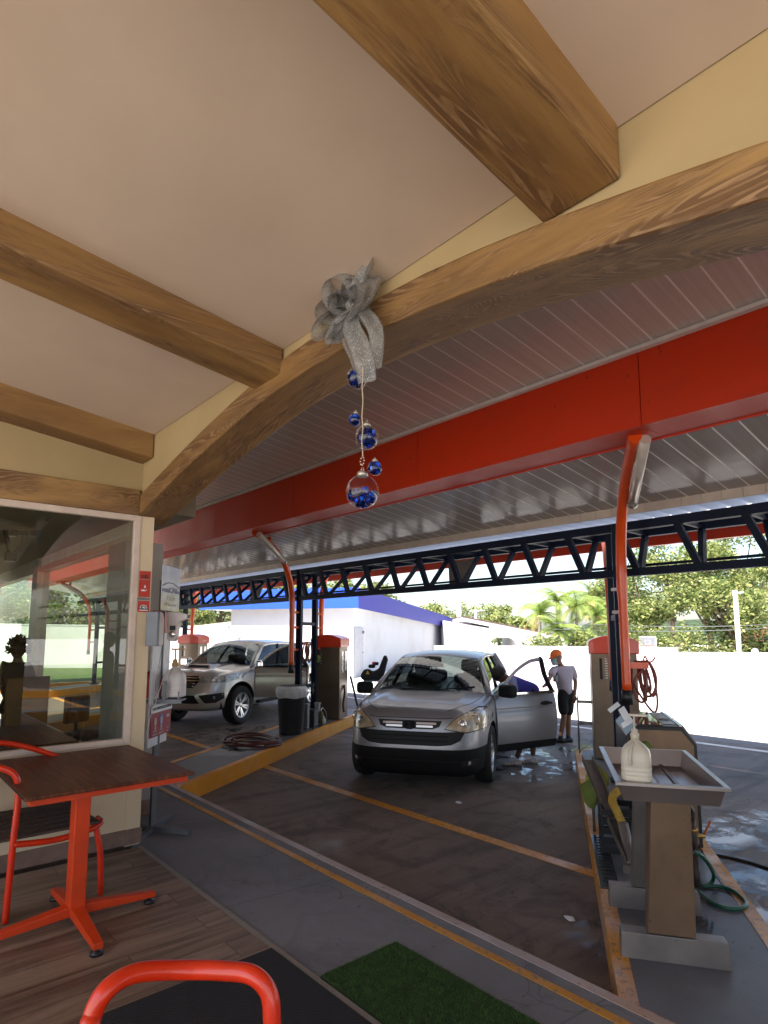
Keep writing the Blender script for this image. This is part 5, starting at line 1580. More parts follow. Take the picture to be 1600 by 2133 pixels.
text_mesh('lettering', 'NSICAR', 0.022, M['ink'], st, (0.0048, 0.001, zz(1268.0)), rot_, 0.0005, 0.0007)
g = MB()   # water drop and open hand
zc_ = zz(1224)
drop = [(0, zc_+0.022), (0.008, zc_+0.006), (0.008, zc_-0.001), (0.0, zc_-0.006), (-0.008, zc_-0.001), (-0.008, zc_+0.006)]
g.prism([(a+0.004, b+0.004) for a, b in drop], 0.0022, 0.0032, 'x')
g.prism([(-0.026, zc_-0.017), (-0.006, zc_-0.014), (0.006, zc_-0.019), (0.022, zc_-0.012), (0.020, zc_-0.018), (0.004, zc_-0.028), (-0.026, zc_-0.028)], 0.0022, 0.0032, 'x')
g.build('pictogram', M['sign_white'], st, flip=None)
g = MB()
zc_ = zz(1266)
arc = [(0.030*math.cos(PI*k/12), zc_+0.024*math.sin(PI*k/12)+0.002) for k in range(13)]
g.prism(arc, 0.0022, 0.0032, 'x'); g.prism([(-0.034, zz(1271.5)), (0.036, zz(1271.5)), (0.032, zz(1265)), (-0.030, zz(1265))], 0.0024, 0.0036, 'x'); g.build('emblem', M['sign_white'], st, flip=None)
g = MB()
arc = [(0.024*math.cos(PI*k/12), zc_+0.019*math.sin(PI*k/12)+0.002) for k in range(13)] + [(0.013*math.cos(PI*k/12), zc_+0.009*math.sin(PI*k/12)+0.002) for k in range(12, -1, -1)]
for k in range(12):
    if k in (2, 5): continue
    g.face([(0.0040, *arc[k]), (0.0040, *arc[k+1]), (0.0040, *arc[24-k]), (0.0040, *arc[25-k])])
g.build('emblem', M['ink'], st, flip=None)

# ================================================================ WASH EQUIPMENT
M['steel_panel'] = plain('brushed steel panel', (0.17, 0.125, 0.092), 0.36, 0.6, var=0.2, sc=2.5, specks=26)
M['steel_dark'] = plain('worn steel', (0.20, 0.18, 0.17), 0.42, 0.6, var=0.2, sc=5, specks=30)
M['cap_red'] = plain('red moulded hood', (0.60, 0.040, 0.012), 0.28, var=0.05, coat=0.4)
ANGN = BAY_ANG - PI/2        # local x across the bay (image right), local y down the bay
def vacuum(x, y, label, h_=1.42):
    t = thing('vacuum_station', label, 'vacuum machine', (x, y, 0.0), ANGN, 'steel vacuum stations with red hoods')
    w_, d_ = 0.58, 0.48
    g = MB(); g.box((0, 0, 0.02), (w_, d_, h_)); g.build('cabinet', M['steel_panel'], t, bevel=0.012)
    g = MB()
    prof = [(-0.03, h_-0.02), (w_+0.03, h_-0.02), (w_+0.03, h_+0.14), (w_-0.02, h_+0.175), (w_*0.75, h_+0.215), (w_*0.5, h_+0.23), (w_*0.25, h_+0.215), (0.02, h_+0.175), (-0.03, h_+0.14)]
    g.prism(prof, -0.03, d_+0.03, 'y'); g.build('hood', M['cap_red'], t, flip=None, bevel=0.012)
    g = MB()
    for k in range(9): g.box((w_*0.30, -0.003, h_-0.09-0.032*k), (w_*0.36, -0.0005, h_-0.080-0.032*k))
    g.build('vent', M['steel'], t)
    g = MB()
    g.box((w_*0.18, -0.003, h_-0.36), (w_*0.24, -0.0005, h_-0.08))
    g.build('vent_plate', M['dark_void'], t)
    for yy in (0.10, 0.30):
        g = MB(); g.box((w_+0.0005, yy, 0.9), (w_+0.006, yy+0.10, h_-0.1)); g.build('side_panel', M['steel'], t)
    g = MB(); g.tube(spline([(w_+0.01, 0.25, 0.65), (w_+0.05, 0.16, 0.5), (w_+0.035, 0.12, 0.3), (w_+0.06, 0.10, 0.15)], 6), 0.022, 8); g.build('suction_hose', M['black'], t)
    text_mesh('lettering', 'Vacuum', 0.05, M['sign_white'], t, (w_+0.032, d_*0.55, h_+0.06), (R(90), 0, R(90)), 0.001)
    return t
vacuum(-4.36, 7.545, 'steel vacuum station with red hood behind the near orange arm and the white clips')
v0 = Vector((-9.49, 7.15)) - Vector((BY, -BX))*0.58
vacuum(v0.x, v0.y, 'steel vacuum station with red hood between the two parked vehicles')
v1 = v0 + Vector((-6.14, 0.1))
vacuum(v1.x+0.3, v1.y-0.4, 'steel vacuum station whose red hood shows behind the pickup')
vacuum(v1.x-6.14, v1.y, 'farthest steel vacuum station seen through the restaurant window')

# control cabinet: chamfered chest on the near island
cc = thing('control_cabinet', 'chest-shaped tan cabinet with chamfered edges and black trim behind the steel basin', 'cabinet', (-2.52, 4.86, 0.0), ANGN)
M['tan_panel'] = plain('tan coated panel', (0.215, 0.14, 0.088), 0.36, 0.45, var=0.2, sc=2.5, specks=34)
M['lid_gloss'] = plain('glossy dark lid', (0.030, 0.010, 0.012), 0.08, var=0.5, sc=6, coat=1.0)
cw = 0.53
pf = [(0.0, 0.0), (cw, 0.0), (cw, 0.79), (cw-0.10, 0.925), (0.09, 0.925), (0.0, 0.84)]
g = MB(); g.prism(pf, 0.0, 0.92, 'y'); g.build('cabinet_body', M['black'], cc, flip=None, bevel=0.01)
pf2 = [(0.035, 0.03), (cw-0.028, 0.03), (cw-0.028, 0.78), (cw-0.112, 0.892), (0.10, 0.892), (0.035, 0.825)]
g = MB(); g.prism(pf2, -0.006, 0.001, 'y'); g.build('front_panel', M['tan_panel'], cc, flip=None)
g = MB(); g.box((0.09, 0.03, 0.9265), (0.285, 0.88, 0.932)); g.build('lid', M['lid_gloss'], cc)
g = MB(); g.box((0.295, 0.10, 0.9265), (0.40, 0.86, 0.931)); g.build('top_panel', M['tan_panel'], cc)
g = MB(); g.box((0.405, 0.0, 0.926), (0.428, 0.92, 0.936)); g.box((0.06, 0.0, 0.926), (0.085, 0.92, 0.936)); g.build('edge_strip', M['steel'], cc)
g = MB(); g.hexa([(cw+0.002, 0.05, 0.785), (cw+0.002, 0.88, 0.785), (cw-0.095, 0.88, 0.928), (cw-0.095, 0.05, 0.928)][::-1], [(cw+0.008, 0.05, 0.79), (cw+0.008, 0.88, 0.79), (cw-0.09, 0.88, 0.933), (cw-0.09, 0.05, 0.933)][::-1]); g.build('side_chamfer', M['tan_panel'], cc, flip=None)
g = MB(); g.M = Matrix.Translation((0.348, 0.35, 0.936)); g.tube([(0.04*math.cos(2*PI*k/20), 0.04*math.sin(2*PI*k/20), 0) for k in range(20)], 0.004, 6, closed=True); g.M = Matrix.Identity(4); g.build('round_cover', M['steel_dark'], cc)
M['paper'] = plain('white card', (0.74, 0.75, 0.78), 0.6)
for i, (a, b_, lab) in enumerate(((Vector((-2.86, 4.93, 0.90)), 0.3, 'white card tag hanging at the corner of the tan cabinet lid'), (Vector((-3.05, 5.22, 1.0)), 0.4, 'white card flap sticking up at the left end of the cabinet'))):
    p = at((1303 if i == 0 else 1279), (1490 if i == 0 else 1473), d=(4.8 if i == 0 else 5.2))
    tg = thing('card_tag', lab, 'card', p, 0)
    g = MB(); g.M = Matrix.Rotation(R(48.8), 4, 'Z') @ Matrix.Rotation(R(-32 if i == 0 else 50), 4, 'Y') @ Matrix.Rotation(R(12), 4, 'X')
    g.box((-0.028 if i == 0 else -0.02, -0.001, -0.075 if i == 0 else -0.055), (0.028 if i == 0 else 0.02, 0.001, 0.075 if i == 0 else 0.055)); 
    g.M = Matrix.Identity(4); g.build('card', M['paper'], tg)
    if i == 0:
        g = MB(); g.M = Matrix.Rotation(R(48.8), 4, 'Z') @ Matrix.Rotation(R(58), 4, 'Y'); g.box((-0.02, -0.0015, -0.05), (0.02, 0.0015, 0.05)); g.M = Matrix.Translation((0.0, 0.0, -0.06)); g.M = Matrix.Identity(4); o = g.build('card', M['paper'], tg); o.location = (0.01, 0.0, -0.055)

# basin on an I-shaped stand
bc = Vector((-1.685, 3.57, 0.0))
BA = math.atan2(3.86-3.006, -2.198+1.626)      # long axis
bs = thing('wash_basin_stand', 'stainless basin on two leaning pedestals with channel feet, nearest on the island', 'basin stand', bc, BA - PI/2)
hw_, hl_ = 0.268, 0.51
zr = 0.92
M['steel_in'] = plain('basin steel', (0.34, 0.31, 0.30), 0.32, 0.85, var=0.12, sc=5)
def bq(z, ix, iy): return [(-hw_+ix, -hl_+iy, z), (hw_-ix, -hl_+iy, z), (hw_-ix, hl_-iy, z), (-hw_+ix, hl_-iy, z)]
g = MB()
o1 = [g._v(p) for p in bq(zr, 0, 0)]; i1 = [g._v(p) for p in bq(zr+0.002, 0.028, 0.028)]; i2 = [g._v(p) for p in bq(zr-0.095, 0.048, 0.060)]
o0 = [g._v(p) for p in bq(zr-0.014, 0.0, 0.0)]; o2 = [g._v(p) for p in bq(zr-0.014, 0.022, 0.022)]; o3 = [g._v(p) for p in bq(zr-0.101, 0.044, 0.056)]
for k in range(4):
    j = (k+1) % 4
    g._f([o1[k], o1[j], i1[j], i1[k]]); g._f([i1[k], i1[j], i2[j], i2[k]]); g._f([o0[k], o0[j], o1[j], o1[k]]); g._f([o2[k], o2[j], o0[j], o0[k]]); g._f([o3[k], o3[j], o2[j], o2[k]])
g._f(i2); g._f(o3[::-1])
g.build('basin', M['steel_in'], bs, flip=None)
g = MB()
for xx in (-0.10, 0.0, 0.10): g.box((xx-0.010, -hl_+0.09, zr-0.096), (xx+0.010, hl_-0.07, zr-0.084))
g.build('basin_rib', M['steel_dark'], bs)
for s, nm in ((-1, 0), (1, 1)):
    g = MB()
    yt, yb = s*0.26, s*0.30
    g.hexa([(-0.125, yb-0.03, 0.13), (0.105, yb-0.03, 0.13), (0.105, yb+0.05, 0.13), (-0.125, yb+0.05, 0.13)], [(-0.085, yt-0.12, zr-0.100), (0.105, yt-0.12, zr-0.100), (0.105, yt+0.05, zr-0.100), (-0.085, yt+0.05, zr-0.100)])
    g.build('pedestal', M['tan_panel'] if s < 0 else M['steel_dark'], bs, flip=None, bevel=0.004)
    g = MB(); g.hexa([(-0.262, yb-0.04, 0.0), (0.262, yb-0.04, 0.0), (0.262, yb+0.06, 0.0), (-0.262, yb+0.06, 0.0)], [(-0.255, yb-0.03, 0.125), (0.25, yb-0.03, 0.125), (0.25, yb+0.055, 0.125), (-0.255, yb+0.055, 0.125)])
    g.build('channel_foot', M['steel_dark'], bs, flip=None, bevel=0.004)
g = MB(); g.box((-0.05, -0.24, 0.04), (0.05, 0.24, 0.09)); g.build('spine', M['steel_dark'], bs)
# jug in the basin
jl = Matrix.Translation(bc) @ Matrix.Rotation(BA-PI/2, 4, 'Z')
g = MB(); g.box((-hw_+0.03, -hl_+0.03, zr-0.006), (-hw_+0.205, -hl_+0.185, zr-0.001)); g.build('corner_shelf', M['steel_in'], bs)
jp = jl @ Vector((-hw_+0.115, -hl_+0.095, zr+0.0005))
M['jug_clear'] = plain('cloudy jug', (0.58, 0.54, 0.44), 0.35, var=0.06)
M['pump_white'] = plain('cream pump', (0.62, 0.56, 0.45), 0.35)
jug('soap_jug', 'cloudy gallon jug with a long cream pump in the basin corner', jp, 0.335, 0.150, M['jug_clear'], M['pump_white'], R(25))
bp = jl @ Vector((-0.175, -0.165, zr-0.094))
t = thing('spray_bottle', 'small blue bottle with a tan cap behind the soap jug', 'bottle', bp)
g = MB(); g.lathe([(0.026, 0), (0.028, 0.01), (0.028, 0.085), (0.012, 0.105), (0.012, 0.115)], 16); g.build('bottle_body', plain('blue bottle', (0.015, 0.04, 0.22), 0.3), t)
g = MB(); g.lathe([(0.014, 0.115), (0.014, 0.135), (0.006, 0.14), (0.006, 0.16)], 12); g.rbox((-0.01, -0.025, 0.155), (0.01, 0.012, 0.17), 0.003); g.build('bottle_cap', M['pump_gold'], t)
M['sponge'] = plain('yellow sponge', (0.30, 0.30, 0.06), 0.9, bump=0.8, bsc=150)
M['sponge_green'] = plain('green cloth', (0.13, 0.17, 0.035), 0.9, var=0.3, bump=0.6, bsc=60)
sp_ = jl @ Vector((0.03, -0.36, zr-0.095))
g = MB(); g.M = Matrix.Rotation(0.5, 4, 'Z'); g.rbox((-0.065, -0.04, 0), (0.065, 0.04, 0.045), 0.016, 3); g.M = Matrix.Identity(4)
so_ = g.build('sponge', M['sponge'], None); so_.location = sp_; tag(so_, 'yellow sponge lying in the steel basin', 'sponge')
def cloth(name, c_, sx_, sy_, h_, m, label, seed, cat='cloth', rz=0):
    g = MB(); rr = random.Random(seed); ph = rr.uniform(0, 9)
    def f(u, v):
        a = 2*PI*v; r = u
        k = 1 + 0.18*math.sin(3*a+ph) + 0.10*math.sin(7*a+ph*2)
        return (sx_*r*k*math.cos(a), sy_*r*k*math.sin(a), h_*(1-r**2.2)*(0.75+0.25*math.sin(5*a+4*r+ph)) + 0.002)
    g.grid(f, 10, 30)
    o = g.build(name, m, None, weld=1e-4); o.location = c_; o.rotation_euler = (0, 0, rz)
    tag(o, label, cat); return o
cl = Matrix.Translation(bc) @ Matrix.Rotation(BA-PI/2, 4, 'Z') @ Vector((0.02, hl_-0.018, zr+0.004))
cloth('wash_cloth', cl, 0.045, 0.020, 0.045, M['sponge_green'], 'green cloth on the back rim of the basin', 3, rz=0.6)
# channel ramp with ribbed yellow hose, left of the basin
g = MB()
P0 = at(1228, 1592, z=0.58); P1 = at(1312, 1800, z=0.06)
P0 = Vector((-3.05, 4.93, 0.55)); P1 = Vector((-2.20, 3.98, 0.05))
P0 = at(1224, 1585, d=5.3); P1 = at(1316, 1800, d=4.25)
dirv = (P1-P0)
perp = Vector((0.66, 0.75, 0)); upv = Vector((0, 0, 1))
def quadbar(g, a, b, w1, h1, off=0.0):
    g.hexa([a-perp*w1/2, b-perp*w1/2, b+perp*w1/2, a+perp*w1/2], [a-perp*w1/2+upv*h1, b-perp*w1/2+upv*h1, b+perp*w1/2+upv*h1, a+perp*w1/2+upv*h1])
rk = thing('brush_rack', 'dark steel channel rack leaning down beside the basin stand', 'rack', (P1.x, P1.y, 0))
g.M = Matrix.Translation((-P1.x, -P1.y, 0))
quadbar(g, P0, P1, 0.09, 0.012)
for s in (-1, 1): quadbar(g, P0+perp*0.045*s, P1+perp*0.045*s, 0.008, 0.05)
g.build('channel', M['steel_dark'], rk, flip=None)
g = MB(); g.M = Matrix.Translation((-P1.x, -P1.y, 0))
lg = P0.lerp(P1, 0.12); g.tube([lg, (lg.x, lg.y, 0.0)], 0.012, 8); g.build('rack_leg', M['steel_dark'], rk)
g = MB(); g.M = Matrix.Translation((-P1.x, -P1.y, 0)); g.box((P1.x-0.04, P1.y-0.05, 0.0), (P1.x+0.05, P1.y+0.04, max(0.05, P1.z))); g.build('rack_foot', M['steel_dark'], rk)
M['hose_yellow'] = plain('ribbed yellow hose', (0.40, 0.25, 0.035), 0.55, var=0.3, sc=12)
hp = spline([at(1302, 1640, d=4.75), at(1285, 1650, d=4.72), at(1275, 1664, d=4.68), at(1284, 1688, d=4.58), at(1297, 1715, d=4.50)], 14)
g = MB(); n_ = len(hp); g.tube(hp, [0.030+0.0035*math.cos(k*1.9) for k in range(n_)], 14)
yh = g.build('suction_hose', M['hose_yellow'], None); tag(yh, 'ribbed yellow hose elbow running down the steel channel', 'hose')
g = MB(); g.tube(spline([at(1298, 1716, d=4.50), at(1304, 1745, d=4.42), at(1310, 1775, d=4.33), at(1313, 1803, d=4.26)], 6), 0.040, 14)
gp = g.build('drain_pipe', M['steel_dark'], None); tag(gp, 'grey pipe below the yellow hose elbow', 'pipe')
cy = at(1238, 1640, z=0.20)
for i, (px_, py_, dd, sc_) in enumerate(((1243, 1625, 5.2, 0.09), (1232, 1648, 5.15, 0.08))):
    p = at(px_, py_, d=dd); g = MB(); rr = random.Random(i); ph = i*2.1
    g.grid(lambda u, v: (sc_*math.cos(2*PI*u)*math.sin(PI*v)*(1+0.32*math.sin(6*PI*u+ph+4*v)), sc_*0.5*math.sin(2*PI*u)*math.sin(PI*v)*(1+0.3*math.sin(10*PI*u)), sc_*1.3*math.cos(PI*v)*(1+0.22*math.sin(8*PI*u+ph))-0.02*math.sin(9*v)), 48, 20)
    o = g.build('wash_cloth', M['sponge_green'] if i else M['sponge'], None, weld=1e-4); o.location = p
    tag(o, ('bunched yellow-green cloth behind the leaning channel rack', 'lower green cloth hanging left of the leaning channel rack')[i], 'cloth')
bx = at(1262, 1640, z=0.0)
t = thing('crate', 'black plastic crate standing behind the leaning rack and under the cabinet corner', 'crate', (-2.50, 4.68, 0.0), ANGN)
g = MB(); 
for z in (0.0, 0.07, 0.14, 0.21, 0.28): g.box((-0.16, -0.16, z), (0.16, 0.16, z+0.045)) if z == 0 else [g.box(a, b) for a, b in (((-0.16, -0.16, z), (0.16, -0.15, z+0.045)), ((-0.16, 0.15, z), (0.16, 0.16, z+0.045)), ((-0.16, -0.15, z), (-0.15, 0.15, z+0.045)), ((0.15, -0.15, z), (0.16, 0.15, z+0.045)))]
for xx in (-0.155, 0.155):
    for yy in (-0.155, 0.155): g.box((xx-0.01, yy-0.01, 0), (xx+0.01, yy+0.01, 0.325))
g.build('crate_body', M['black'], t)
# valve pipe and green hose
vp = thing('valve_pipe', 'upright brown pipe with brass valve and orange lever beside the basin pedestal', 'pipe', (at(1450, 1850, z=0.0).x, at(1450, 1850, z=0.0).y, 0.0))
v_ = vp.location
def LV(px, py, d): p = at(px, py, d=d); return Vector((p.x-v_.x, p.y-v_.y, p.z))
M['pipe_brown'] = plain('rusty pipe', (0.055, 0.040, 0.034), 0.5, 0.3, var=0.5, sc=30)
M['brass'] = plain('brass', (0.45, 0.28, 0.08), 0.35, 0.9, var=0.3, sc=30)
g = MB(); g.lathe([(0.030, 0.0), (0.030, 0.10), (0.024, 0.12), (0.024, 0.26), (0.028, 0.27), (0.028, 0.34), (0.020, 0.36), (0.020, 0.44)], 14); g.build('pipe_body', M['pipe_brown'], vp)
g = MB(); g.tube(spline([(0, 0, 0.44), (0.0, 0.0, 0.50), (-0.05, -0.05, 0.56), (-0.13, -0.10, 0.585)], 6), 0.017, 10); g.build('elbow', M['black'], vp)
g = MB(); g.lathe([(0.031, 0.36), (0.033, 0.37), (0.031, 0.385)], 14); g.tube([(0.0, 0.0, 0.33), (0.05, 0.06, 0.33)], 0.014, 8); g.build('valve', M['brass'], vp)
g = MB(); g.M = Matrix.Translation((0.05, 0.06, 0.34)) @ Matrix.Rotation(R(48), 4, 'Z') @ Matrix.Rotation(R(-62), 4, 'Y'); g.box((0.0, -0.009, -0.004), (0.10, 0.009, 0.004)); g.M = Matrix.Identity(4); g.build('lever', plain('orange lever', (0.55, 0.14, 0.03), 0.5), vp)
M['hose_green'] = plain('green garden hose', (0.010, 0.085, 0.050), 0.35, var=0.2)
gh = [at(1446, 1774, z=0.30), at(1462, 1783, z=0.27), at(1480, 1806, z=0.16), at(1487, 1825, z=0.07), at(1480, 1840, z=0.016), at(1464, 1845, z=0.014), at(1500, 1846, z=0.014), at(1530, 1857, z=0.014), at(1553, 1878, z=0.014), at(1548, 1890, z=0.014), at(1520, 1892, z=0.014), at(1485, 1880, z=0.014), at(1447, 1850, z=0.016)]
g = MB(); g.tube(spline(gh, 10), 0.0125, 10); o = g.build('garden_hose', M['hose_green'], None); tag(o, 'green garden hose looped on the wet concrete by the valve', 'hose')
g = MB(); g.tube(spline([at(1462, 1770, z=0.28), at(1475, 1800, z=0.12), at(1510, 1850, z=0.01), at(1522, 1862, z=0.008)], 6), 0.004, 6); o = g.build('thin_cable', M['black'], None); tag(o, 'thin dark cable trailing from the valve to the ground', 'cable')
# long black hose across the right bay
g = MB(); g.tube(spline([at(1490, 1780, z=-0.19), at(1530, 1788, z=-0.19), at(1575, 1800, z=-0.19), at(1640, 1822, z=-0.19)], 6), 0.012, 8); o = g.build('pressure_hose', M['black'], None); tag(o, 'black pressure hose lying in the puddle at the right edge', 'hose')
# foam and puddles
def m_film(name, col, rough, sc, lo, hi, amax=1.0, emb=0.0):
    """soft-edged film: alpha fades with noise and towards the rim of its sheet"""
    m, n, N, L, b = _new(name)
    v = _coord(N, L)
    gen = _coord(N, L, kind='Generated')
    sb_ = N.new('ShaderNodeVectorMath'); sb_.operation = 'SUBTRACT'; sb_.inputs[1].default_value = (0.5, 0.5, 0.0); L.new(gen, sb_.inputs[0])
    ml = N.new('ShaderNodeVectorMath'); ml.operation = 'MULTIPLY'; ml.inputs[1].default_value = (1, 1, 0); L.new(sb_.outputs[0], ml.inputs[0])
    le = N.new('ShaderNodeVectorMath'); le.operation = 'LENGTH'; L.new(ml.outputs[0], le.inputs[0])
    fall = _ramp(N, L, le.outputs['Value'], [(0.28, 1.0), (0.50, 0.0)])
    f = _noise(N, L, v, sc, 9, 0.68, 0.7)
    a_ = _ramp(N, L, f, [(lo, 0.0), (hi, amax)])
    L.new(_math(N, L, 'MULTIPLY', a_, fall), b.inputs['Alpha'])
    b.inputs['Base Color'].default_value = (*col, 1)
    b.inputs['Roughness'].default_value = rough
    if emb: _bump(N, L, b, _noise(N, L, v, 70, 4), emb)
    return m
def foam(name, poly_px, z, m, seed, label, cat, thr=0.0, kind='stuff'):
    pts = [at(a, b, z=z) for a, b in poly_px]
    xs = [p.x for p in pts]; ys = [p.y for p in pts]
    cx_, cy_ = (min(xs)+max(xs))/2, (min(ys)+max(ys))/2
    g = MB(); g.face([(min(xs)-cx_, min(ys)-cy_, 0), (max(xs)-cx_, min(ys)-cy_, 0), (max(xs)-cx_, max(ys)-cy_, 0), (min(xs)-cx_, max(ys)-cy_, 0)])
    o = g.build(name, m, None); o.location = (cx_, cy_, z)
    o['kind'] = kind; o['label'] = label; o['category'] = cat
    return o
M['foam'] = m_film('soap foam', (0.55, 0.60, 0.68), 0.3, 1.7, 0.47, 0.56, 0.95, 0.3)
M['water'] = m_film('puddle water', (0.05, 0.05, 0.055), 0.07, 1.6, 0.47, 0.62, 0.9)
M['glint'] = m_film('thin water film', (0.06, 0.065, 0.07), 0.06, 4.5, 0.50, 0.60, 0.85)
foam('soap_foam', [(1430, 1735), (1480, 1700), (1560, 1705), (1640, 1690), (1640, 1725), (1560, 1740), (1545, 1770), (1500, 1790), (1450, 1775)], -0.194, M['foam'], 1.3, 'white soap foam spread on the wet ground of the right bay', 'foam', 0.04)
foam('soap_foam', [(1500, 1800), (1560, 1800), (1640, 1840), (1640, 1990), (1590, 1930), (1540, 1850)], -0.194, M['foam'], 4.7, 'paler soap foam patch nearer the camera in the right bay', 'foam', 0.10)
foam('puddle', [(1030, 1560), (1190, 1530), (1200, 1600), (1180, 1640), (1030, 1640)], -0.195, M['glint'], 2.2, 'thin wet film on the bay floor near the bending washer', 'puddle', 0.20)
foam('puddle', [(380, 1520), (560, 1500), (560, 1540), (400, 1560)], -0.195, M['glint'], 7.2, 'thin wet film on the floor in front of the pickup', 'puddle', 0.08)
foam('puddle', [(1400, 1740), (1650, 1700), (1650, 2000), (1560, 1900)], -0.1965, M['water'], 9.2, 'wet film around the foam in the right bay', 'puddle', 0.0)
foam('puddle', [(1228, 1900), (1262, 1880), (1296, 2075), (1215, 2040)], -0.195, M['water'], 5.2, 'dark puddle along the foot of the near kerb', 'puddle', 0.08)
foam('puddle', [(1380, 1800), (1480, 1830), (1540, 1960), (1500, 1990), (1420, 1960)], 0.0035, M['water'], 8.2, 'water film on the island around the basin foot', 'puddle', 0.12)
# drain grate on the island
dg_ = thing('drain_grate', 'slotted steel drain grate set in the island left of the basin feet', 'drain grate', at(1258, 1790, z=0.001), BAY_ANG-PI/2)
g = MB(); g.box((-0.06, -0.55, 0.0), (0.06, 0.55, 0.004)); g.build('plate', plain('wet grate', (0.05, 0.052, 0.058), 0.25, 0.5), dg_)
g = MB()
for k in range(16): g.box((-0.04, -0.50+k*0.065, 0.0045), (0.04, -0.48+k*0.065, 0.006))
g.build('slots', M['dark_void'], dg_)

# crumpled paper bits
for i, (px_, py_, z) in enumerate(((955, 1673, -0.2), (1188, 1917, -0.2))):
    p = at(px_, py_, z=z); g = MB(); ph = i*3.0
    g.grid(lambda u, v: (0.035*math.cos(2*PI*u)*math.sin(PI*v)*(1+0.4*math.sin(7*u*PI+ph)), 0.022*math.sin(2*PI*u)*math.sin(PI*v)*(1+0.3*math.sin(11*v*PI)), 0.012+0.012*math.cos(PI*v)), 14, 8)
    o = g.build('crumpled_tissue', M['paper'], None, smooth=False, weld=1e-4); o.location = p
    tag(o, ('white crumpled tissue on the bay floor in front of the grey SUV', 'white crumpled tissue near the foot of the right kerb')[i], 'tissue')

# hose coils hung on the arms
M['hose_red'] = plain('red-brown hose', (0.17, 0.028, 0.016), 0.42, var=0.3, sc=10)
def hung_hose(c_, R_, turns, label, w_=0.12, m=None, droop=0.0, group='coiled hoses hung on the columns'):
    t = thing('hung_hose', label, 'hose', c_, R(48.8), group)
    g = MB(); pts = []
    rr = random.Random(3)
    for k in range(turns*20):
        a = 2*PI*k/20; j = k/(turns*20)
        rx = w_*(0.55+0.45*math.sin(j*PI*3+1)); rz = R_*(0.82+0.18*math.sin(j*17))
        pts.append((rx*math.sin(a)*0.5 + (j-0.5)*w_*0.9, 0.05*math.cos(a+j), -rz + rz*math.cos(a)))
    g.tube(pts, 0.0125, 8); g.build('hose_coil', m or M['hose_red'], t)
    return t
hc = at(1340, 1377, d=6.02)
t = hung_hose(hc, 0.20, 6, 'red-brown hose coil hanging from the near orange arm', 0.15)
g = MB(); g.tube(spline([(0.02, 0, -0.05), (-0.10, 0, -0.2), (-0.03, 0, -0.36), (0.08, 0, -0.50), (0.12, 0, -0.40), (0.10, 0, -0.15), (0.06, 0, -0.02)], 8), 0.011, 8); g.build('hose_loop', M['hose_red'], t)
g = MB(); g.box((-0.17, -0.03, -0.07), (0.04, 0.03, -0.01)); g.tube(spline([(0.0, 0, 0.0), (0.02, 0, 0.05), (0.05, 0, 0.0), (0.09, 0, 0.0), (0.12, 0, 0.04)], 5), 0.008, 6); g.build('hose_hook', M['orange'], t)
hc = at(640, 1337, d=11.0)
t = hung_hose(hc, 0.19, 4, 'dark red hose coil hanging between the navy columns beside the pickup', 0.12)
g = MB(); g.tube([(0.0, 0, -0.38), (0.0, 0, -0.95)], 0.008, 6); g.build('hose_tail', M['black'], t)
g = MB(); g.box((-0.20, -0.02, -0.05), (0.02, 0.02, 0.0)); g.build('hose_hook', M['orange'], t)
# ground hose coil
hcg = at(527, 1548, z=0.0)
t = thing('coiled_hose', 'flat dark red hose coil lying on the left island', 'hose', hcg)
g = MB(); pts = []
for k in range(7*28):
    a = 2*PI*k/28; j = k/(7*28)
    r = 0.30+0.22*((j*3.7) % 1.0) + 0.02*math.sin(a*3)
    pts.append((r*math.cos(a)*1.12, r*math.sin(a)*0.85, 0.014+0.055*abs(math.sin(j*9))+0.012*math.sin(a*2+j*5)))
g.tube(pts, 0.0135, 8); g.build('hose_coil', plain('dark red hose', (0.11, 0.024, 0.022), 0.35, var=0.3), t)
# trash can
tp = at(600, 1531, z=0.0)
t = thing('trash_can', 'dark grey trash can with a white liner on the left island', 'trash can', (tp.x-0.13, tp.y+0.14, 0.0))
g = MB(); g.lathe([(0.195, 0.0), (0.20, 0.02), (0.235, 0.60), (0.25, 0.62), (0.25, 0.66), (0.24, 0.66), (0.23, 0.60), (0.19, 0.05), (0.001, 0.04)], 28); g.build('bin', plain('dark bin plastic', (0.030, 0.033, 0.040), 0.4), t)
M['liner'] = plain('white bin liner', (0.62, 0.62, 0.66), 0.3, var=0.08, bump=0.7, bsc=35)
g = MB()
g.grid(lambda u, v: ((0.25+0.020*math.sin(PI*v)+0.006*math.sin(26*PI*u+3*v))*math.cos(2*PI*u)*(1 if v < 0.85 else 1-(v-0.85)*0.9), (0.25+0.020*math.sin(PI*v)+0.006*math.sin(22*PI*u+2*v))*math.sin(2*PI*u)*(1 if v < 0.85 else 1-(v-0.85)*0.9), 0.60+0.19*v+0.008*math.sin(10*PI*u)*(1-v)), 64, 14)
g.build('liner', M['liner'], t)
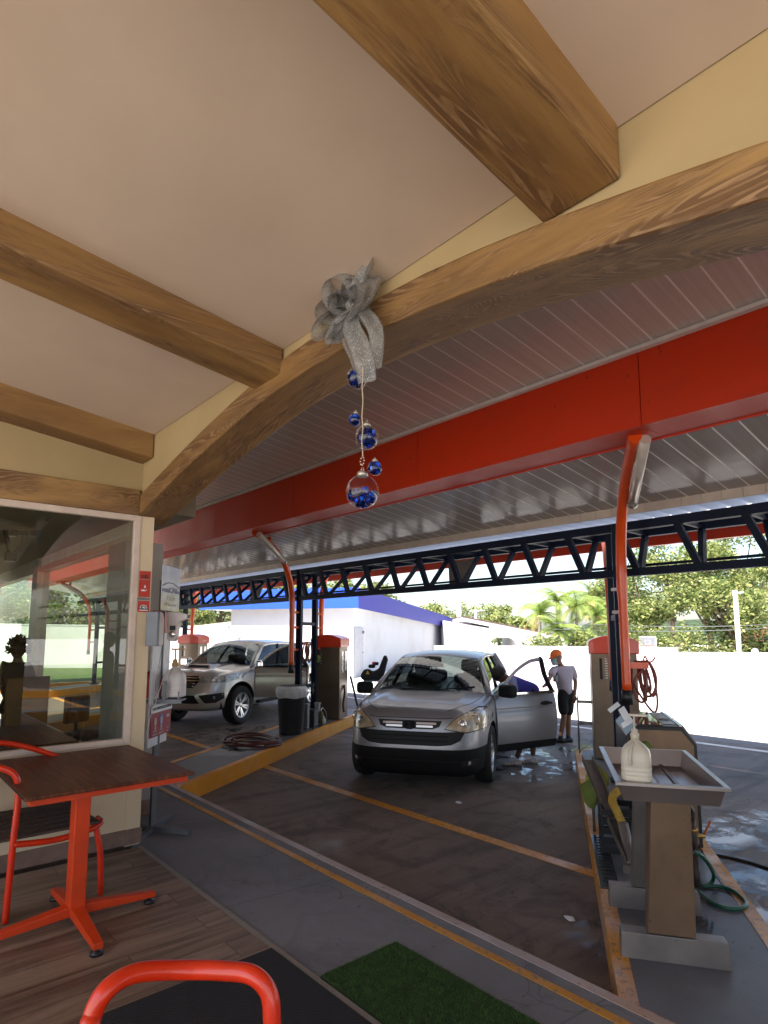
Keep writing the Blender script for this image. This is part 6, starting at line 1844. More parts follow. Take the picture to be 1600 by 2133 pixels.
for i, (px_, py_, w_, h_, col, lab) in enumerate(((637, 1517, 0.10, 0.42, (0.16, 0.17, 0.18), 'grey upright box beside the trash can'), (648, 1512, 0.20, 0.30, (0.012, 0.012, 0.016), 'black crate at the foot of the navy column'), (661, 1505, 0.09, 0.36, (0.34, 0.35, 0.36), 'slim pale grey box beside the black crate'))):
    p = at(px_, py_, z=0.0)
    g = MB(); g.rbox((-w_/2, -w_/2, 0), (w_/2, w_/2, h_), 0.012)
    if i == 1:
        for k in range(5): g.box((-w_/2-0.004, -w_/2-0.004, 0.03+k*0.055), (w_/2+0.004, w_/2+0.004, 0.05+k*0.055))
    else: g.rbox((-w_/2-0.006, -w_/2-0.006, h_-0.02), (w_/2+0.006, w_/2+0.006, h_+0.012), 0.005)
    o = g.build('supply_box' if i != 1 else 'crate', plain('box %d' % i, col, 0.5), None); o.location = p; o.rotation_euler = (0, 0, ANGN)
    tag(o, lab, 'box' if i != 1 else 'crate')
for i, (px_, py_, col, lab) in enumerate(((668, 1506, (0.10, 0.085, 0.03), 'olive bottle on the island by the steel vacuum cabinet'), (675, 1508, (0.55, 0.55, 0.52), 'small white bottle next to the olive one'))):
    p = at(px_, py_, z=0.0); g = MB(); k = 1.0 if i == 0 else 0.55
    g.lathe([(0.05*k, 0), (0.055*k, 0.02), (0.055*k, 0.17*k), (0.02*k, 0.22*k), (0.02*k, 0.26*k), (0.001, 0.265*k)], 14)
    o = g.build('bottle', plain('bottle %d' % i, col, 0.35), None); o.location = p; tag(o, lab, 'bottle')
g = MB(); g.tube(spline([at(668, 1480, z=0.26), at(672, 1474, z=0.30), at(679, 1484, z=0.2), at(681, 1500, z=0.05)], 6), 0.006, 6); o = g.build('short_cable', M['steel'], None); tag(o, 'short looped cable above the bottles on the left island', 'cable')
p = at(662, 1372, d=11.6); g = MB(); g.M = Matrix.Rotation(R(30), 4, 'Y'); g.rbox((-0.05, -0.04, -0.06), (0.05, 0.04, 0.06), 0.015, 3); g.M = Matrix.Identity(4)
o = g.build('sponge', M['sponge_green'], None); o.location = p; tag(o, 'green sponge stuck on the far side of the navy column', 'sponge')
p = at(652, 1424, d=11.4); g = MB(); g.grid(lambda u, v: (0.06*(u-0.5)+0.02*math.sin(9*v), 0.03*math.sin(5*u), -0.16*v+0.03*math.sin(6*u)), 10, 10); o = g.build('wash_cloth', plain('olive rag', (0.10, 0.11, 0.06), 0.9), None); o.location = p; tag(o, 'olive rag draped over the lower rung of the navy column', 'cloth')

# steel table with child seat behind the left vacuum
tb = at(750, 1490, z=0.0)
tb = Vector((-10.05, 8.42, 0.0))
t = thing('steel_table', 'light steel side table beside the left vacuum station', 'table', tb, ANGN)
g = MB(); g.rbox((-0.10, -0.25, 0.66), (0.45, 0.25, 0.70), 0.01); g.build('table_top', plain('blue grey top', (0.16, 0.22, 0.32), 0.3, 0.4), t)
g = MB(); g.rbox((-0.08, -0.22, 0.30), (0.43, 0.22, 0.325), 0.005); g.build('shelf', M['steel_dark'], t)
for x in (-0.07, 0.42):
    for y in (-0.21, 0.21):
        g = MB(); g.tube([(x, y, 0.0), (x, y, 0.66)], 0.014, 8); g.build('table_leg', M['steel'], t)
M['stroller_black'] = plain('black padded cloth', (0.010, 0.010, 0.012), 0.8, var=0.4)
cs = thing('child_car_seat', 'black child car seat with a yellow warning triangle on the steel table', 'child seat', (tb.x+0.10, tb.y-0.06, 0.70), R(48.8))
g = MB(); g.prism([(-0.22, 0.0), (0.20, 0.0), (0.26, 0.10), (0.34, 0.42), (0.31, 0.50), (0.25, 0.50), (0.14, 0.22), (0.02, 0.16), (-0.08, 0.22), (-0.18, 0.20), (-0.24, 0.10)], -0.18, 0.18, 'y'); g.build('shell', M['stroller_black'], cs, flip=None, bevel=0.03)
g = MB(); g.rbox((-0.08, -0.12, 0.24), (0.07, 0.12, 0.31), 0.03, 3); g.rbox((0.05, -0.14, 0.30), (0.14, 0.14, 0.36), 0.02, 2); g.build('pad', M['stroller_black'], cs)
g = MB(); g.rbox((0.0, -0.09, 0.31), (0.10, 0.09, 0.37), 0.02, 2); g.build('harness', M['sign_red'], cs)
g = MB(); g.prism([(-0.13, 0.12), (-0.05, 0.12), (-0.09, 0.20)], -0.187, -0.183, 'y'); g.build('warning_triangle', plain('yellow triangle', (0.55, 0.42, 0.05), 0.5), cs, flip=None)
bk_ = Vector((-9.90, 8.30, 0.0))
t = thing('bucket', 'white bucket with a dark base under the steel table', 'bucket', (tb.x+0.08, tb.y-0.03, 0.0))
g = MB(); g.lathe([(0.12, 0.04), (0.15, 0.28), (0.155, 0.28), (0.155, 0.29), (0.14, 0.29), (0.11, 0.06)], 20); g.build('bucket_body', M['white_trim'], t)
g = MB(); g.lathe([(0.13, 0.0), (0.13, 0.045)], 20); g.build('bucket_base', M['black'], t)
for i, pts in enumerate(([(730, 1408), (736, 1432), (742, 1458), (748, 1482)], )):
    g = MB(); g.tube(spline([at(a, b, d=11.9) for a, b in pts], 6), 0.022, 10); o = g.build('suction_hose', M['black'], None); tag(o, 'black suction hose leaning from the vacuum cabinet to the floor', 'hose')

# wire rack right of the man
t = thing('wire_rack', 'low metal rack with slatted shelves in front of the near vacuum station', 'rack', (-4.66, 7.84, 0.0), ANGN)
for x in (-0.09, 0.22):
    for y in (0.0, 0.28):
        g = MB(); g.tube([(x, y, 0.0), (x, y, 0.80 if y == 0 else 0.74)], 0.009, 6); g.build('rack_post', M['steel_dark'], t)
for z0 in (0.70, 0.40):
    g = MB()
    for k in range(5): g.tube([(-0.09, 0.28*k/4, z0), (0.22, 0.28*k/4, z0)], 0.007, 6)
    for x in (-0.09, 0.22): g.tube([(x, 0, z0), (x, 0.28, z0)], 0.007, 6)
    g.build('rack_shelf', M['steel_dark'], t)
g = MB(); g.tube([(-0.09, 0.0, 0.02), (0.35, -0.15, 0.45)], 0.005, 6); g.build('rack_brace', M['steel'], t)
# ================================================================ PEOPLE
M['skin'] = plain('brown skin', (0.24, 0.125, 0.075), 0.55, var=0.1)
M['skin_dark'] = plain('deep brown skin', (0.11, 0.055, 0.035), 0.5, var=0.1)
M['hair'] = plain('black hair', (0.008, 0.007, 0.007), 0.6, var=0.4, sc=60, bump=0.8, bsc=120)
M['shirt_grey'] = plain('pale lilac polo', (0.42, 0.36, 0.42), 0.85, var=0.06, bump=0.2)
M['shorts_black'] = plain('black shorts', (0.010, 0.009, 0.009), 0.85)
M['shirt_blue'] = plain('blue work shirt', (0.035, 0.055, 0.30), 0.8, var=0.1)
M['shoe_black'] = plain('black shoe', (0.010, 0.010, 0.011), 0.5)
M['shoe_white'] = plain('white sneaker', (0.55, 0.50, 0.48), 0.5)
M['cap_orange'] = plain('orange cap', (0.75, 0.16, 0.02), 0.7)
M['mask'] = plain('blue face mask', (0.40, 0.55, 0.58), 0.8)
M['lanyard'] = plain('dark lanyard', (0.02, 0.03, 0.10), 0.6)
M['shirt_dim'] = plain('grey shirt', (0.20, 0.20, 0.21), 0.8)
M['shorts_grey'] = plain('grey shorts', (0.11, 0.11, 0.12), 0.8)
def skin_bm(nodes, edges, root, sub=2):
    names = list(nodes)
    me = bpy.data.meshes.new('sk')
    me.from_pydata([tuple(nodes[n][0]) for n in names], [(names.index(a), names.index(b)) for a, b in edges], [])
    o = bpy.data.objects.new('sk', me); C.objects.link(o)
    md = o.modifiers.new('s', 'SKIN'); md.use_smooth_shade = True
    if hasattr(md, 'use_x_symmetry'): md.use_x_symmetry = False
    for i, n in enumerate(names):
        r_ = nodes[n][1]
        me.skin_vertices[0].data[i].radius = (r_, r_) if not isinstance(r_, tuple) else r_
        me.skin_vertices[0].data[i].use_root = (n == root)
    sb = o.modifiers.new('u', 'SUBSURF'); sb.levels = sub; sb.render_levels = sub
    dg = bpy.context.evaluated_depsgraph_get()
    out = bpy.data.meshes.new_from_object(o.evaluated_get(dg))
    bpy.data.objects.remove(o)
    bm = bmesh.new(); bm.from_mesh(out)
    for f in bm.faces: f.smooth = True
    return bm
def hand(g, wrist, direction, palm_n, s=1.0, curl=0.5):
    """palm, four unequal curled fingers and a thumb leaving the side of the palm"""
    d = direction.normalized(); n = (palm_n - d*palm_n.dot(d)).normalized(); t = d.cross(n)
    g.tube([wrist, wrist + d*0.045*s, wrist + d*0.085*s], [0.026*s, 0.036*s, 0.034*s], 10, flat=0.55)
    for k, (off, ln) in enumerate(((-0.027, 0.066), (-0.009, 0.075), (0.009, 0.070), (0.026, 0.055))):
        b = wrist + d*0.082*s + t*off*s
        p1 = b + (d*math.cos(curl*0.4) + n*math.sin(curl*0.4))*ln*0.45*s
        p2 = p1 + (d*math.cos(curl) + n*math.sin(curl))*ln*0.33*s
        p3 = p2 + (d*math.cos(curl*1.7) + n*math.sin(curl*1.7))*ln*0.25*s
        g.tube([b, p1, p2, p3], [0.0095*s, 0.0088*s, 0.008*s, 0.0055*s], 7)
    b = wrist + d*0.028*s - t*0.028*s
    p1 = b + (d*0.6 - t*0.7 + n*0.3).normalized()*0.036*s
    p2 = p1 + (d*0.9 - t*0.25 + n*0.4).normalized()*0.030*s
    g.tube([b, p1, p2], [0.012*s, 0.010*s, 0.007*s], 7)
def head(g, c, fwd, up, r=0.098, skin=True):
    f = fwd.normalized(); u = (up - f*up.dot(f)).normalized(); s = u.cross(f)
    M0 = Matrix(((f.x, s.x, u.x, c.x), (f.y, s.y, u.y, c.y), (f.z, s.z, u.z, c.z), (0, 0, 0, 1)))
    g.M = M0
    def fn(a, b):
        th = 2*PI*a; ph = PI*b
        x = math.sin(ph)*math.cos(th); y = math.sin(ph)*math.sin(th); z = math.cos(ph)
        k = 1.0
        X = x*r*(1.0 + 0.02*(z < 0)); Y = y*r*0.80; Z = z*r*1.22
        if z < -0.1:
            q = (-z-0.1)/0.9; Y *= 1-0.38*q; X = X*(1-0.25*q) + 0.012*q
        if x > 0.55 and abs(y) < 0.5: X -= 0.010*math.exp(-((z-0.12)/0.12)**2)*(1 if abs(y) > 0.12 else 0)
        return (X, Y, Z)
    g.grid(fn, 28, 18)
    g.tube([(r*0.93, 0, r*0.22), (r*1.08, 0, -r*0.02), (r*1.16, 0, -r*0.16), (r*0.95, 0, -r*0.20)], [0.008, 0.011, 0.015, 0.012], 8)
    for sy_ in (1, -1):
        g.ball((-0.005, sy_*r*0.82, 0.0), 0.027, 10, (0.65, 0.3, 1.05))
    g.tube([(r*0.90, -0.022, -r*0.46), (r*0.97, 0, -r*0.47), (r*0.90, 0.022, -r*0.46)], 0.0065, 6)
    g.M = Matrix.Identity(4)
    return M0
def eyes(t, M0, r=0.098):
    g = MB(); g.M = M0
    for s in (1, -1): g.ball((r*0.86, s*r*0.36, r*0.12), 0.011, 8, (0.6, 1.2, 0.8))
    g.M = Matrix.Identity(4)
    return g.build('eyes', M['hair'], t)
def shoe(g, ankle, fwd, ln=0.27, ground=-0.2):
    f = Vector((fwd.x, fwd.y, 0)).normalized(); s = Vector((-f.y, f.x, 0))
    z0 = ground
    heel = Vector((ankle.x, ankle.y, 0)) - f*0.07
    out = []
    for u, w_, h_ in ((0.0, 0.030, 0.075), (0.10, 0.038, 0.085), (0.30, 0.040, 0.095), (0.50, 0.042, 0.070), (0.72, 0.050, 0.052), (0.90, 0.044, 0.042), (1.0, 0.020, 0.030)):
        c_ = heel + f*ln*u; out.append((c_, w_, h_))
    rings = []
    for c_, w_, h_ in out:
        ring = []
        for k in range(12):
            a = 2*PI*k/12
            zz_ = z0 + max(0.003, h_*0.5 + h_*0.5*math.sin(a)*1.0)
            ring.append(g._v((c_.x + s.x*w_*math.cos(a), c_.y + s.y*w_*math.cos(a), zz_)))
        rings.append(ring)
    for a, b in zip(rings, rings[1:]):
        for k in range(12): g._f([a[k], a[(k+1) % 12], b[(k+1) % 12], b[k]], True)
    g._f(rings[0][::-1]); g._f(rings[-1])
def part_on(root, g, name, mat):
    g.bm.transform(Matrix.Translation(-root.location)); return g.build(name, mat, root)
def figure(label, P, fwd, headup, m_skin, shirt, shorts, shoes, gnd=-0.2, sock=None, headr=0.098, sleeve=0.85, hand_n=None, curl=0.6, group=None, headfwd=None, shoe_dirs=None):
    """P: joint positions. Body is one skinned surface; clothing rides just outside it"""
    root = thing('person', label, 'person', (P['pel'].x, P['pel'].y, gnd), 0, group)
    V = dict(
        pel=(P['pel'], 0.105), bel=(P['pel'].lerp(P['che'], 0.45), 0.100), che=(P['che'], 0.125), nb=(P['che'].lerp(P['neck'], 0.75), 0.075), neck=(P['neck'], 0.050), hd=(P['neck'].lerp(P['head'], 0.6), 0.052))
    E_ = [('pel', 'bel'), ('bel', 'che'), ('che', 'nb'), ('nb', 'neck'), ('neck', 'hd')]
    for s in ('l', 'r'):
        V['sh'+s] = (P['sh'+s], 0.055); V['ua'+s] = (P['sh'+s].lerp(P['el'+s], 0.5), 0.044); V['el'+s] = (P['el'+s], 0.036); V['fa'+s] = (P['el'+s].lerp(P['wr'+s], 0.4), 0.036); V['wr'+s] = (P['wr'+s], 0.024)
        E_ += [('che', 'sh'+s), ('sh'+s, 'ua'+s), ('ua'+s, 'el'+s), ('el'+s, 'fa'+s), ('fa'+s, 'wr'+s)]
        V['hi'+s] = (P['hi'+s], 0.090); V['th'+s] = (P['hi'+s].lerp(P['kn'+s], 0.5), 0.075); V['kn'+s] = (P['kn'+s], 0.052); V['ca'+s] = (P['kn'+s].lerp(P['an'+s], 0.35), 0.052); V['an'+s] = (P['an'+s], 0.036)
        E_ += [('pel', 'hi'+s), ('hi'+s, 'th'+s), ('th'+s, 'kn'+s), ('kn'+s, 'ca'+s), ('ca'+s, 'an'+s)]
    g = MB(); b = skin_bm(V, E_, 'pel'); g.merge(b); b.free()
    for s in ('l', 'r'):
        d = (P['wr'+s]-P['el'+s]); hand(g, P['wr'+s] + d.normalized()*(-0.01), d, hand_n or fwd, 1.0, curl)
    HM = head(g, P['head'], headfwd or fwd, headup, headr)
    part_on(root, g, 'body', m_skin)
    # shirt
    k = 0.020
    N_ = {n: (V[n][0], V[n][1]+k) for n in ('bel', 'che', 'nb')}
    N_['hem'] = (P['pel'].lerp(P['che'], -0.30), 0.152)
    N_['col'] = (P['neck'].lerp(P['che'], 0.12), 0.062)
    EE = [('hem', 'bel'), ('bel', 'che'), ('che', 'nb'), ('nb', 'col')]
    for s in ('l', 'r'):
        N_['sh'+s] = (V['sh'+s][0]-Vector((0, 0, 0.012)), 0.068); N_['sl'+s] = (P['sh'+s].lerp(P['el'+s], sleeve), 0.072)
        EE += [('che', 'sh'+s), ('sh'+s, 'sl'+s)]
    g = MB(); b = skin_bm(N_, EE, 'che'); g.merge(b); b.free(); part_on(root, g, 'shirt', shirt)
    # shorts
    N_ = {'wa': (P['pel'].lerp(P['che'], 0.40), 0.118), 'pel': (P['pel'], 0.142)}
    EE = [('wa', 'pel')]
    for s in ('l', 'r'):
        N_['hi'+s] = (V['hi'+s][0], 0.110); N_['th'+s] = (V['th'+s][0], 0.100); N_['kn'+s] = (P['hi'+s].lerp(P['kn'+s], 0.97), 0.085)
        EE += [('pel', 'hi'+s), ('hi'+s, 'th'+s), ('th'+s, 'kn'+s)]
    g = MB(); b = skin_bm(N_, EE, 'pel'); g.merge(b); b.free(); part_on(root, g, 'shorts', shorts)
    for i, s in enumerate(('l', 'r')):
        g = MB(); shoe(g, P['an'+s], (shoe_dirs[i] if shoe_dirs else fwd), ground=gnd); so_ = part_on(root, g, 'shoe', shoes)
        if sock:
            g = MB(); a = P['an'+s]; kk = P['kn'+s]; g.tube([Vector((a.x, a.y, gnd+0.06)), a, a.lerp(kk, 0.16)], [0.040, 0.040, 0.043], 12); part_on(root, g, 'sock', sock)
    return root, HM
# --- man in the orange cap
D = 10.35
def Q(px, py, dd=0.0): return at(px, py, d=D+dd)
f_ = Vector((-0.15, -1.0, 0)).normalized()
P = dict(head=Q(1160, 1369, -0.04), neck=Q(1168, 1386), che=Q(1171, 1403), pel=Q(1178, 1441),
    shr=Q(1154, 1391, -0.05), elr=Q(1146, 1411, -0.22), wrr=Q(1138, 1424, -0.42),
    shl=Q(1192, 1391, 0.05), ell=Q(1199, 1420, 0.02), wrl=Q(1197, 1450, -0.08),
    hir=Q(1171, 1446, -0.02), knr=Q(1175, 1493, -0.05), anr=Q(1167, 1537, 0.0),
    hil=Q(1185, 1446, 0.05), knl=Q(1184, 1494, 0.02), anl=Q(1184, 1537, 0.05))
man, HM = figure('man in an orange cap, face mask and black shorts standing beyond the open door', P, f_, Vector((-0.15, -0.25, 1)), M['skin'], M['shirt_grey'], M['shorts_black'], M['shoe_black'], sock=M['shoe_black'],
                 headfwd=Vector((-0.42, -1.0, -0.30)), shoe_dirs=[Vector((-0.5, -0.87, 0)), Vector((-0.80, -0.60, 0))])
HMl = Matrix.Translation(-man.location) @ HM
g = MB(); g.M = HMl
g.grid(lambda u, v: (0.110*math.sin(PI/2*v*1.02+0.001)*math.cos(2*PI*u), 0.093*math.sin(PI/2*v*1.02+0.001)*math.sin(2*PI*u), 0.035+0.105*math.cos(PI/2*v)), 28, 10)
g.grid(lambda u, v: ((0.095+0.085*v)*math.cos((u-0.5)*1.9), 0.085*(1-0.10*v)*math.sin((u-0.5)*2.1)*1.05, 0.045-0.025*v-0.01*math.cos((u-0.5)*4)*v), 16, 5)
g.M = Matrix.Identity(4); g.build('cap', M['cap_orange'], man)
g = MB(); g.M = HMl
g.grid(lambda u, v: (0.112*math.cos((u-0.5)*2.0)+0.010*math.sin(PI*v), 0.082*math.sin((u-0.5)*2.5), 0.008-0.115*v), 16, 8)
g.tube([(0.06, 0.080, -0.02), (0.0, 0.086, 0.0)], 0.002, 5); g.tube([(0.06, -0.080, -0.02), (0.0, -0.086, 0.0)], 0.002, 5)
g.M = Matrix.Identity(4); g.build('face_mask', M['mask'], man)
eyes(man, HMl)
# collar, lanyard and badge
ch = P['che'] - man.location; fz = f_
g = MB(); g.tube([ch + Vector((0, 0, 0.20)) + fz*0.05, ch + fz*0.165 + Vector((0.03, 0, 0.06)), ch + fz*0.175 + Vector((0.01, 0, -0.06)), ch + fz*0.165 + Vector((-0.03, 0, 0.06)), ch + Vector((-0.03, 0, 0.20)) + fz*0.04], 0.006, 6); g.build('lanyard', M['lanyard'], man)
g = MB(); cb_ = ch + fz*0.172 + Vector((0, 0, -0.13)); sd = Vector((-fz.y, fz.x, 0))
g.hexa([cb_-sd*0.045, cb_+sd*0.045, cb_+sd*0.045+fz*0.01, cb_-sd*0.045+fz*0.01], [v+Vector((0, 0, 0.11)) for v in (cb_-sd*0.045, cb_+sd*0.045, cb_+sd*0.045+fz*0.01, cb_-sd*0.045+fz*0.01)]); g.build('badge', M['mask'], man, flip=None)
g = MB(); cb2 = cb_ + fz*0.006
g.hexa([cb2-sd*0.03+Vector((0, 0, 0.01)), cb2+sd*0.02+Vector((0, 0, 0.01)), cb2+sd*0.02+fz*0.01+Vector((0, 0, 0.01)), cb2-sd*0.03+fz*0.01+Vector((0, 0, 0.01))], [v+Vector((0, 0, 0.05)) for v in (cb2-sd*0.03, cb2+sd*0.02, cb2+sd*0.02+fz*0.01, cb2-sd*0.03+fz*0.01)]); g.build('badge_photo', M['cap_orange'], man, flip=None)
g = MB(); c3 = ch + fz*0.168 + Vector((0, 0, 0.0)); g.hexa([c3-sd*0.05, c3+sd*0.05, c3+sd*0.05+fz*0.012, c3-sd*0.05+fz*0.012], [v+Vector((0, 0, 0.03)) for v in (c3-sd*0.03, c3+sd*0.06, c3+sd*0.06+fz*0.012, c3-sd*0.03+fz*0.012)]); g.build('shirt_print', M['lanyard'], man, flip=None)

# --- washer bending into the grey SUV
D = 8.62
f_ = Vector((-0.9, -0.35, 0)).normalized()
P = dict(head=Q(1040, 1405, -0.05), neck=Q(1056, 1412), che=Q(1070, 1424), pel=Q(1110, 1440, 0.1),
    shr=Q(1062, 1430, -0.18), elr=Q(1045, 1455, -0.2), wrr=Q(1030, 1462, -0.1),
    shl=Q(1064, 1422, 0.18), ell=Q(1040, 1440, 0.2), wrl=Q(1024, 1452, 0.15),
    hir=Q(1108, 1450, 0.0), knr=Q(1102, 1508, -0.05), anr=Q(1076, 1576, -0.04),
    hil=Q(1116, 1450, 0.18), knl=Q(1113, 1512, 0.15), anl=Q(1110, 1576, 0.10))
gz = -0.2
for s in ('r', 'l'):
    P['an'+s].z = -0.10
washer, HM = figure('washer in a blue shirt and white sneakers bending in behind the open SUV door', P, f_, Vector((0.1, -0.5, 1)), M['skin_dark'], M['shirt_blue'], M['shorts_black'], M['shoe_white'], headfwd=Vector((-0.8, -0.2, -0.6)), shoe_dirs=[Vector((-0.72, -0.70, 0)), Vector((-0.70, -0.72, 0))])
HMl = Matrix.Translation(-washer.location) @ HM
g = MB(); g.M = HMl; g.grid(lambda u, v: (-0.012+0.108*math.sin(PI*0.62*v+0.001)*math.cos(2*PI*u), 0.094*math.sin(PI*0.62*v+0.001)*math.sin(2*PI*u), 0.02+0.112*math.cos(PI*0.62*v)), 24, 12); g.M = Matrix.Identity(4); g.build('hair', M['hair'], washer)
eyes(washer, HMl)
for s in ('l', 'r'):
    a = P['an'+s]; f2 = Vector((-0.71, -0.71, 0)); s2 = Vector((0.71, -0.71, 0)); c0 = Vector((a.x, a.y, -0.2)) - washer.location
    g = MB()
    for k in range(3): g.tube([c0 + f2*(0.03+0.035*k) + s2*0.040 + Vector((0, 0, 0.015)), c0 + f2*(0.05+0.035*k) + s2*0.036 + Vector((0, 0, 0.06))], 0.006, 5)
    g.build('shoe_stripe', M['lanyard'], washer)

# --- worker on the walk just right of the view, mirrored in the window
f_ = Vector((-0.2, 1, 0)).normalized()
bx_, by_ = -0.30, 2.95
def Z(dx, dy, z): return Vector((bx_+dx, by_+dy, z))
P = dict(head=Z(0.0, 0.04, 1.57), neck=Z(0, 0, 1.43), che=Z(0, 0, 1.28), pel=Z(0, 0, 0.93),
    shl=Z(-0.19, 0, 1.36), ell=Z(-0.25, -0.02, 1.08), wrl=Z(-0.24, 0.06, 0.83), shr=Z(0.19, 0, 1.36), elr=Z(0.25, -0.02, 1.08), wrr=Z(0.22, 0.10, 0.86),
    hil=Z(-0.10, 0, 0.88), knl=Z(-0.11, 0.04, 0.48), anl=Z(-0.12, -0.02, 0.10), hir=Z(0.10, 0, 0.88), knr=Z(0.11, 0.06, 0.48), anr=Z(0.13, 0.10, 0.10))
wk, HM = figure('worker in grey shirt and shorts with black socks, seen mirrored in the window', P, f_, Vector((0, 0, 1)), M['skin'], M['shirt_dim'], M['shorts_grey'], M['shoe_black'], gnd=0.0, sock=M['shoe_black'])
HMl = Matrix.Translation(-wk.location) @ HM
g = MB(); g.M = HMl; g.grid(lambda u, v: (-0.012+0.106*math.sin(PI*0.55*v+0.001)*math.cos(2*PI*u), 0.090*math.sin(PI*0.55*v+0.001)*math.sin(2*PI*u), 0.02+0.110*math.cos(PI*0.55*v)), 24, 12); g.M = Matrix.Identity(4); g.build('hair', M['hair'], wk)
eyes(wk, HMl)

# --- customer seated inside the restaurant, back to the window
D = 6.95
f_ = Vector((-0.95, -0.3, 0)).normalized()
P = dict(head=Q(38, 1352), neck=Q(37, 1377), che=Q(36, 1402), pel=Q(32, 1460),
    shl=Q(12, 1385, -0.05), ell=Q(6, 1432, 0.05), wrl=Q(14, 1460, 0.28), shr=Q(60, 1385, 0.05), elr=Q(66, 1432, 0.10), wrr=Q(58, 1462, 0.3),
    hil=Q(20, 1468, 0.05), knl=Q(12, 1478, 0.50), anl=Q(12, 1540, 0.55), hir=Q(46, 1468, 0.05), knr=Q(50, 1478, 0.50), anr=Q(50, 1540, 0.55))
for s in 'lr': P['an'+s].z = 0.10
M['top_black'] = plain('black top', (0.006, 0.006, 0.007), 0.8)
cus, HM = figure('customer with curly black hair and black top sitting inside behind the window', P, f_, Vector((0, 0, 1)), M['skin_dark'], M['top_black'], M['top_black'], M['shoe_black'], gnd=0.0)
HMl = Matrix.Translation(-cus.location) @ HM
g = MB(); g.M = HMl; rr = random.Random(2)
for i in range(320):
    a = rr.uniform(0, 2*PI); z = rr.uniform(-0.5, 1.0); q = math.sqrt(max(0, 1-z*z))
    if math.cos(a)*q > 0.55 and z < 0.45: continue
    c_ = Vector((-0.01+0.105*q*math.cos(a), 0.098*q*math.sin(a), 0.02+0.115*z)); rr_ = rr.uniform(0.012, 0.026)
    d_ = c_.normalized()
    g.tube([c_, c_ + d_*rr_ + Vector((rr.uniform(-1, 1), rr.uniform(-1, 1), rr.uniform(-1, 1)))*0.014, c_ + d_*rr_*1.3 + Vector((rr.uniform(-1, 1), rr.uniform(-1, 1), rr.uniform(-1, 1)))*0.024], [0.012, 0.008, 0.003], 5)
g.M = Matrix.Identity(4); g.build('hair', M['hair'], cus)
eyes(cus, HMl)
ic = thing('dining_chair', 'brown high-backed chair inside the window under the seated customer', 'chair', (P['pel'].x, P['pel'].y, 0.0), R(-162))
M['brown_wood'] = plain('brown wood', (0.18, 0.075, 0.025), 0.5, var=0.2)
g = MB(); g.rbox((-0.24, -0.24, 0.40), (0.24, 0.24, 0.46), 0.02); g.build('seat', M['brown_wood'], ic)
g = MB(); g.rbox((-0.27, -0.24, 0.50), (-0.23, 0.24, 1.18), 0.015); g.build('backrest', M['brown_wood'], ic)
for x in (-0.25, 0.21):
    for y in (-0.21, 0.21):
        g = MB(); g.box((x-0.02, y-0.02, 0), (x+0.02, y+0.02, 0.40 if x > 0 else 0.5)); g.build('leg', M['brown_wood'], ic)
# cloth-covered table between window and customer
def m_floral():
    m, n, N, L, b = _new('black and white floral cloth')
    v = _coord(N, L)
    vo = N.new('ShaderNodeTexVoronoi'); vo.inputs['Scale'].default_value = 16; vo.feature = 'DISTANCE_TO_EDGE'; L.new(v, vo.inputs['Vector'])
    f = _noise(N, L, v, 38, 3, 0.6)
    d_ = _math(N, L, 'ADD', vo.outputs['Distance'], _math(N, L, 'MULTIPLY', f, 0.35))
    L.new(_ramp(N, L, d_, [(0.24, (0.006, 0.005, 0.005)), (0.30, (0.30, 0.27, 0.26)), (0.34, (0.30, 0.27, 0.26)), (0.38, (0.008, 0.007, 0.007))]), b.inputs['Base Color'])
    b.inputs['Roughness'].default_value = 0.85
    return m
it = thing('dining_table', 'dark table with black and white floral cloth just inside the window', 'table', (-6.20, 0.95, 0.0))
g = MB(); g.rbox((-0.75, -0.55, 0.74), (0.55, 0.55, 0.775), 0.008); g.build('tabletop', M['table_top'], it)
g = MB(); g.grid(lambda u, v: (0.50+0.02*math.sin(14*u), -0.50+1.0*u, 0.74-0.62*v+0.01*math.sin(9*u)), 30, 6); g.grid(lambda u, v: (-0.70+1.2*u, 0.50+0.02*math.sin(14*u), 0.74-0.62*v), 30, 6); g.build('cloth', m_floral(), it)
g = MB(); g.box((-0.06, -0.06, 0), (0.06, 0.06, 0.74)); g.build('pedestal', M['black'], it)
for i in range(2):
    p = at(160+22*i, 1480, d=7.3)
    t = thing('dining_chair', ('black round-backed chair inside the window beside the floral cloth', 'second black round-backed chair inside, nearer the window post')[i], 'chair', (p.x, p.y+0.3*i, 0.0), 0.4)
    g = MB(); g.rbox((-0.03, -0.17, 0.60), (0.03, 0.17, 0.92), 0.028, 3); g.build('backrest', M['top_black'], t)
    g = MB(); g.rbox((-0.02, -0.2, 0.44), (0.40, 0.2, 0.50), 0.02); g.tube([(0.0, 0, 0.48), (0, 0, 0.72)], 0.02, 8); g.build('seat', M['top_black'], t)
    for x in (0.02, 0.36):
        for y in (-0.17, 0.17):
            g = MB(); g.tube([(x, y, 0), (x, y, 0.45)], 0.012, 6); g.build('leg', M['top_black'], t)
